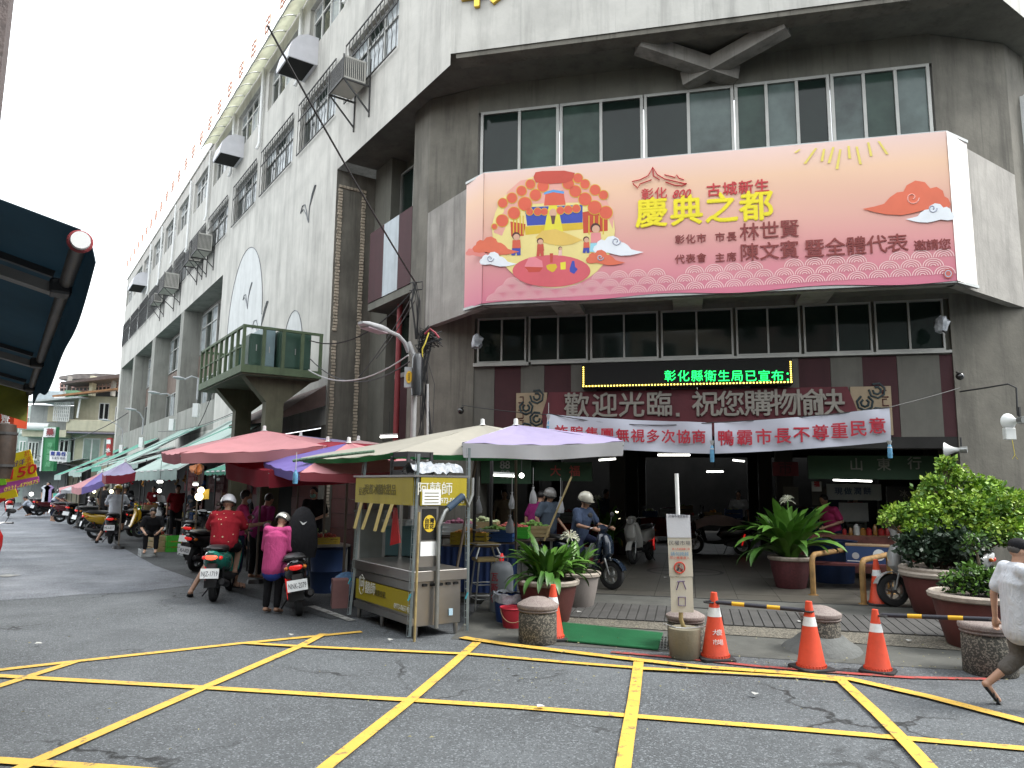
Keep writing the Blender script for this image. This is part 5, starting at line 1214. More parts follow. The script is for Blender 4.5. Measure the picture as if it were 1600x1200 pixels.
umbrella('lilac umbrella with crimson edge under the second awning', D(196,722,21), [D(160,740,22), D(166,743,20), D(212,738,19.6), D(205,728,22)], [LI,LI], .22, vm=[RD,RD])
umbrella('orange umbrella corner showing under the pink umbrella', D(312,724,17.5), [D(296,729,18), D(303,735,17), D(316,736,17), D(318,728,18)], [OR], .05, finial=False)
# canopy guy pole and bottle
gp_ = MB(); gp_.tube([D(458,720,11), D(520,712,10.9), D(585,705,10.8)], .022, 8); tag(gp_.build('canopy_pole', mat('green wrapped pole', (.1,.18,.12), .6, var=.6, scale=30), smooth=True), 'green wrapped pole sticking out over the two scooters', 'pole')
bottle(461,733,756,'water bottle hanging from the green wrapped pole', y=10.9, bag=False)
# ================================================================== FOOD CART
N_ = G(645,1000); L_ = G(552,965); R_p = G(723,991)
e1 = (L_-N_).normalized(); LL = (L_-N_).length; e2 = V((e1.y,-e1.x,0)); 
if e2.dot(R_p-N_) < 0: e2 = -e2
RRl = 1.0
FC = fr(N_, e1, e2)   # x along the long yellow side, y along the short side
ct = thing('food_cart', 'stainless steel food cart with yellow lettered panels and a glass sign box', 'food cart', N_)
def CZ(px, py, x=0, y=0):
    A = N_ + e1*x + e2*y; r = ray(px, py); k = ((A.x-CP.x)*r.x+(A.y-CP.y)*r.y)/(r.x*r.x+r.y*r.y); return CP.z + r.z*k
ZT = CZ(647,893); ZB = CZ(647,981); ZR = CZ(650,745); RRl = (R_p-N_).dot(e2)
print('cart', LL, RRl, ZT, ZB, ZR, math.degrees(math.acos(max(-1,min(1,e1.dot((R_p-N_).normalized()))))))
b = MB(FC); b.box(.02,LL-.02,.02,RRl-.02,ZB,ZT-.13); wb(b, 'cabinet', M['stain'], ct, bevel=.006)
b = MB(FC); b.box(-.03,LL+.05,-.03,RRl+.04,ZT-.13,ZT); wb(b, 'worktop', M['stain'], ct, bevel=.006)
b = MB(FC); b.box(.02,LL-.02,-.012,.018,ZB+.02,ZB+.10); b.box(.02,LL-.02,-.012,.018,ZT-.24,ZT-.14); wb(b, 'trim_rail', M['stain'], ct)
for x, y in ((.06,.06),(LL-.06,.06),(.06,RRl-.06),(LL-.06,RRl-.06),(LL*.55,.06)):
    b = MB(FC); b.tube([(x,y,.0),(x,y,.05),(x,y,ZB)], [.02,.028,.034], 10); wb(b, 'leg', M['stain'], ct, smooth=True)
YP = mat('yellow cart panel', (.34,.27,.010), .45, var=.06, stain=.2); WI = plain('white cart lettering', (.62,.62,.55)); DI = plain('dark cart lettering', (.12,.10,.02))
b = MB(FC); b.box(.10,LL-.06,-.006,.016,ZB+.14,ZT-.26); pn = wb(b, 'yellow_panel', YP, ct)
zc = (ZB+ZT)/2-.05; uvec = -e1
def ctext(s, m, x, z, size, par, y=-.014, **k): return text(s, m, FC @ V((x, y, z)), uvec, (0,0,1), size, par, 'lettering', k.pop('bold', .003), .001, **k)
ctext('阿', WI, LL-.27, zc+.06, .2, pn); ctext('囍師', WI, LL-.55, zc+.03, .17, pn); ctext('現煮豆花', DI, LL-.86, zc+.0, .085, pn); ctext('0973-065743', WI, .30, zc-.09, .09, pn, fit=.42)
b = MB(FC); b.tube([(LL-.27+.08*math.cos(a), -.012, zc+.06+.13*math.sin(a)) for a in [2*math.pi*i/16 for i in range(17)]], .004, 4); wb(b, 'print_ring', WI, pn)
for i in range(5): b = MB(FC); b.box(-.032-.002,-.026,.12+i*.17,.18+i*.17,ZT-.19-.02,ZT-.165); b = MB(FC); b.box(-.005,.019,.12+i*(RRl-.25)/4,.18+i*(RRl-.25)/4,ZT-.19,ZT-.16); wb(b, 'vent_slot', M['black'], ct)
b = MB(FC); b.box(.004,.019,RRl*.72,RRl*.80,ZB+.10,ZB+.18); wb(b, 'round_sticker', plain('blue white sticker', (.35,.5,.6)), ct)
b = MB(FC); b.box(.0,.0195,RRl*.5-.004,RRl*.5+.004,ZB+.01,ZT-.14); wb(b, 'door_gap', M['black'], ct)
# upper frame, roof, sign boxes
for x, y in ((0,0),(LL-.02,0),(LL-.02,RRl-.03)):
    b = MB(FC); b.bar((x,y+.02,ZT),(x,y+.02,ZR),.035); wb(b, 'upright', M['stain'], ct)
b = MB(FC); b.box(-.05,LL+.05,-.06,RRl+.05,ZR,ZR+.025); wb(b, 'cart_roof', M['stain'], ct)
zs0 = CZ(650,790)
b = MB(FC); b.box(.02,LL-.02,-.05,-.01,zs0,ZR-.005); p1 = wb(b, 'long_sign_panel', YP, ct)
b = MB(FC); b.box(-.045,-.01,.03,RRl+.0,zs0+.0,ZR-.005); p2 = wb(b, 'short_sign_panel', YP, ct)
zm = (zs0+ZR)/2
ctext('豆花', DI, LL-.25, zm-.03, .12, p1, y=-.053); ctext('現煮冰品', DI, LL-.62, zm, .15, p1, y=-.053); ctext('傳統甜品', DI, LL-1.02, zm, .15, p1, y=-.053)
tx = lambda s, m, y, z, size, par, **k: text(s, m, FC @ V((-.048, y, z)), e2, (0,0,1), size, par, 'lettering', k.pop('bold', .003), .001, **k)
tx('阿囍師', WI, RRl*.33, zm+.02, .17, p2); tx('0973-065743', WI, RRl*.68, zm-.12, .10, p2, fit=.38)
b = MB(FC); b.box(-.052,-.047,.05,.05+.26,zs0+.01,zs0+.20); nb = wb(b, 'paper_notice', M['plate'], ct)
for q in range(4): b = MB(FC); b.box(-.0535,-.0522,.08,.28,zs0+.03+q*.04,zs0+.04+q*.04); wb(b, 'notice_line', DI, nb)
# narrow board between worktop and sign
b = MB(FC); b.box(-.02,.0,.04,.30,ZT+.05,zs0-.01); nbp = wb(b, 'narrow_board', M['stain'], ct)
b = MB(FC); b.box(-.026,-.021,.07,.27,zs0-.42,zs0-.04); wb(b, 'black_poster', M['black'], nbp)
yy = plain('poster yellow', (.6,.42,.02)); 
b = MB(FC); b.add([(-.029,.17+.085*math.cos(a),zs0-.22+.105*math.sin(a)) for a in [2*math.pi*i/20 for i in range(20)]], [tuple(range(20))]); wb(b, 'poster_disc', yy, nbp)
text('台灣', M['black'], FC @ V((-.032,.17,zs0-.19)), e2, (0,0,1), .07, nbp, bold=.003, depth=.001); text('豆花', M['black'], FC @ V((-.032,.17,zs0-.26)), e2, (0,0,1), .07, nbp, bold=.003, depth=.001)
b = MB(FC); b.box(-.027,-.021,.055,.285,ZT+.18,zs0-.44); pw = wb(b, 'white_paper', M['plate'], nbp)
# plastic wrap on the roof, bent pipe, slotted posts
pipe = MB(FC); yb = RRl*.42
pipe.tube([(-.05,yb,.12),(-.05,yb,ZT),(-.05,yb,ZT+.55),(-.06,yb+.08,ZT+.72),(-.06,yb+.35,ZT+.92),(-.06,RRl+.02,zs0+.0),(-.05,RRl+.08,zs0+.14),(-.05,RRl+.08,ZR)], .028, 10); wb(pipe, 'bent_pipe', M['steel'], ct, smooth=True)
b = MB(FC); b.tube([(-.06,yb+.12,ZT+.755),(-.06,yb+.34,ZT+.915)], .045, 10); sl_ = wb(b, 'blue_pipe_sleeve', mat('dark blue foam', (.02,.045,.085), .7), ct, smooth=True)
slot = mat('grey slotted angle steel', (.30,.35,.36), .5, .5)
def slotted(lab, a, b2, seed=1):
    a = V(a); b2 = V(b2); t = thing('slotted_post', lab, 'post', a, group='slotted steel angle posts round the food cart'); b = MB(); n = int((b2-a).length/.09)
    d = (b2-a).normalized(); x = V((1,0,0)); y = V((0,1,0))
    for s in (-.018,.018): b.bar(a+x*s, b2+x*s, .010, .004)
    for i in range(n): p = a+d*(i*.09); b.bar(p-x*.012, p+x*.012, .03, .004, up=d)
    b.bar(a+x*.020, b2+x*.020, .004, .036); wb(b, 'perforated_angle', slot, t, kind='stuff')
    b = MB(); b.tube([a+V((0,-.02,.45)), a+V((.02,-.03,.5)), a+V((-.01,-.03,.42))], .012, 5); wb(b, 'tie_cord', plain('turquoise cord', (.05,.35,.42)), t)
q = N_ - e2*.02 - e1*.0; slotted('slotted post at the cart corner nearest the road', V((*(N_+V((-.05,-.06,0))).xy, .05)), D(652,709,(N_.y-.02)))
slotted('slotted post at the far left corner of the cart', V((*(L_+V((-.06,-.05,0))).xy, .05)), D(570,716,L_.y-.02)); slotted('slotted post behind the right end of the cart', V((*(R_p+V((.03,.12,0))).xy, .0)), D(731,700,R_p.y+.1))
b = MB(); b.tube([N_+V((.03,-.1,0)), D(655,800,N_.y-.1)], .016, 8); t = tag(b.build('bamboo_pole', mat('bamboo cane', (.30,.23,.10), .6, var=.3, scale=9), smooth=True), 'thin bamboo cane tied to the cart corner post', 'cane')
# yellow price strips hanging under the long sign
for i, x in enumerate((LL-.25,LL-.58,LL-.92,LL-1.22)):
    b = MB(FC); k = .10+.06*(i%2); b.add([(x-.05,-.055,zs0),(x+.05,-.055,zs0),(x+.05+k,-.10,zs0-.36),(x-.05+k,-.10,zs0-.36)], [(0,1,2,3)])
    tag(b.build('price_strip', mat('faded yellow card', (.48,.38,.14), .8), solid=.003), ['yellow card strip hanging at the left of the cart','yellow card strip second from the left on the cart','yellow card strip third from the left on the cart','yellow card strip beside the corner post of the cart'][i], 'card strip')
b = MB(FC); b.add([(LL-1.02,.1,zs0-.05),(LL-.95,.1,zs0-.05),(LL-.88,.1,zs0-.55),(LL-1.12,.12,zs0-.5)], [(0,1,2,3)]); tag(b.build('red_bag', mat('red plastic bag', (.5,.02,.02), .4), solid=.02), 'red plastic bag hanging inside the cart', 'bag')
# crate and plastic on the cart roof
t = thing('plastic_crate', 'dark plastic crate standing on the cart roof', 'crate', FC @ V((LL*.42,.3,ZR+.026)), ang(e1)); b = MB()
for z in (0,.12,.24): b.box(-.25,.25,-.18,-.165,z,z+.07); b.box(-.25,.25,.165,.18,z,z+.07); b.box(-.25,-.235,-.165,.165,z,z+.07); b.box(.235,.25,-.165,.165,z,z+.07)
b.build('slatted_side', M['blackr'], t); b = MB(); 
for x, y in ((-.24,-.17),(.24,-.17),(-.24,.17),(.24,.17)): b.box(x-.02,x+.02,y-.02,y+.02,0,.31)
b.build('corner_post', M['blackr'], t)
rr_ = random.Random(8); b = MB(FC); b.grid(lambda u, v: (.1+.35*v+rr_.uniform(-.03,.03), .0+(RRl+.05)*u, ZR+.03+.13*math.sin(math.pi*v)+rr_.uniform(0,.05)), 16, 6)
tag(b.build('plastic_sheet', mat('crumpled clear plastic', (.35,.37,.40), .2, var=.4, scale=12, bump=0), smooth=False), 'crumpled clear plastic sheet bunched on the cart roof', 'plastic sheet')
# bits seen through the cart: cabinets and boxes behind
for lab, px, py0, py1, w, dd, y, m in (('white polystyrene box stack behind the cart',620,815,875,.38,.3,11.6,mat('white foam box', (.42,.44,.44), .8)),('grey metal locker behind the cart at the left',580,800,900,.5,.3,11.9,mat('grey green locker', (.22,.25,.24), .6)),('teal plastic chest behind the cart',645,825,868,.8,.3,11.5,mat('teal plastic', (.10,.20,.22), .6))):
    p = D(px, py1, y); p2 = D(px, py0, y); t = thing('box', lab, 'box', V((p.x,p.y,max(0,p.z))), ang(DF)); b = MB(); b.box(-w/2,w/2,-dd/2,dd/2,0,p2.z-max(0,p.z)); b.build('case', m, t, bevel=.012); b = MB(); b.box(-w/2-.01,w/2+.01,-dd/2-.01,dd/2+.01,p2.z-max(0,p.z),p2.z-max(0,p.z)+.035); b.build('lid', m, t)
    if p.z > .1: b = MB(); b.box(-w/2,w/2,-dd/2,dd/2,-p.z,-.002); b.build('stand', M['dark'], t)
# ================================================================== STREET FURNITURE IN FRONT OF THE ENTRANCE
CONE = mat('orange cone plastic', (.62,.065,.025), .5, var=.08, scale=8, stain=.45, stz=1, bump=.03); CW2 = mat('reflective white band', (.66,.68,.68), .5, var=.1, scale=20)
def cone(lab, px, py, ptop, tilt=(0,0), writing=None, scale=None):
    p = Z(px, py); h = .72; top = D(px, ptop, p.y).z - p.z; k = top/h
    t = thing('traffic_cone', lab, 'traffic cone', p, random.uniform(0,1.5), 'orange traffic cones', k); t.rotation_euler[0] = tilt[0]; t.rotation_euler[1] = tilt[1]
    b = MB(); b.prism([(x,y,0) for x,y in ((-.19,-.15),(-.15,-.19),(.15,-.19),(.19,-.15),(.19,.15),(.15,.19),(-.15,.19),(-.19,.15))], (0,0,.035)); b.build('base', M['blackr'], t, bevel=.006)
    b = MB(); b.lathe([(.155,.035),(.15,.05),(.145,.06),(.075,.46)], n=28); b.lathe([(.058,.555),(.038,.68),(.034,.715),(.026,.72),(.02,.70)], n=28); b.build('cone_body', CONE, t, smooth=True)
    b = MB(); b.lathe([(.0765,.46),(.0585,.556)], n=28); b.build('reflective_band', CW2, t, smooth=True)
    b = MB()
    for i in range(28): a = 2*math.pi*i/28; b.box(.15*math.cos(a)-.006,.15*math.cos(a)+.006,.15*math.sin(a)-.006,.15*math.sin(a)+.006,.036,.062)
    b.build('base_teeth', CONE, t, kind='stuff')
    if writing:
        t.rotation_euler[2] = 0
        for s_, z in zip(writing, (.30,.20)):
            for i, ch in enumerate(s_):
                a = -math.pi/2 + (i-(len(s_)-1)/2)*.42; r_ = .155-.08*(z-.05)/.41+.004
                text(ch, CW2, V((r_*math.cos(a), r_*math.sin(a), z)), V((-math.sin(a),math.cos(a),0)), V((-.18*math.cos(a),-.18*math.sin(a),1)), .065, t, 'character', .002, .0005, world=False)
    return t
cone('tall orange cone beside the signpost bucket with white writing on it',1118,1030,925,writing=('大慶','市場'))
cone('orange cone standing left of the stone bollard with mortar foot',1268,1046,939)
cone('orange cone nearest the walking man',1372,1050,952,(0,.02))
cone('orange cone between the first stone bollard and the green mat',864,999,913)
cone('orange cone standing behind the rusty rail beside the silver scooter',1374,945,874,(0,-.03),writing=('市場','大慶'))
def barrier(lab, a, b_):
    a = V(a); b_ = V(b_); t = thing('barrier_bar', lab, 'barrier bar', a, group='black and yellow barrier bars')
    n = 5; segs = [0,.24,.37,.60,.73,1.0]; d = b_-a
    for i in range(5):
        mb = MB(); mb.tube([a+d*segs[i], a+d*segs[i+1]], .022, 10); wb(mb, 'bar_section', plain('barrier yellow',(.65,.36,.01)) if i%2 else plain('barrier black',(.02,.02,.03)), t, smooth=True)
    for e in (a, b_):
        mb = MB(); mb.tube([e + V((.055*math.cos(q),.055*math.sin(q),-.005)) for q in [2*math.pi*i/12 for i in range(13)]], .01, 6); wb(mb, 'ring', M['blackr'], t)
c1, c2, c3 = Z(1118,1030), Z(1268,1046), Z(1372,1050)
barrier('black and yellow bar tied between the two left cones', D(1108,940,c1.y), D(1262,954,c2.y)); barrier('black and yellow bar running from the right cone towards the man', D(1378,961,c3.y), D(1556,968,c3.y-.6))
STN = mat('exposed aggregate stone', (.06,.057,.048), .9, var=.2, bump=.7, bscale=130, speck=.34, spcol=(.20,.18,.145), spscale=75)
STC = mat('pinkish terrazzo cap', (.24,.20,.18), .7, var=.12, speck=.35, spcol=(.17,.13,.12), spscale=110, bump=.2)
def bollard(lab, px, py, ptop, w, mortar=False, flat=False):
    p = Z(px, py); k = p.y/FPX*w/2*1.0; h = D(px, ptop, p.y).z - p.z
    t = thing('stone_bollard', lab, 'bollard', p, 0, 'round stone bollards on the apron')
    b = MB(); b.lathe([(k*.90,0),(k*.93,h*.02),(k*.93,h*.62),(k*.90,h*.64),(k*.90,h*.66),(k*.95,h*.68)], n=30); b.build('shaft', STN, t, smooth=True)
    b = MB(); b.lathe([(k*.95,h*.68),(k*.97,h*.70),(k*.92,h*.715),(k*.92,h*.73),(k,h*.75),(k*1.02,h*.80),(k*1.0,h*.83)] + ([(k*.9,h*.86),(0,h*.90)] if flat else [(k*.75,h*.90),(k*.4,h*.97),(0,h)]), n=30); b.build('cap', STC, t, smooth=True)
    if mortar:
        b = MB(); rr_ = random.Random(9); b.lathe([(k*1.95,-.02),(k*1.75,.04),(k*1.35,.10),(k*1.0,.17),(k*.9,.18)], n=26); b.v = [(x*(1+.10*math.sin(3*math.atan2(y,x)+1)), y*(1+.08*math.cos(2*math.atan2(y,x))), z) for x,y,z in b.v]
        b.build('mortar_foot', mat('grey mortar', (.11,.115,.11), .9, var=.2, scale=6, bump=.5, bscale=30), t, smooth=True)
    return t
bollard('first stone bollard with pink cap beside the red bucket',840,1003,931,62); bollard('second stone bollard behind the signpost bucket',1072,1013,950,58); bollard('stone bollard with a spreading mortar foot behind the middle cone',1284,1016,945,60,True)
bollard('widest stone bollard with flat cap beside the walking man',1548,1052,958,78,flat=True)
# green mat and drain grate
gm = mat('green rubber mat', (.012,.125,.045), .6, var=.12, scale=3, bump=.1)
P1 = [Z(878,975), Z(1036,992), Z(1028,1018), Z(872,1003)]
mat_t = thing('floor_mat', 'green ribbed plastic mat laid on the ramp between cone and bucket', 'floor mat', P1[3])
b = MB(); b.grid(lambda u, v: P1[3].lerp(P1[2],u).lerp(P1[0].lerp(P1[1],u), v) + V((0,0,.022+.012*math.sin(u*9)*math.sin(v*3))), 30, 8); wb(b, 'sheet', gm, mat_t, smooth=True, solid=.006)
b = MB()
for i in range(90):
    u = (i+.5)/90; a = P1[3].lerp(P1[2],u)+V((0,0,.03+.012*math.sin(u*9)*0)); c = P1[0].lerp(P1[1],u)+V((0,0,.03)); m_ = a.lerp(c,.5)+V((0,0,.012*math.sin(u*9))); b.bar(a,m_,.007,.004); b.bar(m_,c,.007,.004)
wb(b, 'rib', gm, mat_t, kind='stuff')
b = MB(); q0, q1, q2, q3 = Z(1028,996), Z(1052,998), Z(1052,1018), Z(1026,1016)
for i in range(6): b.bar(q0.lerp(q1,i/5)+V((0,0,.012)), q3.lerp(q2,i/5)+V((0,0,.012)), .012)
for i in range(6): b.bar(q0.lerp(q3,i/5)+V((0,0,.012)), q1.lerp(q2,i/5)+V((0,0,.012)), .012)
tag(b.build('drain_grate', M['steel']), 'steel drain grate between the green mat and the second bollard', 'drain grate')
# signpost in a concrete bucket
bp = Z(1070,1028); k = bp.y/FPX
t = thing('signpost', 'white pole in a concrete bucket carrying four taped paper notices', 'signpost', bp)
b = MB(); b.lathe([(0,0),(.15,0),(.165,.02),(.175,.30),(.172,.32),(.16,.325),(0,.32)], n=26); b.build('concrete_foot', mat('yellowed concrete', (.19,.17,.12), .85, var=.15, stain=.4, bump=.3), t, smooth=True)
ptp = D(1057,740,bp.y+.05)-bp; pm = D(1064,968,bp.y)-bp; pmid = D(1063,900,bp.y)-bp
b = MB(); b.tube([(0,0,.31), tuple(pm), tuple(pmid)], .024, 10); b.build('bamboo_part', mat('bamboo cane', (.30,.23,.10), .6), t, smooth=True)
b = MB(); b.tube([tuple(pmid), tuple(ptp)], .022, 10); b.build('white_pole', M['whitep'], t, smooth=True)
PAP = mat('off white taped paper', (.50,.47,.39), .6, var=.05); PAP2 = mat('white taped paper', (.52,.53,.56), .5, var=.04)
def sheet_at(px0, py0, px1, py1, y, m, skew=4):
    q = [D(px0,py0,y), D(px1,py0+2,y), D(px1+skew,py1,y), D(px0+skew,py1,y)]; b = MB(); b.prism([v-bp for v in q], (0,.004,0)); return b.build('paper_notice', m, t)
ys = bp.y-.03
s1 = sheet_at(1041,803,1078,840,ys-.012,PAP2,2); s2 = sheet_at(1043,838,1080,901,ys-.006,PAP,3); s3 = sheet_at(1047,900,1082,957,ys,PAP,2); s4 = sheet_at(1044,862,1079,900,ys-.003,PAP,2)
IN_ = plain('dark notice print', (.05,.05,.07)); RI = plain('red notice print', (.5,.05,.03))
def nt_(s, px, py, size, m=IN_, par=s1, y=None, fit=None): return text(s, m, D(px,py,(y or ys)-.02)-bp, (1,0,0), (0,0,1), size, par, 'lettering', .0008, .0004, world=False, fit=fit)
nt_('民權市場實聯制', 1060, 807, .035, fit=.22); 
nt_('民權市場', 1062, 849, .055, fit=.24, par=s2); nt_('進入市場請戴口罩', 1064, 858, .028, RI, par=s2, fit=.2); nt_('請勿跨越', 1062, 866, .045, plain('blue notice print',(.1,.25,.4)), par=s2, fit=.2); nt_('禁止機車進入', 1062, 872, .035, RI, par=s2, fit=.22)
c_ = D(1062,887,ys-.02)-bp; b = MB(); b.tube([c_+V((.058*math.cos(a),0,.058*math.sin(a))) for a in [2*math.pi*i/24 for i in range(25)]], .008, 5); b.bar(c_+V((-.04,0,.04)), c_+V((.04,0,-.04)), .012, .004); b.build('prohibition_ring', RI, s2)
b = MB(); b.ell(tuple(c_+V((-.02,.003,-.022))), (.014,.002,.014), 10, 6); b.ell(tuple(c_+V((.024,.003,-.022))), (.014,.002,.014), 10, 6); b.bar(c_+V((-.025,.002,-.005)), c_+V((.02,.002,-.012)), .014,.003); b.bar(c_+V((.012,.002,-.01)), c_+V((.02,.002,.02)), .006,.003); b.ell(tuple(c_+V((-.004,.003,.028))), (.01,.002,.01), 8, 6); b.bar(c_+V((-.006,.002,.02)), c_+V((-.006,.002,-.005)), .012,.003); b.build('motorcycle_symbol', IN_, s2)
for pts in ([(1058,909),(1070,908)],[(1061,909),(1057,922)],[(1067,909),(1072,921)],[(1060,933),(1060,946),(1071,947),(1071,933),(1060,933)]):
    b = MB(); b.tube([D(x,y,ys-.012)-bp for x,y in pts], .005, 5); b.build('marker_stroke', plain('purple marker', (.06,.03,.12)), s3)
b = MB(); b.tube([(-.2,.12,.34),(-.1,-.05,.33),(.05,-.03,.32),(.2,.02,.33),(.36,.1,.35)], .008, 5); b.build('white_tie_cord', M['cablew'], t)
# red bucket, gas cylinder, blue bin, stools
def lathething(nm, lab, cat, p, prof, m, part, n=24, **k):
    t = thing(nm, lab, cat, p, **k); b = MB(); b.lathe(prof, n=n); b.build(part, m, t, smooth=True); return t
t = lathething('bucket', 'red plastic bucket with handle beside the first stone bollard', 'bucket', G(801,983), [(0,0),(.12,0),(.125,.01),(.16,.26),(.175,.27),(.17,.285),(.15,.275),(.12,.02)], mat('red plastic', (.50,.03,.05), .4, var=.08), 'bucket_body'); b = MB(); b.tube([(.16*math.cos(a),-.05-.13*math.sin(a),.27-.16*math.sin(a)) for a in [math.pi*i/12 for i in range(13)]], .006, 5); b.build('handle', plain('tan handle', (.3,.2,.1)), t)
gp = G(783,962); t = lathething('gas_cylinder', 'grey gas cylinder with red painted characters behind the bucket', 'gas cylinder', gp, [(0,.0),(.15,.0),(.16,.03),(.17,.10),(.17,.62),(.155,.70),(.11,.75),(.05,.77),(0,.775)], mat('grey cylinder paint', (.22,.24,.26), .5, var=.12, stain=.3), 'tank')
b = MB(); b.tube([(.10*math.cos(a),.10*math.sin(a),.83) for a in [2*math.pi*i/16 for i in range(17)]], .012, 6); [b.bar((.1*math.cos(a),.1*math.sin(a),.73),(.1*math.cos(a),.1*math.sin(a),.83),.03,.01) for a in (.5,2.6,4.7)]; b.build('collar', M['steel'], t); b = MB(); b.lathe([(0,.77),(.03,.77),(.03,.83),(.015,.88),(0,.88)], n=10); b.build('valve', M['tail'], t)
for i, ch in enumerate('瓦斯行'): text(ch, plain('red cylinder paint', (.35,.03,.04)), V((-.10,-.142,.55-.15*i)), V((.82,-.57,0)), (0,0,1), .13, t, 'character', .003, .0006, world=False)
t = lathething('waste_bin', 'blue plastic bin lined with a clear bag behind the red bucket', 'bin', G(793,975), [(0,0),(.15,0),(.19,.36),(.2,.38),(.17,.37),(.14,.03)], mat('blue plastic bin', (.02,.06,.22), .4, var=.1), 'bin_body'); b = MB(); rr_ = random.Random(4); b.lathe([(.195,.30),(.21,.37),(.2,.42),(.16,.40)], n=20); b.v = [(x*rr_.uniform(.94,1.08),y*rr_.uniform(.94,1.08),z+rr_.uniform(-.02,.02)) for x,y,z in b.v]; b.build('bag_liner', mat('crumpled clear plastic', (.35,.37,.40), .2), t)
def stool(lab, px, py, h=.75, m=None, y=None):
    p = G(px, py); t = thing('bar_stool', lab, 'stool', p, .3); b = MB()
    b.build_ = 0
    for x, y_ in ((-1,-1),(1,-1),(1,1),(-1,1)): q = MB(); q.tube([(x*.20,y_*.20,0),(x*.13,y_*.13,h-.05)], .014, 8); q.build('leg', M['steel'], t, smooth=True)
    for z, r_ in ((.2,.185),(.4,.16)):
        for k_ in range(4): a = [(-r_,-r_),(r_,-r_),(r_,r_),(-r_,r_)]; q = MB(); q.tube([(*a[k_],z),(*a[(k_+1)%4],z)], .009, 6); q.build('rung', M['steel'], t)
    q = MB(); q.box(-.17,.17,-.17,.17,h-.05,h); q.build('seat', m or mat('worn wooden seat', (.26,.19,.07), .6, var=.2), t, bevel=.01); return t
stool('tall steel stool with wooden seat beside the grey gas cylinder',757,955,.78); s_ = stool('second stool upturned on top of the steel stool',757,953,.22); s_.location = G(757,955)+V((0,.02,.782))
# ================================================================== PLANTS
LF = [mat('bright strap leaf', (.10,.23,.035), .42, var=.25, scale=5, bump=.05, bscale=15), mat('deep strap leaf', (.05,.13,.022), .45, var=.25, scale=5, bump=.05, bscale=15), mat('yellowed strap leaf', (.22,.17,.04), .5, var=.25)]
def leafmesh(L_, w_, arch, m, seed):
    rr_ = random.Random(seed); b = MB(); n = 9
    a0 = math.radians(90-arch[0]); bend = math.radians(arch[1]); p = V((0,0,0)); pts = []
    for i in range(n+1):
        t_ = i/n; a = a0 - bend*t_**1.5; pts.append((p.copy(), a)); p = p + V((math.cos(a),0,math.sin(a)))*(L_/n)
    vs = []
    for i, (q, a) in enumerate(pts):
        t_ = i/n; ww = w_*1.1*(.6+.75*t_)*(1-t_**4)*(1.0 if t_ < .97 else .1); nn = V((-math.sin(a),0,math.cos(a)))
        vs += [q + V((0,ww,0)) + nn*ww*.35, q, q + V((0,-ww,0)) + nn*ww*.35]
    b.add(vs, [(i*3+j, i*3+j+1, (i+1)*3+j+1, (i+1)*3+j) for i in range(n) for j in range(2)])
    me = bpy.data.meshes.new('leaf'); me.from_pydata(b.v, [], b.f); me.materials.append(m); me.shade_smooth(); return me
LM = [leafmesh(.62,.045,(14,70),LF[0],1), leafmesh(.72,.05,(35,100),LF[0],2), leafmesh(.55,.04,(10,50),LF[1],3), leafmesh(.66,.045,(55,110),LF[1],4), leafmesh(.5,.035,(75,110),LF[2],5), leafmesh(.7,.05,(16,42),LF[0],6)]
POT = mat('dark red glazed pot', (.10,.026,.022), .6, var=.2, scale=4, stain=.35, bump=.15); RIM = mat('chipped pale rim', (.36,.31,.26), .8, var=.25, scale=12, bump=.3)
SOIL = mat('dark potting soil', (.04,.03,.022), .95, var=.4, scale=30, bump=.8)
def pot(t, r, h, m=POT):
    b = MB(); b.lathe([(0,0),(r*.66,0),(r*.70,.02),(r*.86,h*.5),(r*.95,h*.86)], n=36); b.build('pot', m, t, smooth=True)
    b = MB(); b.lathe([(r*.95,h*.86),(r*1.03,h*.89),(r*1.05,h*.96),(r*1.0,h),(r*.92,h*.99),(r*.9,h*.9)], n=36); b.build('rim', RIM, t, smooth=True)
    b = MB(); b.lathe([(r*.92,h*.9),(r*.5,h*.93),(0,h*.94)], n=20); b.build('soil', SOIL, t, smooth=True)
def lily(lab, p, r, h, n, Ls, flower=None, seed=1, potm=POT):
    t = thing('potted_lily', lab, 'potted plant', p, group='potted spider lilies'); pot(t, r, h, potm); rr_ = random.Random(seed)
    for i in range(n):
        me = LM[rr_.choice([0,0,1,1,2,2,3,5,5,4 if i % 9 == 0 else 3])]; o = link('leaf', me, t); a = rr_.uniform(0,2*math.pi); d = rr_.uniform(0,r*.4)
        o.location = (d*math.cos(a), d*math.sin(a), h*.93); o.rotation_euler = (rr_.uniform(-.2,.2), rr_.uniform(-.2,.2), a); s_ = Ls*rr_.uniform(.75,1.15); o.scale = (s_, s_*1.1, s_)
    for fx_, fy_, fz_ in (flower or []):
        b = MB(); b.tube([(fx_*.4,fy_*.4,h),(fx_,fy_,fz_)], .012, 6); st_ = b.build('flower_stalk', LF[0], t, smooth=True)
        b = MB()
        for k_ in range(44):
            a = rr_.uniform(0,6.28); e = rr_.uniform(-.3,1.3); d = V((math.cos(a)*math.cos(e),math.sin(a)*math.cos(e),math.sin(e))); c_ = V((fx_,fy_,fz_)); q = c_+d*.09; b.tube([c_, q, q+d*.05-V((0,0,.035))], .0045, 3)
        b.build('blossom', mat('white lily petals', (.62,.62,.50), .6), st_)
    return t
pl_ = Z(855,970); lily('lush lily with bright leaves in a red pot beside the gas cylinder', pl_, .42, .56, 90, .95, [(.3,-.05,1.12)], 3)
b = MB(); b.tube([(.34,-.32,.02),(.5,-.30,.12),(.58,-.22,.2)], .014, 6)
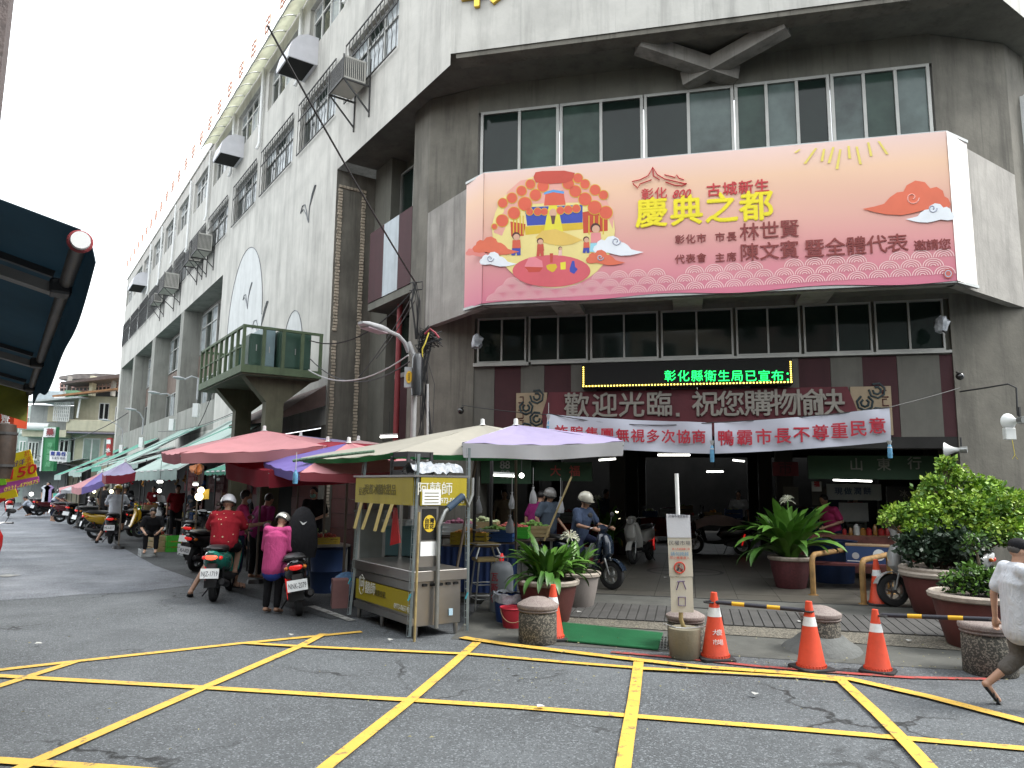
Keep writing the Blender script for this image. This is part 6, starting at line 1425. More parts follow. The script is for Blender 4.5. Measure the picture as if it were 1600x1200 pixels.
lily('smaller lily in a stone pot half hidden behind the bright one', Z(895,955)+V((.1,.4,0)), .34, .52, 24, .8, None, 4, mat('grey stone pot', (.26,.23,.21), .8, stain=.4))
lily('spreading lily in a crackled dark red pot in the middle of the entrance', Z(1236,918), .37, .56, 104, 1.62, [(0,0,1.55)], 5, mat('crackled maroon pot', (.10,.026,.03), .6, var=.3, scale=25, stain=.5))
lily('lily with white blossom beside the dark scooter inside the entrance', Z(952,868), .28, .4, 40, 1.35, [(-.3,0,1.45)], 6)
def bush(lab, p, potr, poth, crown, n, seed, lf, lc=(0,0,1.2), cat='potted shrub', trunk=True, size=.055, mat2=None):
    t = thing('potted_shrub', lab, cat, p, group='leafy shrubs in big pots'); pot(t, potr, poth); rr_ = random.Random(seed)
    b = MB(); tips = []
    for cx_, cy_, cz_, r_ in crown:
        base = V((cx_*.25, cy_*.25, poth)); tip = V((cx_,cy_,cz_)); mid = base.lerp(tip,.5)+V((rr_.uniform(-.05,.05),rr_.uniform(-.05,.05),.05)); b.tube([base,mid,tip],[.028,.018,.008],6)
        for q in range(5): e = tip+V((rr_.uniform(-1,1),rr_.uniform(-1,1),rr_.uniform(-.6,1)))*r_*.8; b.tube([mid.lerp(tip,.5),e],[.01,.004],4)
    b.build('branches', mat('shrub bark', (.10,.075,.05), .9), t)
    vs = {0:MB(),1:MB(),2:MB()}; tot = sum(c[3]**2 for c in crown)
    for cx_, cy_, cz_, r_ in crown:
        m_ = int(n*r_*r_/tot/7)
        for i in range(m_):
            d = V((rr_.gauss(0,1),rr_.gauss(0,1),rr_.gauss(0,1))).normalized(); c_ = V((cx_,cy_,cz_)) + V((d.x*r_,d.y*r_,d.z*r_*.8))*(rr_.uniform(.15,1.08)**.6)*(1+.12*math.sin(d.x*7+d.z*9))
            mb = vs[rr_.choice((0,0,1,2)) if d.z > -.1 else rr_.choice((1,1,0))]
            for q in range(7):
                u = V((rr_.gauss(0,1),rr_.gauss(0,1),rr_.gauss(0,.7)+.3)).normalized(); w_ = u.orthogonal().normalized(); w_ = Matrix.Rotation(rr_.uniform(0,6.28),3,u) @ w_; o = c_+u*rr_.uniform(.02,.07); s_ = size*rr_.uniform(.45,1.5)
                mb.add([o, o+u*s_*.5+w_*s_*.33, o+u*s_*1.1, o+u*s_*.5-w_*s_*.33], [(0,1,2,3)])
    for k_, mb in vs.items():
        if mb.v: mb.build('foliage', lf[k_], t, flat=True, kind='stuff')
    return t
LB = [mat('light green shrub leaf', (.22,.37,.035), .5, var=.25, scale=4, bump=0), mat('mid green shrub leaf', (.08,.18,.02), .5, var=.25, scale=4, bump=0), mat('yellow green shrub leaf', (.30,.42,.05), .5, var=.2, scale=4, bump=0)]
LDk = [mat('dark narrow leaf', (.018,.04,.018), .5, var=.3, bump=0)]*3
pr = Z(1478,958); pr2 = Z(1535,1010)
bush('big bright green shrub in a wide maroon pot at the right end', pr, .56, .66, [(-.25,.0,1.42,.27),(.05,.1,1.62,.30),(.38,-.1,1.48,.30),(.72,0,1.62,.30),(1.05,.1,1.42,.30),(1.35,0,1.25,.27),(-.6,.1,1.36,.18),(-.42,-.1,1.2,.16),(.34,.2,1.95,.22),(.22,.1,2.16,.12),(.0,-.1,1.22,.22),(.5,-.2,1.2,.25),(.95,-.2,1.12,.25),(1.0,.3,1.78,.2),(1.25,.2,1.6,.2),(.62,.1,1.86,.14),(-.05,.0,1.88,.12),(-.8,0,1.3,.08),(1.5,.0,1.5,.15)], 19000, 3, LB)
b_ = bush('dark leaved low shrub beneath the bright one', pr+V((-.1,-.05,.0)), .5, .6, [(-.3,-.1,.95,.28),(.1,-.15,1.0,.3),(.35,0,.9,.25)], 6500, 8, LDk, size=.07)
bush('sparse young shrub in a chipped pot beside the walking man', pr2, .52, .62, [(-.1,-.1,.78,.2),(.1,-.1,.75,.2),(-.3,.0,.72,.14),(0,0,1.2,.12)], 2600, 9, [LB[1],LDk[0],LB[1]], size=.045)
b = MB(); q = pr2+V((-.3,-.1,1.0)); b.grid(lambda u, v: D(1507+40*u, 903+5*v+ (3*math.sin(u*6)), 9.6), 10, 2); tag(b.build('orange_ribbon', mat('orange caution ribbon', (.6,.2,.03), .6, var=.3, scale=30), solid=.002), 'orange and white caution ribbon tied across the shrub stems', 'ribbon')
b = MB(); b.grid(lambda u, v: D(1524+14*u+4*v, 907+24*u+3*v, 9.55), 6, 2); tag(b.build('ribbon_tail', mat('yellow ribbon', (.65,.4,.03), .6), solid=.002), 'loose yellow end of ribbon hanging from the shrub', 'ribbon')
# ================================================================== RUSTY RAILS
RU = mat('rusty yellow pipe', (.26,.15,.05), .7, .2, var=.35, scale=6, bump=.2)
def hoop(lab, a, b_, h, r=.045):
    a = Z(*a); b_ = Z(*b_); t = thing('pipe_rail', lab, 'rail', a, group='bent pipe rails by the entrance'); c_ = .12; d = (b_-a).normalized()
    mb = MB(); mb.tube([a, a+V((0,0,h-c_)), a+V((0,0,h-c_*.3))+d*c_*.3, a+V((0,0,h))+d*c_, b_+V((0,0,h))-d*c_, b_+V((0,0,h-c_*.3))-d*c_*.3, b_+V((0,0,h-c_)), b_], r, 10); wb(mb, 'bent_pipe', RU, t, smooth=True)
    for e in (a, b_): mb = MB(); mb.lathe([(0,.01),(.08,.01),(.08,0)], e, 12); wb(mb, 'foot_plate', RU, t)
hoop('long rusty pipe rail beside the middle lily pot',(1271,930),(1368,905),.66); hoop('short rusty pipe rail leaning toward the silver scooter',(1350,944),(1392,928),.66)
# ================================================================== STREET LAMPS, POLES, CABLES
def tubething(nm, lab, cat, pts, r, m, n=6, group=None):
    b = MB(); b.tube(pts, r, n); o = tag(b.build(nm, m, smooth=True), lab, cat, group); return o
PV = mat('grey lamp paint', (.36,.37,.38), .5, var=.08)
t = thing('street_lamp', 'grey street lamp with flat head on a white post at the corner pillar', 'street lamp', G(648,960))
pb0 = D(645,700,13.0); pb0.z = 0; pz = D(640,560,13.0); 
b = MB(); b.tube([pb0, V((pb0.x,pb0.y,pz.z)), D(638,535,13.0)], .05, 10); wb(b, 'post', mat('grey painted post', (.30,.30,.30), .6, var=.2, stain=.3), t, smooth=True)
b = MB(); b.tube([D(638,550,13.0), D(632,535,12.9), D(622,524,12.7), D(604,516,12.4)], .035, 8); wb(b, 'arm', PV, t, smooth=True)
h0, h1 = D(608,519,12.4), D(563,504,11.8); dd = (h1-h0).normalized(); mloc = Matrix((dd, dd.cross(V((0,0,1))).normalized(), (dd.cross(V((0,0,1)))).cross(dd).normalized())).transposed().to_4x4(); mloc.translation = h0
b = MB(mloc); L_h = (h1-h0).length; b.loft([(0,0,.04,.03),(.1,0,.09,.05),(.3,0,.14,.055),(L_h-.1,0,.13,.04),(L_h,0,.06,.02)], 16, 3); wb(b, 'lamp_head', PV, t, smooth=True)
b = MB(mloc); b.box(.15,L_h-.1,-.1,.1,-.065,-.045) ; wb(b, 'lens', mat('dull lamp lens', (.33,.27,.30), .3), t)
t = thing('meter_box', 'grey box with yellow oval sign strapped to the lamp post', 'box', D(640,590,12.9)); b = MB(); b.cbox((0,0,0),(.17,.12,.36)); b.build('case', PV, t); b = MB(); b.prism([(.055*math.cos(a)-.0,-.075,.11*math.sin(a)) for a in [2*math.pi*i/18 for i in range(18)]], (0,.012,0)); e_ = b.build('oval_sign', plain('warning yellow', (.65,.38,.02)), t)
b = MB(); [b.box(-.02,.02,-.078,-.0755,-.06+q*.035,-.045+q*.035) for q in range(4)]; b.build('sign_text_lines', M['black'], e_)
for k, (px, py, y) in enumerate(((270,589,27),(231,612,32),(195,638,38),(155,655,47))):   # lamps down the street
    a = [(290,595),(252,625),(210,655),(178,672)][k]; t = thing('street_lamp', ['third-floor side street lamp nearest the green platform','street lamp second along the market wall','street lamp third along the market wall','farthest street lamp at the end of the market wall'][k], 'street lamp', D(a[0]+25,a[1]+10,y), group='grey street lamps on the market wall')
    L_ = D(px,py,y-.2); Rr = D(px+18,py+4,y); e = D(a[0]+(20 if k<2 else 14),a[1]+(-4 if k<2 else 0),y+.3)
    b = MB(); b.tube([Rr, Rr.lerp(e,.5)+V((0,0,.1)), e, e+V((0,0,-.8))], .035, 6); wb(b, 'arm', PV, t, smooth=True)
    b = MB(); b.tube([L_, L_.lerp(Rr,.5), Rr], [.05,.13,.06], 8); b.v = [(x,yy_,(z-L_.z)*.55+L_.z) for x,yy_,z in b.v]; wb(b, 'lamp_head', PV, t, smooth=True)
    b = MB(); b.cbox(tuple(e+V((0,0,-1.2))),(.2,.2,.5)); wb(b, 'control_box', M['whitep'], t)
cg = 'overhead cables round the corner'
for i, (lab, a, b2, sg, r_, m_) in enumerate((
  ('long dark cable rising from the corner pillar to the upper left', D(648,440,13.1), D(418,40,9.0), .06, .016, M['cable']),
  ('pale cable from the corner post to the wall above the platform', D(638,555,12.9), D(482,578,17.0), .35, .014, M['cablew']),
  ('dark cable sagging below the pale one', D(640,565,12.9), D(484,560,17.0), .45, .012, M['cable']),
  ('dark cable from the pillar bracket to the platform railing', D(648,450,13.0), D(484,532,14.0), .4, .012, M['cable']),
  ('thin cable from the pillar bracket down past the lamp', D(645,462,13.0), D(560,590,15.5), .1, .010, M['cable']),
  ('second thin cable beside it', D(648,470,13.0), D(588,560,15.0), .05, .010, M['cable']),
  ('thin wires looping from the street lamps along the wall', S(10,.3,4.6), S(30,.3,4.5), .35, .014, M['cable']),
  ('far wires crossing the end of the street', D(60,690,45), D(200,645,34), .5, .02, M['cable']),
  ('lower far wires crossing the end of the street', D(52,708,45), D(190,720,40), .5, .02, M['cable']),
  ('wire dropping from the wall bracket over the awnings', D(345,570,22), D(310,665,22), .2, .012, M['cable']))):
    tubething('overhead_cable', lab, 'cable', catenary(a, b2, sg), r_, m_, 5, cg)
rr_ = random.Random(11); b = MB()
for i in range(46):
    a = D(rr_.uniform(652,665), rr_.uniform(520,560), 13.0); c_ = D(rr_.uniform(660,692), rr_.uniform(515,545), 13.05); mid = a.lerp(c_,.5)+V((rr_.uniform(-.15,.15),rr_.uniform(-.15,.05),rr_.uniform(-.05,.2))); b.tube([a,mid,c_], rr_.uniform(.006,.012), 4)
for i in range(12):
    a = D(655+rr_.uniform(0,22), 535, 13.0); b.tube([a, D(655+rr_.uniform(-2,24), 600, 13.0), D(655+rr_.uniform(-4,24), 680, 13.0)], rr_.uniform(.005,.010), 4)
tag(b.build('cable_tangle', M['cable'], kind='stuff'), 'tangled bundle of dark cables on the corner pillar', 'cables')
b = MB()
for i in range(8): a = D(648+rr_.uniform(-3,5), 440, 13.0); b.tube([a, D(650+rr_.uniform(-8,8), 470, 12.95), D(652+rr_.uniform(-3,4), 530, 13.0)], .008, 4)
b.tube([D(640,442,13.1), D(660,440,12.9), D(660,452,12.9), D(640,454,13.1)], .012, 4)
tag(b.build('cable_bracket', M['cable'], kind='stuff'), 'knot of cables on a bracket half way up the corner pillar', 'cables')
tubething('yellow_cable', 'yellow cable hanging out of the dark cable tangle', 'cable', [D(670,520,12.9), D(665,535,12.85), D(660,545,12.85), D(660,570,12.9)], .013, M['cabley'])
tubething('red_cable', 'red cable cluster above the dark tangle', 'cable', [D(664,522,12.95), D(672,514,12.9), D(680,520,12.95), D(686,528,12.95)], .02, M['cabler'])
t = thing('splice_closure', 'black cable splice canister tied to the corner post', 'cable canister', D(652,585,12.85)); b = MB(); b.lathe([(0,-.38),(.09,-.38),(.1,-.3),(.1,.28),(.07,.36),(0,.38)], n=14); b.build('canister', gloss('canister black', (.015,.017,.02), .4), t, smooth=True)
tubething('white_conduit', 'white conduit pipe beside the corner pillar', 'pipe', [D(668,600,13), D(668,700,13), V((D(668,700,13).x, 13, 0))], .022, M['cablew'], 8)
tubething('wall_conduit', 'black conduit running across the right pillar to the loudspeaker', 'cable', [FO(1500,612,-1.0), FO(1540,606,-.6), FO(1575,600,-.3), FO(1588,606,-.25), FO(1590,650,-.25)], .014, M['cable'])
# ================================================================== LEFT FOREGROUND AWNING
HT = 2.75
a_ = ray(125,378); tn = (HT-CAMH)/a_.z; NE = CP + a_*tn
FEp = None
AWL = fr(NE, DS, -DR)     # x down the street, y towards the shops on the left, z up
blue = translucent(mat('navy awning underside cloth', (.06,.10,.125), .85, var=.12, scale=2, bump=.08, bscale=8), .6)
la = thing('roll_awning', 'dark blue roll out awning with steel arms at the upper left', 'awning', NE)
Ln = 5.9
b = MB(AWL); b.tube([(-.0,0,0),(Ln,0,0)], .029, 14); wb(b, 'front_roller', mat('brown grey roller tube', (.13,.12,.115), .5, .4), la, smooth=True)
b = MB(AWL); b.lathe([(0,-.03),(.033,-.03),(.036,.0),(.03,.01)], axis='x', n=18); wb(b, 'end_cap', M['whitep'], la, smooth=True)
b = MB(AWL); b.tube([(-.005,.037*math.cos(a),.037*math.sin(a)) for a in [2*math.pi*i/20 for i in range(21)]], .008, 5); wb(b, 'red_ring', M['redp'], la)
b = MB(AWL); b.grid(lambda u, v: (Ln*u, 2.9*v, .05+.85*v - .06*math.sin(math.pi*v)), 20, 10); wb(b, 'cloth', blue, la, smooth=True, solid=.004)
b = MB(AWL); b.grid(lambda u, v: (Ln*u, -.02-(.035+.015*math.sin(u*5))*v**.7, .03-(.10+.14*math.sin(u*3)+.04*math.sin(u*14))*v), 40, 6); wb(b, 'valance', blue, la, smooth=True, solid=.004)
b = MB(AWL); b.grid(lambda u, v: (Ln+.005, 2.2*v, .02+.68*v-.32*u-.0), 3, 10); wb(b, 'far_end_flap', mat('green yellow striped flap', (.16,.17,.02), .8, var=.5, scale=2), la, smooth=True, solid=.004)
steelarm = mat('aluminium awning arm', (.20,.19,.18), .5, .6)
for x in (.75, 3.4, 5.2):
    b = MB(AWL); b.bar((x,.05,-.03),(x-.25,2.9,.62),.07,.045); wb(b, 'folding_arm', steelarm, la)
    b = MB(AWL); b.bar((x,.05,.04),(x-.25,2.9,.70),.03,.03); wb(b, 'arm_rod', M['eng'], la); b = MB(AWL); b.cbox((x,.02,-.02),(.12,.09,.07)); wb(b, 'arm_joint', M['eng'], la, bevel=.01)
b = MB(AWL); b.box(-.5,Ln+1.5,2.95,3.3,-2.75,4.5); wl = tag(b.build('shop_wall', mat('brown tiled wall', (.13,.10,.085), .7, var=.3)), 'dark brown tiled shop wall behind the navy awning', 'wall')
# tiled building edge at the top left
e0 = D(-3,150,3.4); b = MB(fr(V((e0.x,e0.y,0)), DS, -DR)); 
b.box(0,.6,.0,1.5,3.55,12); tb = tag(b.build('tiled_pillar', mat('brown mosaic tile', (.10,.075,.07), .6, var=.4, scale=30, bump=.4, bscale=60)), 'narrow brown tiled pillar rising at the left edge', 'pillar')
for z in (3.55+.9*q for q in range(6)):
    bb = MB(fr(V((e0.x,e0.y,0)), DS, -DR)); bb.box(-.012,.3,-.012,.4,z,z+.02); bb.build('pale_joint', M['cablew'], tb)
# yellow price banner
yb_ = D(30,745,9.5)
t = thing('price_banner', 'yellow banner reading 150 in red with a pink phone number strip', 'banner', yb_)
YB = mat('bright yellow banner', (.68,.55,.015), .6, var=.04); q = lambda px, py, d=0: D(px, py, 9.5-d)
def quad(nm, pts, m, par, d=0): b = MB(); b.prism([q(*p, d) for p in pts], (0,.006,0)); return wb(b, nm, m, par)
cl_ = quad('cloth', [(-8,716),(47,702),(60,752),(-4,768)], YB, t); quad('pink_strip', [(-5,757),(60,744),(61,753),(-4,772)], plain('magenta strip', (.45,.08,.35)), t, .01)
upv = lambda: (q(27,722)-q(31,745)).normalized(); xv = lambda: (q(54,744)-q(2,757)).normalized()
def yt(s, px, py, size, m, fit=None, bold=.002): return text(s, m, q(px,py,.03), xv(), (0,0,1), size, t, 'lettering', bold, .001, fit=fit)
yt('150', 34, 738, .18, plain('banner red', (.5,.02,.02)), fit=.34, bold=.006); yt('0931-479875', 33, 759, .075, plain('strip yellow', (.68,.55,.1)), fit=.44, bold=.003)
for ch, px, py in (('抗',42,709),('漲',44,718),('價',45,727)): yt(ch, px, py, .075, plain('banner red', (.5,.02,.02)))
yt('組', 5, 733, .12, plain('banner purple', (.07,.02,.18)), bold=.005); yt('且', 14, 730, .12, plain('banner purple', (.07,.02,.18)), bold=.005); yt('好洋', 29, 724, .08, plain('banner purple', (.07,.02,.18)), bold=.003)
t2 = thing('price_banner', 'second yellow banner folded below the price banner', 'banner', q(10,780)); quad('cloth', [(-10,770),(24,764),(28,776),(-10,785)], YB, t2, -.3); quad('green_strip', [(-8,748),(8,745),(10,757),(-8,760)], plain('green strip', (.2,.5,.03)), t2, .02); quad('red_strip', [(-10,780),(8,778),(8,782),(-10,790)], plain('banner red', (.5,.02,.02)), t2, -.2)
# red shop sign and dark lantern box below it
rs = mat('orange red gradient sign', (.36,.045,.015), .5, var=.3, scale=1.2, bump=0)
t = thing('shop_sign', 'vertical red and orange sign with white outlined characters at the left edge', 'sign', D(8,650,9))
b = MB(); b.prism([D(-14,618,9), D(24,626,9), D(21,668,9), D(-16,664,9)], (0,.25,0)); wb(b, 'board', rs, t)
for ch, py in (('好',631),('如',643),('齊',655),('家',666)): text(ch, M['plate'], D(8,py,8.97), (1,0,-.03), (0,0,1), .105, t, 'character', .004, .003)
t = thing('wooden_cask', 'dark brown hanging cask below the red sign at the left edge', 'cask', D(4,700,8.8)); b = MB(); b.lathe([(0,-.34),(.12,-.34),(.15,-.1),(.15,.15),(.13,.30),(0,.33)], D(2,703,8.8), 16); wb(b, 'cask', mat('dark brown wood', (.03,.018,.011), .6, var=.4, scale=12), t, smooth=True)
for z in (-.2,.18): b = MB(); b.lathe([(.155,z),(.158,z+.03)], D(2,703,8.8), 16); wb(b, 'hoop', M['iron'], t)
# scooter nose entering at the left edge is placed with the scooters
# ================================================================== FAR BUILDINGS
CRM = mat('cream painted wall', (.50,.47,.35), .85, var=.08, stain=.3); GRW = mat('grey washed wall', (.33,.35,.34), .85, var=.1, stain=.4); LGW = mat('pale green tiled wall', (.36,.44,.40), .8, var=.1, stain=.2)
def facade(lab, px0, px1, pyb, pyt, y, m, wins, extra=None, depth=8, roof=None):
    p0 = D(px0, 760, y); p1 = D(px1, 760, y+ (px1-px0)*.01); zt = D(px0, pyt, y).z; d = (p1-p0); d.z = 0; w_ = d.length; d.normalize(); n = V((d.y,-d.x,0)); Fz = fr(V((p0.x,p0.y,0)), d, n)
    t = thing('town_house', lab, 'house', V((p0.x,p0.y,0)), group='old houses closing the end of the street'); b = MB(Fz); b.box(0,w_,-depth,0,0,zt); wb(b, 'wall', m, t)
    def X(px): return w_*(px-px0)/(px1-px0)
    def Zz(py): return D(px0, py, y).z
    for a, c, top, bot, nx, mg in wins:
        x0, x1, z1, z0 = X(a), X(c), Zz(top), Zz(bot)
        b = MB(Fz); b.box(x0,x1,.0,.05,z0,z1); f_ = wb(b, 'window', M['aluw'], t)
        for i in range(nx):
            g_ = MB(Fz); ww = (x1-x0)/nx; g_.box(x0+i*ww+.07,x0+(i+1)*ww-.04,.052,.06,z0+.08,z1-.08); g_.build('pane', mg, f_, world=True)
        b = MB(Fz); b.box(x0-.1,x1+.1,0,.22,z0-.12,z0-.002); wb(b, 'sill', m, f_)
    return t, Fz, X, Zz, w_
GLg = mat('green reflecting glass', (.10,.18,.14), .1, var=.4, scale=1.5, bump=0)
t, Fz, X, Zz, w_ = facade('cream three storey house with a rounded balcony beside the market', 104, 186, 760, 618, 60, CRM, [(124,151,684,721,2,GLg),(156,168,684,716,1,GLg),(105,111,683,723,1,M['glass']),(144,160,628,655,2,M['black']),(170,180,633,660,1,M['glass'])])
b = MB(Fz); b.box(0,w_,.0,1.4,Zz(676),Zz(657)); wb(b, 'balcony', CRM, t, bevel=.1); b = MB(Fz); b.box(-.1,w_+.1,.02,1.5,Zz(678),Zz(676.2)); wb(b, 'balcony_ledge', mat('mauve ledge', (.22,.20,.25), .8), t)
b = MB(Fz); b.add([(-1,-3,Zz(618)+.3),(w_+.5,-3,Zz(606)+.6),(w_+.5,1.8,Zz(608)),(-1,1.8,Zz(625))], [(0,1,2,3)]); wb(b, 'sheet_roof', mat('rusty orange roof sheet', (.30,.15,.07), .8, var=.3), t, solid=.15)
b = MB(Fz); b.bar((X(122),1.6,Zz(655)),(X(124),1.6,Zz(622)),.12); wb(b, 'white_downpipe', M['whitep'], t)
t, Fz, X, Zz, w_ = facade('greyer old house with a barred balcony left of the cream one', 36, 104, 760, 632, 59, GRW, [(38,54,690,718,3,M['glass']),(58,66,688,720,1,M['glass']),(87,101,685,725,2,M['black'])])
b = MB(Fz); b.box(0,w_,.0,1.2,Zz(683),Zz(672)); wb(b, 'balcony', CRM, t)
b = MB(Fz); 
for i in range(9): x = X(82)+(X(106)-X(82))*i/8; b.bar((x,1.2,Zz(658)),(x,1.2,Zz(630)),.07)
for i in range(6): z = Zz(658)+(Zz(630)-Zz(658))*i/5; b.bar((X(82),1.2,z),(X(106),1.2,z),.07)
wb(b, 'balcony_grille', M['aluw'], t, kind='stuff'); b = MB(Fz); b.box(X(64),X(80),.0,.1,Zz(658),Zz(634)); wb(b, 'cream_bay', CRM, t)
b = MB(Fz); b.add([(0,-2,Zz(626)),(w_+1,-2,Zz(618)),(w_+1,2.2,Zz(623)),(0,2.2,Zz(634))], [(0,1,2,3)]); wb(b, 'sheet_roof', mat('grey zinc roof', (.40,.42,.42), .6, .3), t, solid=.12)
b = MB(Fz); b.lathe([(0,-1.0),(.28,-1.0),(.30,0),(.28,1.0),(0,1.0)], ((X(57)),1.5,Zz(668)), 14, 'x'); wb(b, 'rolled_awning', M['whitep'], t, smooth=True)
facade('pale green tiled house far left behind the signs', -20, 36, 760, 632, 64, LGW, [(24,30,650,676,2,GLg),(31,36,650,676,1,GLg),(24,34,688,705,2,GLg),(2,20,640,700,3,GLg)])
# rooftop sheds
t = thing('rooftop_shed', 'open rooftop shed with dark sheet roof and concrete posts above the cream house', 'roof shed', D(150,605,66))
def bx(nm, px0, px1, py0, py1, y, m, dep=4): b = MB(); a, c = D(px0,py1,y), D(px1,py0,y); b.box(a.x,c.x,y,y+dep,a.z,c.z); return wb(b, nm, m, t)
bx('back_wall',92,186,597,625,70,M['dark'],1)
b = MB(); b.prism([D(92,588,66), D(118,584,66), D(150,583,66), D(186,585,66), D(186,589,66), D(92,593,66)], (0,6,0)); wb(b, 'sheet_roof', mat('brown grey roof sheet', (.16,.14,.13), .8, var=.3), t)
b = MB(); b.prism([D(96,597,63), D(186,584,63), D(186,590,63), D(96,600,63)], (0,3,0)); wb(b, 'lower_roof', mat('dark brown roof sheet', (.08,.06,.055), .8, var=.3), t)
for px in (102,138,172): bx('concrete_post',px,px+(8 if px==138 else 5),587,618,64,CRM if px==138 else M['concd'],.6)
b = MB()
for q in range(3): b.bar(D(92,600+q*6,65), D(186,597+q*6,65), .10)
for q in range(16): b.bar(D(94+q*6,598,65.1), D(94+q*6,612,65.1), .07)
wb(b, 'pipe_rack', mat('rusty pink pipes', (.38,.25,.22), .7), t, kind='stuff')
t = thing('rooftop_shed', 'grey corrugated shed on the left roof with a small air vent', 'roof shed', D(70,620,62)); bx('sheet_wall',50,98,611,627,62,mat('blue grey corrugated sheet', (.35,.40,.42), .6, .2),3); bx('vent_box',84,95,618,626,61.5,M['whitep'],.6); bx('green_tank',100,120,610,620,62.5,mat('green shed cloth', (.12,.25,.15), .7),2)
# hanging signs in the far street
def hsign(lab, pts, y, m, chars, cm_, size, border=None):
    t = thing('hanging_sign', lab, 'sign', D(*pts[0], y), group='signs hung across the far street'); b = MB(); b.prism([D(*p, y) for p in pts], (0,.3,0)); wb(b, 'board', m, t)
    for ch, px, py in chars: text(ch, cm_, D(px,py,y-.05), (1,0,-.03), (0,0,1), size, t, 'character', .02, .01)
    return t
t = hsign('tall green and white pharmacy sign with a red character', [(69,667),(88,667),(83,736),(63,736)], 40, mat('green sign sheet', (.025,.20,.07), .5), [], None, 1); b = MB(); b.prism([D(70,668,39.95), D(88,668,39.95), D(86,683,39.95), D(68,683,39.95)], (0,-.05,0)); wb(b, 'white_head', M['plate'], t); text('藥', M['redp'], D(78,676,39.8), (1,0,0), (0,0,1), .42, t, 'character', .02, .01)
b = MB(); b.prism([D(67,683,39.96), D(68.5,683,39.96), D(64.5,736,39.96), D(62.5,736,39.96)], (0,-.05,0)); wb(b, 'white_edge', M['plate'], t)
for ch, px, py in (('專',78,696),('業',77,706),('藥',76,716),('局',75,726)): text(ch, mat('pale green lettering', (.12,.35,.18), .6), D(px,py,39.8), (1,0,0), (0,0,1), .3, t, 'character', .005, .01)
hsign('white shop board with blue characters on the far wall', [(78,704),(105,706),(104,722),(77,720)], 38, M['plate'], [('東',82,709),('昇',91,709.5),('行',99,710)], plain('blue board ink', (.03,.05,.25)), .22)
t = bpy.data.objects['hanging_sign.001'] if 'hanging_sign.001' in bpy.data.objects else t; text('五金行 電話', plain('dark board ink', (.05,.05,.1)), D(91,716,37.9), (1,0,-.03), (0,0,1), .13, t, depth=.01)
hsign('narrow red sign with white characters beside the cream house', [(167,685),(173,684),(172,711),(166,712)], 46, mat('red hanging board', (.45,.03,.03), .5), [('藥',169.5,691),('水',169,704)], M['plate'], .3)
hsign('small teal sign among the far stalls', [(83,771),(93,771),(93,777),(83,777)], 33, plain('teal sign', (.05,.35,.25)), [], None, 1)
# ================================================================== HOUSES ACROSS THE JUNCTION (unseen, added to shade and reflect, behind and left of the photographer)
def row_house(lab, Fz, x0, x1, h, m, d=8):
    t = thing('unseen_shop_house', lab, 'house', Fz @ V(((x0+x1)/2,0,0)), group='unseen shop houses added across the junction'); b = MB(Fz); b.box(x0,x1,-d,0,0,h); wb(b, 'wall', m, t)
    b = MB(Fz); b.box(x0+.1,x1-.1,.01,1.6,2.9,3.05); wb(b, 'street_canopy', M['eng'], t)
    b = MB(Fz); b.box(x0+.4,x1-.4,.005,.06,.1,2.8); wb(b, 'shop_opening', M['black'], t)
    z = 3.8
    while z + 1.6 < h:
        for i in range(2):
            a = x0+.5+i*(x1-x0)/2; c = a+(x1-x0)/2-1.0; b = MB(Fz); b.box(a,c,.004,.07,z,z+1.5); w_ = wb(b, 'window', M['aluw'], t)
            for k in range(2): b = MB(Fz); b.box(a+.06+k*(c-a)/2,a+(k+1)*(c-a)/2-.05,.071,.08,z+.06,z+1.44); wb(b, 'pane', M['glass'], w_)
        z += 3.1
FB_ = fr(V((-14,-13,0)), V((1,0,0)), V((0,1,0)))
tone = [mat('pale blue tiled wall', (.30,.36,.38), .7, var=.1, stain=.3), CRM, mat('pink grey tiled wall', (.32,.25,.23), .7, var=.1, stain=.3), GRW, mat('beige tiled wall', (.34,.30,.24), .7, var=.1, stain=.3)]
for i in range(8): row_house(['pale blue','cream','pinkish','grey','beige','second pale blue','second cream','second pinkish'][i]+' tiled shop house, unseen behind the photographer', FB_, i*6.2, i*6.2+6.1, [12.5,11,13.5,11.5,14,12,10.5,13][i], tone[i%5])
FL_ = fr(NE + DR*0 - DR*3.4 - V((0,0,NE.z)), DS, DR)
for i in range(5): row_house(['beige','grey','cream','pale blue','pinkish'][i]+' tiled shop house, unseen on the left side of the street', FL_, -9+i*6.2, -9+i*6.2+6.1, [9,10,9.5,10.5,9][i], tone[(i+4)%5])
FR_ = fr(V((24,-13,0)), V((0,1,0)), V((-1,0,0)))
for i in range(3): row_house(['grey','beige','pale blue'][i]+' tiled shop house, unseen across the road to the right', FR_, i*6.2, i*6.2+6.1, [11,12,10][i], tone[(i+3)%5])
# ================================================================== SCOOTERS AND PEOPLE
GB = gloss('black paint', (.012,.012,.014)); GT = gloss('teal paint', (.02,.20,.15)); GW = gloss('white paint', (.60,.60,.58)); GS = gloss('silver grey paint', (.30,.31,.31)); GY_ = gloss('yellow paint', (.55,.33,.01)); GR = gloss('red paint', (.40,.02,.02)); GD = gloss('dark blue black paint', (.012,.02,.035)); GM = gloss('dark maroon paint', (.12,.02,.025))
def at(px, py): return Z(px, py)
def facing(a, b): d = b-a; return math.atan2(d.y, d.x)
UP = ang(DS)
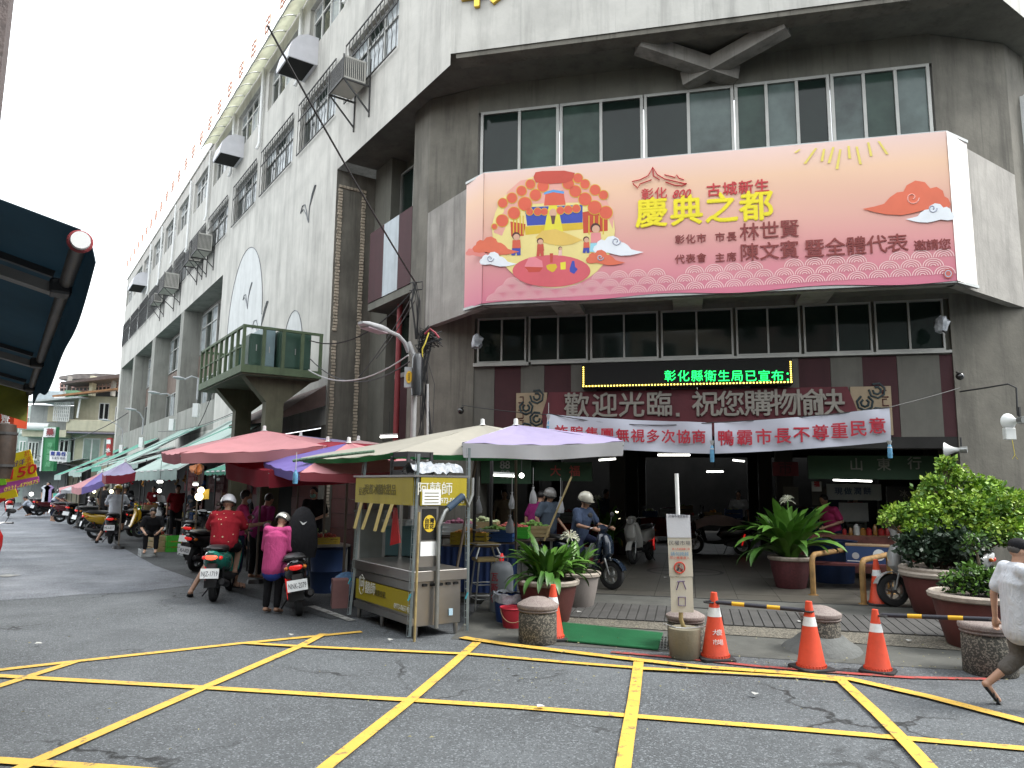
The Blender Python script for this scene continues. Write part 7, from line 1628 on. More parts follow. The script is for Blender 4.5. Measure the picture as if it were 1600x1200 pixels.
# root is at the middle of the wheelbase; rear wheel contact is .6 behind it
def sc(lab, px, py, yaw, ref='rear', **k):
    p = at(px, py); d = V((math.cos(yaw), math.sin(yaw), 0)); off = .60 if ref == 'rear' else -.66 if ref == 'front' else 0
    return scooter(lab, p + d*off, yaw, **k), p + d*off
yA = math.radians(100); s1, pA = sc('teal and black scooter with plate NJZ-1719 and lit tail light under the rider in red', 333, 940, yA, body=GT, trim=GB, plate='NJZ-1719', taillit=True, lean=.0)
yB = math.radians(108); s2, pB = sc('black scooter with plate NNK-2079 parked beside the person in pink', 468, 962, yB, body=GB, trim=GM, plate='NNK-2079', lean=-.14)
s3, pC = sc('grey black scooter with plate NLA-0020 parked left of the rider in red', 304, 893, math.radians(72), body=GB, trim=GS, plate='NLA-0020', lean=.12)
s4, pD = sc('yellow and black scooter parked in the row down the street', 147, 842, math.radians(35), body=GY_, trim=GB, lean=.1)
s5, pE = sc('black scooter with plate under the rider in white shirt and yellow helmet', 172, 850, math.radians(110), body=GB, plate='MKA-8217', lean=0)
s6, pF = sc('black scooter behind the yellow one', 130, 828, math.radians(60), body=GB, lean=.1)
s7, pG = sc('dark red scooter beside the person bending in white shirt', 92, 816, math.radians(40), body=GM, lean=.1)
s8, pH = sc('red scooter far up the street under the rider in pink', 13, 807, UP, body=GR, plate='MTX-3021', lean=0)
s9, pI = sc('dark glossy scooter under the rider in blue shirt at the entrance', 956, 921, math.radians(-42), 'front', body=GD, trim=GB, lean=0)
s10, pJ = sc('white retro scooter parked inside the entrance', 990, 882, math.radians(-118), 'front', body=GW, trim=GW, retro=True, lean=.1)
s11, pK = sc('silver scooter with black front wheel behind the right shrub pot', 1398, 948, math.radians(182), 'front', body=GS, trim=GS, lean=.1)
s12, pL = sc('white and pink scooter parked beyond the shrub at the right edge', 1520, 905, math.radians(150), 'front', body=GW, trim=GB, lean=.08)
s13, pM = sc('dark scooter covered with a cloth inside the hall', 1125, 866, math.radians(160), 'mid', body=GB, lean=.08)
s14, pN = sc('red scooter nose entering at the left edge of the street', -34, 902, math.radians(-40), 'mid', body=GR, trim=GB, lean=0)
s15, pO = sc('dark scooter standing between the stalls beyond the seated vendor', 205, 838, math.radians(70), body=GB, lean=.1, windshield=True)
for k_, (px, py, m_) in enumerate(((52,805,GB),(60,806,GM),(110,820,GB),(290,872,GB))):
    sc(['small dark scooter among the far stalls','maroon scooter beside the small dark one far away','black scooter just behind the bending person','black scooter parked deep behind the grey black one'][k_], px, py, math.radians(50+17*k_), body=m_, lean=.1)
b = MB(); c_ = pM; b.grid(lambda u, v: c_ + V((-.7+1.4*u, -.35+.7*v, 1.02 - .9*abs(v-.5)**2 - .5*abs(u-.5)**2 + .03*math.sin(u*9+v*7))), 12, 8); tag(b.build('cover_cloth', mat('dull pink cover cloth', (.28,.20,.19), .9), smooth=True, solid=.01), 'dull pinkish cloth spread over the dark scooter inside', 'cloth')
gc_ = lambda n, c, **k: cloth(n, c, **k)
WH = gloss('white helmet', (.68,.70,.74), .18); SV = mat('brushed silver helmet', (.42,.41,.37), .3, .7, bump=0); YH = gloss('yellow helmet', (.60,.36,.01)); BH = gloss('black helmet', (.02,.02,.02)); CH = gloss('cream helmet', (.50,.48,.40)); GH = gloss('olive grey helmet', (.28,.28,.22))
NAVY = gc_('navy', (.015,.02,.045)); BLK = gc_('black', (.014,.014,.016)); GREY = gc_('grey camouflage', (.12,.11,.10)); WS = gc_('white cotton', (.56,.58,.62)); RDs = gc_('crimson floral', (.33,.018,.03)); PKs = gc_('hot pink', (.50,.07,.21)); PK2 = gc_('magenta pink', (.42,.04,.14)); BLs = gc_('slate blue', (.05,.07,.12)); BL2 = gc_('grey blue', (.07,.09,.12)); BRi = gc_('bright blue hem', (.04,.08,.35)); MG = gc_('plum', (.22,.02,.12)); SKY = gc_('pale blue grey', (.42,.47,.55)); DKR = gc_('deep red', (.22,.015,.02))
SH = M['blackr']; dotm = plain('cream flower print', (.60,.45,.30), .8)
# rider in red: left foot down on the road
P = pose_of('ride', 0.05, knL=(.22,.26,.56), anL=(-.10,.46,.09), toL=(.05,.50,.035))
person('rider in crimson floral shirt and white helmet with one foot on the road', pA+V((0,0,0)), yA, P, RDs, BLK, legs='short', helmet=WH, shoes=SH, girth=1.22, dots=dotm, vox=.013)
# person in pink
pp_ = at(424,958); P = pose_of('stand', .16, hed=(.20,0,1.49), nec=(.10,0,1.37), haL=(.30,.10,.98), elL=(.08,.24,1.05), haR=(.30,-.08,1.0), elR=(.08,-.24,1.05))
k_ = D(424,803,pp_.y).z/1.64
person('person in pink jacket and silver helmet standing beside the black scooter, seen from behind', pp_, math.radians(78), P, PKs, BLK, sleeves='long', helmet=SV, girth=1.08, scale=k_, hem=.20, undershirt=BRi, vox=.012)
pq = at(368,918); P = pose_of('stand', .1, haR=(.42,-.2,1.12), elR=(.18,-.3,1.08), haL=(.40,.2,1.08), elL=(.16,.27,1.06))
person('person in magenta T-shirt and navy shorts standing behind the rider in red', pq, math.radians(20), P, PK2, NAVY, legs='knee', shoes=SH, mask='b', scale=1.02, girth=1.05)
person('vendor in dark clothes with green face mask behind the stall', at(462,905)+V((0,1.2,.1)), math.radians(-100), pose_of('stand', .1, haL=(.3,.1,1.0), haR=(.3,-.1,1.0)), BLK, BLK, mask='g', scale=1.0)
person('person in plum top bending at the stall behind the pink jacket', at(398,905), math.radians(60), pose_of('stand', .35), MG, BLK)
# street riders
person('rider in white shirt and yellow helmet on the black scooter', pE, math.radians(110), pose_of('ride', knL=(.22,.24,.56), anL=(-.05,.42,.09), toL=(.1,.45,.035)), WS, BLK, helmet=YH, shoes=SH, legs='knee', girth=1.05, vox=.018)
person('person in dark clothes and olive helmet beyond the yellow helmet rider', at(158,826), math.radians(70), pose_of('stand'), BLK, BLK, helmet=GH, vox=.02)
person('person with black helmet seated on a scooter behind the white shirt rider', at(188,838), math.radians(95), pose_of('ride', -.05), BLK, BLK, helmet=BH, vox=.02)
person('person in pale shirt and grey helmet bending over the dark red scooter', at(82,815), math.radians(10), pose_of('stand', .75, haL=(.5,.2,.85), haR=(.5,-.2,.85)), SKY, NAVY, helmet=SV, legs='knee', vox=.022)
person('rider in pink shirt and white helmet far up the street', pH, UP, pose_of('ride'), gc_('coral pink', (.55,.10,.13)), BLK, helmet=WH, vox=.022)
person('crouching person in light shirt far down by the stalls', at(48,806), math.radians(200), pose_of('squat'), SKY, BLK, vox=.022)
person('standing figure in dark shirt at the far stall', at(36,802)+V((.6,1,0)), math.radians(-60), pose_of('stand'), BLK, BLK, vox=.025)
person('person in pale pink skirt standing at the far clothes stall', at(72,804), math.radians(-80), pose_of('stand'), BLK, gc_('pale pink trousers', (.5,.25,.27)), vox=.025)
person('seated vendor in black shirt behind the wooden crates', at(237,862)+V((0,0,0)), math.radians(-70), pose_of('sit', .35), BLK, BLK, skin=1, vox=.018, scale=.95)
person('vendor in red brown top inside the vegetable stall', at(225,845)+V((.5,.9,0)), math.radians(-60), pose_of('stand', .2), DKR, BLK, vox=.02)
# entrance
person('rider in slate blue shirt and cream helmet on the dark glossy scooter', pI, math.radians(-42), pose_of('ride', .02, knL=(.38,.17,.72), knR=(.22,-.26,.55), anR=(.02,-.40,.09), toR=(.16,-.42,.035)), BLs, NAVY, helmet=CH, shoes=SH, girth=1.08, look=.3, vox=.013)
person('person in grey blue shirt and patterned helmet standing left of the dark scooter', at(868,905)+V((-.1,.9,0)), math.radians(-50), pose_of('stand', .05, haL=(.25,.3,.85), elR=(.0,-.32,1.12), haR=(.05,-.22,.86)), BL2, NAVY, helmet=gloss('patterned helmet', (.22,.21,.2)), girth=1.12)
person('person in plum pink shirt bending away behind the bright lily', at(838,900)+V((0,.6,0)), math.radians(55), pose_of('stand', .3), MG, NAVY, hair=True, girth=1.1)
person('vendor in beige top deep in the left vegetable stall', at(786,880)+V((0,1.8,0)), math.radians(-90), pose_of('stand', .25), gc_('beige', (.35,.28,.2)), BLK, vox=.018)
person('person in magenta T-shirt and dark apron working at the right stall', D(1304,905,15.6)*V((1,1,0)) if False else V((D(1304,850,15.8).x, 15.8, FZ)), math.radians(205), pose_of('stand', .35, haL=(.36,.12,.98), haR=(.36,-.12,.98)), PK2, NAVY, girth=1.0, vox=.016)
# walking man
pm_ = G(1603,1108); mz = D(1600,846,pm_.y).z
P = pose_of('stand', .02, hed=(.05,0,1.555), nec=(.02,0,1.42), knL=(.02,.10,.49), anL=(-.30,.11,.20), toL=(-.20,.12,.05), knR=(.16,-.10,.50), anR=(.30,-.10,.09), toR=(.46,-.11,.045), hiL=(0,.09,.88),
   shL=(-.01,.20,1.37), elL=(-.12,.25,1.10), haL=(-.12,.26,.86), elR=(.12,-.26,1.12), haR=(.26,-.24,.94))
person('walking man in white T-shirt, black cap and glasses at the right edge', pm_, math.radians(-12), P, WS, GREY, legs='knee', cap=BLK, glasses=True, mask=None, shoes=SH, girth=1.12, scale=mz/1.66, vox=.010, hem=.14)
# ================================================================== STALLS AND GOODS
def crate(lab, loc, rz, w, d, h, m, goods=None, gm=None, group='crates of goods at the stalls', seed=1):
    t = thing('crate', lab, 'crate', loc, rz, group); b = MB()
    for z in (0, h*.36, h*.72): 
        b.box(-w/2,w/2,-d/2,-d/2+.015,z,z+h*.27); b.box(-w/2,w/2,d/2-.015,d/2,z,z+h*.27); b.box(-w/2,-w/2+.015,-d/2+.015,d/2-.015,z,z+h*.27); b.box(w/2-.015,w/2,-d/2+.015,d/2-.015,z,z+h*.27)
    b.box(-w/2+.02,w/2-.02,-d/2+.02,d/2-.02,.005,.02); 
    for x in (-1,1):
        for y in (-1,1): b.box(x*(w/2-.02)-.018,x*(w/2-.02)+.018,y*(d/2-.02)-.018,y*(d/2-.02)+.018,0,h)
    b.build('box', m, t)
    if goods:
        rr_ = random.Random(seed); b = MB()
        for i in range(goods):
            x, y = rr_.uniform(-w/2+.05,w/2-.05), rr_.uniform(-d/2+.05,d/2-.05); r_ = rr_.uniform(.03,.055); b.ell((x,y,h*.86+rr_.uniform(0,.10)*(1-abs(2*x/w))), (r_,r_*rr_.uniform(.7,1.2),r_*.8), 7, 5)
        b.build('produce', gm, t, smooth=True, kind='stuff')
    return t
WD = mat('pale wooden crate', (.34,.25,.13), .8, var=.2, scale=6); BC = mat('blue plastic crate', (.02,.07,.22), .5); YC = mat('yellow plastic crate', (.42,.30,.03), .5); GCr = mat('bright green plastic basket', (.05,.35,.03), .5); FOAM = mat('white foam box', (.42,.44,.44), .8)
VG = [mat('leafy green vegetables', (.10,.20,.03), .6, var=.5, scale=30), mat('red peppers and meat', (.32,.05,.035), .45, var=.5, scale=25), mat('orange fruit', (.50,.22,.03), .5, var=.3, scale=20), mat('pale cabbages', (.33,.38,.20), .6, var=.3, scale=18), mat('purple onions', (.16,.04,.08), .5, var=.3, scale=20)]
def table(lab, loc, rz, w, d, h, top, skirt=None, group='market stall tables'):
    t = thing('stall_table', lab, 'table', loc, rz, group); b = MB(); b.box(-w/2,w/2,-d/2,d/2,h-.04,h); b.build('table_top', top, t)
    for x in (-1,1):
        for y in (-1,1): q_ = MB(); q_.box(x*(w/2-.05)-.02,x*(w/2-.05)+.02,y*(d/2-.05)-.02,y*(d/2-.05)+.02,0,h-.042); q_.build('leg', M['steel'], t)
    if skirt: b = MB(); b.grid(lambda u, v: (-w/2+w*u, -d/2-.01-.012*math.sin(u*50)-.01*v, (h-.01)*(1-v)+.12*v), 40, 2); b.build('cloth_skirt', skirt, t, smooth=True, solid=.004)
    return t
rr = random.Random(21); adj = ['leafy greens','red produce','orange fruit','pale cabbages','purple onions']
TOP = mat('dark stall board', (.06,.045,.035), .7)
# stalls along the street (inside o 1.0..2.8)
stn = ['nearest the column','beside the seated vendor','beyond the vendor','beyond the yellow scooter','under striped cloth','of the far wall','where the wall ends']
for i, tt in enumerate((7.6, 10.6, 13.4, 17.5, 22, 28, 36)):
    p = S(tt, 1.75, 0); rz = ang(DS); fr_s = Matrix.Translation(p) @ Matrix.Rotation(rz, 4, 'Z')
    table('long stall table with goods ' + stn[i], p, rz, 2.5 if i < 4 else 3.6, 1.0, .72, TOP, [None, mat('red stall skirt', (.25,.03,.02), .8), mat('green stall skirt', (.03,.16,.05), .8), None, mat('blue stall skirt', (.03,.06,.18), .8), None, None][i])
    for q_ in range(4 if i < 5 else 3):
        k_ = rr.randrange(5); wv = ['first','second','third','fourth'][q_]
        crate('%s crate along, %s, table %s' % (wv, adj[k_], stn[i]), S(tt-.95+q_*.63, 1.7+rr.uniform(-.1,.15), .722), rz+rr.uniform(-.1,.1), .52, .40, rr.choice((.16,.22)), [WD,YC,GCr,BC,FOAM][rr.randrange(5)], 26, VG[k_], seed=i*9+q_)
    for q_ in range(3):
        k_ = rr.randrange(5); crate('%s ground crate before the table %s' % (['first','second','third'][q_], stn[i]), S(tt-.8+q_*.75, 2.75+rr.uniform(-.1,.1), .0), rz+rr.uniform(-.15,.15), .55, .40, .28, [WD,YC,GCr,BC,FOAM][(i+q_*2) % 5], 20, VG[k_], seed=i*7+q_+100)
# wooden crates and foam box by the seated vendor
crate('pale wooden crate upended by the seated vendor', G(243,862), ang(DS)+.2, .5, .34, .42, WD)
crate('white foam box with print below the wooden crate', G(240,866)+V((.1,-.55,0)), ang(DS), .52, .36, .18, FOAM); crate('bright green basket beside the wooden crate', G(268,862), ang(DS), .45, .36, .42, GCr)
for k_, (px, py, y) in enumerate(((118,803,24),(195,802,23.0),(300,790,18.3),(313,813,17.6),(246,797,20.5),(172,787,25),(303,808,17.8))):
    pass
# hanging lamps over the street stalls
for lab, px, py, y, r_, m_ in (('round warm lamp over the red shutters, upper one',314,766,16.5,.07,M['bulb']),('round warm lamp over the red shutters, lower one',311,776,16.3,.085,M['bulb']),('lit oval lamp under the fringed awning',249,767,19,.05,M['tube']),('small warm lamp under the second awning',174,768,25,.06,M['bulb']),
    ('small warm lamp under the third awning',147,768,28,.06,M['bulb']),('small warm lamp farthest under the awnings',122,768,31,.06,M['bulb']),('white lamp under the far green awning',49,772,40,.10,M['tube'])):
    bulb(lab, px, py, y, r_, m_)
for lab, px0, px1, py, y in (('short lit tube over the stall beside the warm lamps',302,309,757,17),('short lit tube beneath the fringed awning edge',246,254,753,19)): tubelamp(lab, D(px0,py,y), D(px1,py,y), .025)
t = thing('lamp_shade_board', 'yellow paper board glowing beside the two round lamps', 'board', D(321,775,16.6)); b = MB(); b.prism([D(314,766,16.7), D(327,764,16.7), D(326,780,16.7), D(315,780,16.7)], (0,.02,0)); wb(b, 'paper', mat('yellow paper', (.5,.33,.04), .7), t)
# red shutters and posters on the wall behind the stalls
RS = mat('dark red roller shutter', (.10,.018,.014), .6, var=.2, stain=.3)
for i, (a, c) in enumerate(((4.0,6.1),(6.5,9.3),(11,14),(16,19),(21,24))):
    t = thing('roller_shutter', ['red roller shutter between the pillar and the platform column','wide red roller shutter behind the standing person','red shutter behind the vegetable stall','red shutter beyond the vegetable stall','farther red shutter along the wall'][i], 'shutter', S((a+c)/2,-.2,0), group='red shutters behind the stalls')
    for q_ in range(7): b = MB(FS); b.box(a,c,-.26,-.2+.012*(q_%2),.05+q_*.36,.05+q_*.36+.35); wb(b, 'slat', RS, t)
# hanging clothes far away
for k_, (px, m_) in enumerate(((72,WS),(76,gc_('lilac dress', (.3,.22,.4))))):
    t = thing('hanging_garment', ['white shirt hung at the far clothes stall','lilac dress hung at the far clothes stall'][k_], 'garment', D(px,765,37)); p = D(px,762,37); b = MB(); b.prism([p+V(v) for v in ((-.25,0,0),(-.1,0,.12),(.1,0,.12),(.25,0,0),(.15,0,-.1),(.17,0,-.7),(-.17,0,-.7),(-.15,0,-.1))], (0,.05,0)); wb(b, 'cloth', m_, t)
# far stalls block below green awnings
b = MB(FS); b.box(53,80,1.2,1.5,0,3.2); tag(b.build('dark_shop_front', M['black']), 'dark shop front beneath the far green awnings', 'shop front')
# --- right stall, blue bench table, boxes
bt = V((D(1330,880,15.0).x, 15.0, FZ)); table('stall counter with bottles and jars under the right shop sign', V((D(1370,860,15.3).x,15.3,FZ)), ang(DF), 3.2, .8, .85, mat('wooden counter', (.16,.08,.04), .7), mat('red brown counter front', (.13,.04,.03), .7, var=.4, scale=6))
table('low wooden bench behind the rusty rail', V((D(1320,880,13.6).x,13.6,FZ)), ang(DF), 1.6, .35, .45, mat('dark red bench wood', (.12,.03,.03), .6))
t = thing('printed_carton', 'blue and white printed cardboard carton above the rusty rail', 'carton', V((D(1355,850,13.7).x,13.7,.548+FZ*0)), ang(DF)-.2); b = MB(); b.box(-.36,.36,-.22,.22,0,.30); b.build('carton', mat('dark blue carton print', (.02,.05,.14), .6, var=.1), t)
b = MB(); b.box(-.365,.365,-.225,.225,.30,.325); b.build('carton_lid', mat('brown cardboard', (.28,.19,.11), .8), t); b = MB(); b.prism([(.18+.10*math.cos(a),-.226,.16+.10*math.sin(a)) for a in [2*math.pi*i/16 for i in range(16)]], (0,.004,0)); b.build('round_print', M['plate'], t); b = MB(); b.prism([(-.2+.06*math.cos(a),-.226,.13+.06*math.sin(a)) for a in [2*math.pi*i/16 for i in range(16)]], (0,.004,0)); b.build('round_print', M['cablew'], t)
b = MB(); b.box(-.34,-.05,-.2255,-.222,.03,.045); b.build('print_line', M['plate'], t)
t = thing('large_blue_bin', 'large dark blue tub behind the middle lily', 'tub', V((D(1300,880,14.6).x,14.6,FZ)), 0); b = MB(); b.lathe([(0,0),(.38,0),(.45,.75),(.48,.78),(.43,.76)], n=24); b.build('tub_body', mat('dark blue tub', (.015,.035,.10), .5), t, smooth=True)
rr_ = random.Random(31)
for i in range(16):
    px = 1318 + i*9; p = V((D(px,800,15.2).x, 15.2-.014*i, FZ+.852)); h = rr_.uniform(.12,.30)
    t = thing('jar', ['squat','tall','slim','round'][i%4] + ' jar number %s from the left on the right counter' % ['one','two','three','four','five','six','seven','eight','nine','ten','eleven','twelve','thirteen','fourteen','fifteen','sixteen'][i], 'jar', p, group='jars and bottles on the right counter'); r_ = rr_.uniform(.035,.07)
    b = MB(); b.lathe([(0,0),(r_,0),(r_,h*.75),(r_*.5,h*.9),(r_*.5,h),(0,h)], n=12); b.build('jar_body', [mat('amber jar', (.25,.12,.03), .2), mat('white jar', (.45,.45,.43), .4), mat('clear grey jar', (.2,.22,.22), .15), mat('red jar lid', (.3,.02,.02), .4)][rr_.randrange(4)], t, smooth=True)
for i in range(5):   # white poster sheets and notices over the counter
    px = [1322,1345,1280,1236,1300][i]; p = D(px,[800,800,775,775,790][i],16.3); t = thing('paper_notice', ['white table printed sheet above the right counter','second white sheet above the right counter','small framed paper hanging by the pillar inside','row of pale papers hanging deep inside','plain dark blue cloth hanging by the right stall'][i], 'notice', p); b = MB(); b.box(-.16,.16,-.01,.01,-.2,.2); b.build('sheet', [FOAM,FOAM,M['grypnl'],M['grypnl'],NAVY][i], t)
# --- left stall inside the entrance
for i, (px, py, y, m_, g_) in enumerate(((735,850,12.8,YC,2),(775,845,13.0,BC,0),(752,832,13.6,WD,3),(800,840,13.4,GCr,1),(716,835,13.4,FOAM,4),(832,838,13.9,WD,0))):
    loc = D(px,py,y); hh = loc.z
    t = table(['stall table beside the food cart pipe','stall table with bright limes','stall table at the back of the left stall','stall table beside the plum shirt','stall table behind the cart','stall table left of the grey blue shirt'][i], V((loc.x,loc.y,0 if i<5 else FZ)), ang(DF), .9, .6, max(.4,hh-.02-(0 if i<5 else FZ)), TOP, mat('blue stall skirt', (.03,.06,.18), .8) if i in (0,1) else None, group='small stall tables left of the entrance')
    crate(['yellow slatted tray tilted on its table beside the cart pipe','blue crate piled with green limes','wooden crate of pale cabbages at the stall back','green basket of red produce beside the plum shirt','white foam box of onions behind the cart','wooden crate of greens left of the grey blue shirt'][i], V((loc.x,loc.y,max(hh,.42))), ang(DF)+.1, .62, .42, .2, m_, 40, VG[g_], seed=60+i)
for i, (px, py, y) in enumerate(((748,790,12.9),(800,783,13.1),(833,775,13.3),(797,820,12.6),(876,790,13.6))):
    p = D(px,py,y); t = thing('plastic_bag', ['pink tinted carrier bag hanging left of the stall pole','white carrier bag hanging under the tube lamp','white carrier bag hanging above the plum shirt','white carrier bag tied low on the umbrella pole','white carrier bag hanging beside the cream helmet'][i], 'plastic bag', p, rr_.uniform(0,3), 'carrier bags hanging at the left stall')
    b = MB(); b.lathe([(.0,-.14),(.07,-.13),(.085,-.06),(.05,.05),(.015,.12),(.03,.16)], n=12); b.v = [(x*rr_.uniform(.8,1.15),y_*.6*rr_.uniform(.8,1.15),z) for x,y_,z in b.v]; b.build('bag', translucent(mat('thin white plastic bag', (.45,.46,.48), .4), .4), t, smooth=True); b = MB(); b.tube([(0,0,.14),(0,0,.5)], .005, 4); b.build('string', M['cablew'], t)
t = thing('carrier_bag', 'clear bag with red print hanging on the dark scooter', 'plastic bag', pI+V((.18,-.28,.55))); b = MB(); b.lathe([(0,-.2),(.12,-.18),(.16,-.05),(.10,.1),(.03,.22)], n=14); b.v = [(x,y_*.6,z) for x,y_,z in b.v]; b.build('bag', mat('thin white plastic bag', (.45,.46,.48), .4), t, smooth=True)
text('滷味', M['redp'], V((0,-.115,-.06)), (1,0,0), (0,0,1), .12, t, 'lettering', .003, .001, world=False)
# warm strips: wooden steps, poles in the left stall
for i, (a, c) in enumerate(((D(768,755,13.0),None),(D(742,770,12.6),None))):
    b = MB(); b.tube([V((a.x,a.y,0)), a+V((0,0,.6))], .03, 8); tag(b.build('stall_pole', M['eng']), ['dark pole of the left stall beside the tube lamp','dark pole of the left stall beside the cart'][i], 'pole')
b = MB(); b.tube([D(850,845,13.2), D(893,745,13.4)], .02, 6); tag(b.build('leaning_stick', mat('bamboo cane', (.30,.23,.10), .6)), 'long stick leaning between the grey blue shirt and the cream helmet', 'stick')
for k_, (px, py, lab, m_) in enumerate(((547,935,'blue and white striped bag of goods left of the cart',mat('blue striped sack', (.12,.25,.45), .5, var=.6, scale=14)),(536,945,'pink edged carton left of the striped bag',mat('dull pink carton', (.3,.15,.14), .7)))):
    p = G(px-6,py+4); t = thing('sack' if k_==0 else 'carton', lab, 'sack' if k_==0 else 'carton', p, .3); b = MB()
    if k_ == 0: b.ell((0,0,.22),(.26,.2,.24),12,8)
    else: b.box(-.12,.12,-.15,.15,0,.42)
    b.build('body', m_, t, smooth=(k_==0))
b = MB(FS)
t = thing('blue_tub', 'stack of dark blue tubs left of the food cart', 'tub', G(510,925)); b = MB(); b.lathe([(0,0),(.26,0),(.30,.35),(.32,.37),(.28,.36),(.28,.4),(.32,.72),(.34,.74),(.3,.73)], n=22); b.build('tub_body', mat('dark blue tub', (.015,.035,.10), .5), t, smooth=True)
table('cooked food table under the deep pink umbrella', S(1.4,2.0,0), ang(DS), 2.0, .8, .78, M['stain'], mat('dark stall cloth', (.03,.03,.04), .8)); 
for q_ in range(4): crate(['small','medium','large','shallow'][q_] + ' tray of food on the table left of the cart', S(.7+q_*.45,2.0,.782), ang(DS), .36,.5,.12, [YC,FOAM,BC,WD][q_], 18, VG[(q_*2+1)%5], seed=200+q_)
for i, (px, py, a) in enumerate(((1040,905,0),(610,1004,.6),(1250,975,.3),(905,960,.1),(1180,1090,.5),(60,1010,.2),(455,996,.8),(1420,1005,.4),(845,1110,.1))):
    p = Z(px,py); b = MB(); r0 = .035; b.add([(p.x+r0*math.cos(a+q_*1.3)*(1+.4*(q_%2)), p.y+r0*math.sin(a+q_*1.3), p.z+.035+.006*(q_%3)) for q_ in range(5)], [(0,1,2,3,4)])
    tag(b.build('litter_scrap', plain('pale scrap', (.4,.4,.38)), solid=.003), 'tiny pale scrap of litter lying on the ground', 'litter', 'pale litter scraps on the ground')

# black jacket draped over the parked scooter, red text banners and more stall clutter
t = thing('draped_jacket', 'black padded jacket draped upright over the seat of the scooter NNK-2079', 'jacket', pB+V((0,0,.8)), yB); b = MB()
b.loft([(-.28,-.02,.20,.06),(-.30,.15,.225,.09),(-.28,.38,.215,.10),(-.22,.56,.17,.09),(-.16,.66,.10,.06),(-.12,.69,.04,.03)], 18, 2.6); b.build('padded_back', BLK, t, smooth=True)
b = MB(); b.prism([(-.365,-.05,.50),(-.365,0,.48),(-.365,.05,.51),(-.365,.012,.455),(-.365,-.012,.455)], (-.01,0,0)); b.build('white_mark', M['plate'], t)
RB = mat('dark red cloth banner', (.13,.015,.02), .8, var=.1)
for k_, (a, c) in enumerate(((8.4,10.8),(11.4,14.2),(15.2,18.2))):
    t = thing('stall_banner', ['dark red text banner hanging nearest the platform column','dark red text banner in the middle of the awning row','dark red text banner under the second awning'][k_], 'banner', S((a+c)/2,1.1,2.0), group='dark red text banners behind the stalls')
    b = MB(FS); b.grid(lambda u, v: (a+(c-a)*u, 1.1+.02*math.sin(u*30), 1.55+.75*v), 24, 3); wb(b, 'cloth', RB, t, smooth=True)
    for r_ in range(3): text('新鮮蔬果每日現採特價', plain('dull pink print', (.26,.10,.09)), S((a+c)/2,1.14,1.72+r_*.22), -DS, (0,0,1), .19, t, depth=.001)
for k_, (tt, oo) in enumerate(((9.2,1.0),(12.2,.9),(15.5,1.2),(19.5,1.0),(24,1.2),(30,1.5))):
    person(['vendor in black behind the first long table','vendor in dark green behind the second long table','vendor in grey behind the third long table','vendor in black farther along the stalls','vendor in dark red under the striped awning','vendor in black near the far end'][k_], S(tt,oo,0), ang(NS)+.3*k_, pose_of('stand', .2, haL=(.3,.12,.95), haR=(.32,-.1,.98)), [BLK, gc_('dark green', (.02,.06,.03)), BL2, BLK, DKR, BLK][k_], BLK, vox=.024)
for k_ in range(12):
    tt = 8.2 + k_*1.35; p = S(tt, 2.2+.3*math.sin(k_*2.1), 2.0+.12*math.cos(k_*1.7)); m_ = [FOAM, VG[1], BC, VG[2], RDs, WD][k_ % 6]
    t = thing('hanging_goods', ['bundle','bag','string','cluster'][k_%4] + ' of ' + ['white','red','blue','orange','crimson','tan'][k_%6] + ' goods hanging %s along the stall row' % ['first','second','third','fourth','fifth','sixth','seventh','eighth','ninth','tenth','eleventh','twelfth'][k_], 'hanging goods', p)
    b = MB(); b.tube([(0,0,0),(0,0,.35)], .005, 4); b.build('string', M['cable'], t); b = MB(); [b.ell((.04*math.sin(q*2.4),.04*math.cos(q*2.4),-.06*q),(.05,.05,.045),7,5) for q in range(4)]; b.build('goods', m_, t, smooth=True, kind='stuff')

# orange bicycle beside the right shrubs
p = Z(1568,925); t = thing('bicycle', 'orange framed bicycle standing behind the walking man', 'bicycle', p+V((0,.6,0)), 2.6); ofr = gloss('orange paint', (.55,.22,.02))
for x in (-.5,.5):
    b = MB(); b.tube([(x+.31*math.cos(a),0,.33+.31*math.sin(a)) for a in [2*math.pi*i/28 for i in range(29)]], .018, 6); w_ = b.build('wheel', M['blackr'], t, smooth=True)
    b = MB(); [b.tube([(x,0,.33),(x+.3*math.cos(a),0,.33+.3*math.sin(a))], .003, 3) for a in [2*math.pi*i/14 for i in range(14)]]; b.build('spokes', M['chrome'], w_, kind='stuff')
b = MB(); [b.tube(q, .017, 7) for q in ([(-.5,0,.33),(-.12,0,.30),(-.22,0,.78),(-.5,0,.33)],[(-.12,0,.30),(.36,0,.72),(-.2,0,.70)],[(.5,0,.33),(.36,0,.72),(.33,0,.95)])]; b.build('frame', ofr, t, smooth=True)
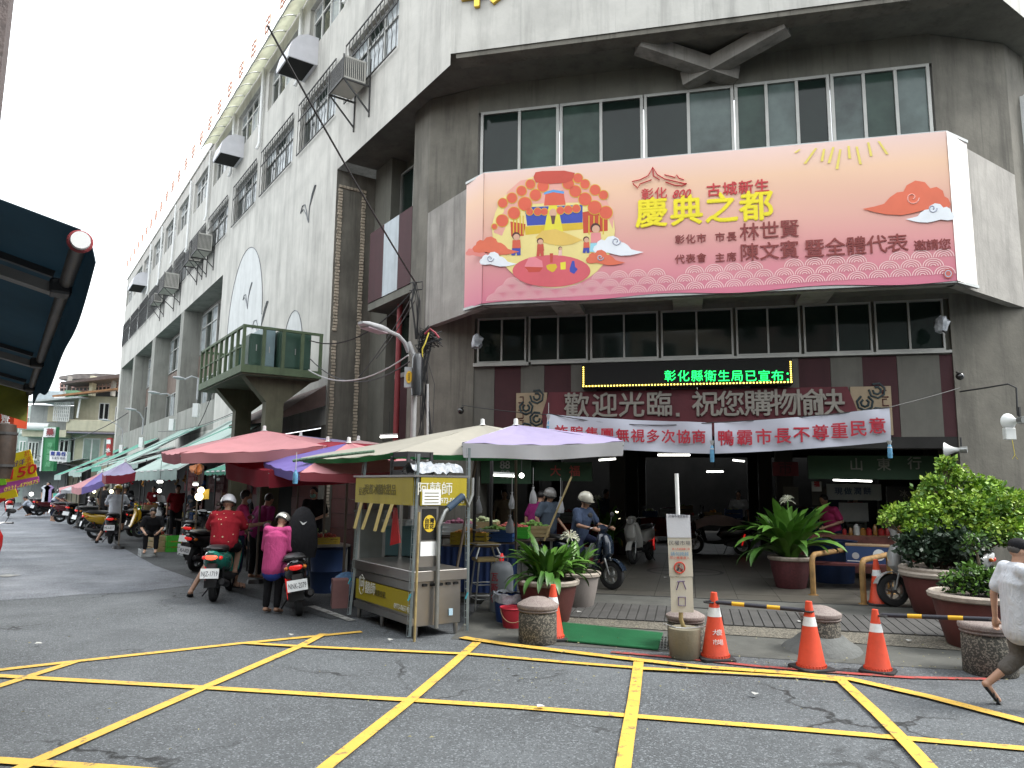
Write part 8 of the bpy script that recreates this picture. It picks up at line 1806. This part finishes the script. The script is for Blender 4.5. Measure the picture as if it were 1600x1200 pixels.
b = MB(); b.tube([(.25,-.27,1.0),(.34,0,.96),(.25,.27,1.0)], .013, 7); b.build('handlebar', M['chrome'], t, smooth=True); b = MB(); b.ell((-.24,0,.82), (.14,.07,.035), 12, 6); b.build('saddle', M['seat'], t, smooth=True)
b = MB(); b.box(.36,.62,-.16,.16,.72,.92); b.build('basket', M['steel'], t)

rr = random.Random(77); b = MB()
for i in range(260):
    px, py = rr.uniform(760,1600), rr.gauss(1035,28)
    if i % 4 == 0: px, py = rr.uniform(0,1600), rr.uniform(930,1190)
    p = Z(px, max(935, py)); r_ = rr.uniform(.008,.022); a = rr.uniform(0,6.3); b.add([(p.x+r_*math.cos(a), p.y+r_*math.sin(a), p.z+.026), (p.x+r_*.5*math.cos(a+1.6), p.y+r_*.5*math.sin(a+1.6), p.z+.034), (p.x-r_*math.cos(a), p.y-r_*math.sin(a), p.z+.026), (p.x-r_*.5*math.cos(a+1.6), p.y-r_*.5*math.sin(a+1.6), p.z+.03)], [(0,1,2,3)])
o = b.build('leaf_litter', mat('dry leaf crumbs', (.26,.24,.12), .8, var=.5, scale=40), flat=True, kind='stuff')

for i, (s_, o_) in enumerate(((-3.4,-7.5),(.6,-9.5),(3.6,-8.0),(-.8,-13.0),(3.0,-12.5),(6.2,-10.5))):
    w_ = ['left front','middle','right front','deep left','deep right','far right'][i]
    table('dim stall table at the %s of the hall interior' % w_, Fp(s_, o_, FZ), ang(DF), 1.8, .8, .75, TOP, [mat('red stall skirt', (.25,.03,.02), .8), None, mat('blue stall skirt', (.03,.06,.18), .8)][i%3])
    for q_ in range(3): crate(['red','white','green'][q_]+' goods crate on the dim table at the %s' % w_, Fp(s_-.6+q_*.6, o_, FZ+.752), ang(DF), .5, .4, .2+.1*q_, [BC,FOAM,WD][(q_+i)%3], 14, VG[(q_+i)%5], seed=400+i*5+q_)
for i, (s_, o_) in enumerate(((1.4,-10.3),(4.4,-9),(-2.5,-8.4))):
    person(['dim figure in white shirt deep inside the hall','dim figure in red shirt inside right of the lily','dim figure in blue shirt inside left'][i], Fp(s_, o_, FZ), ang(NF)+.5*i, pose_of('stand', .12), [WS, DKR, BLs][i], BLK, vox=.024)
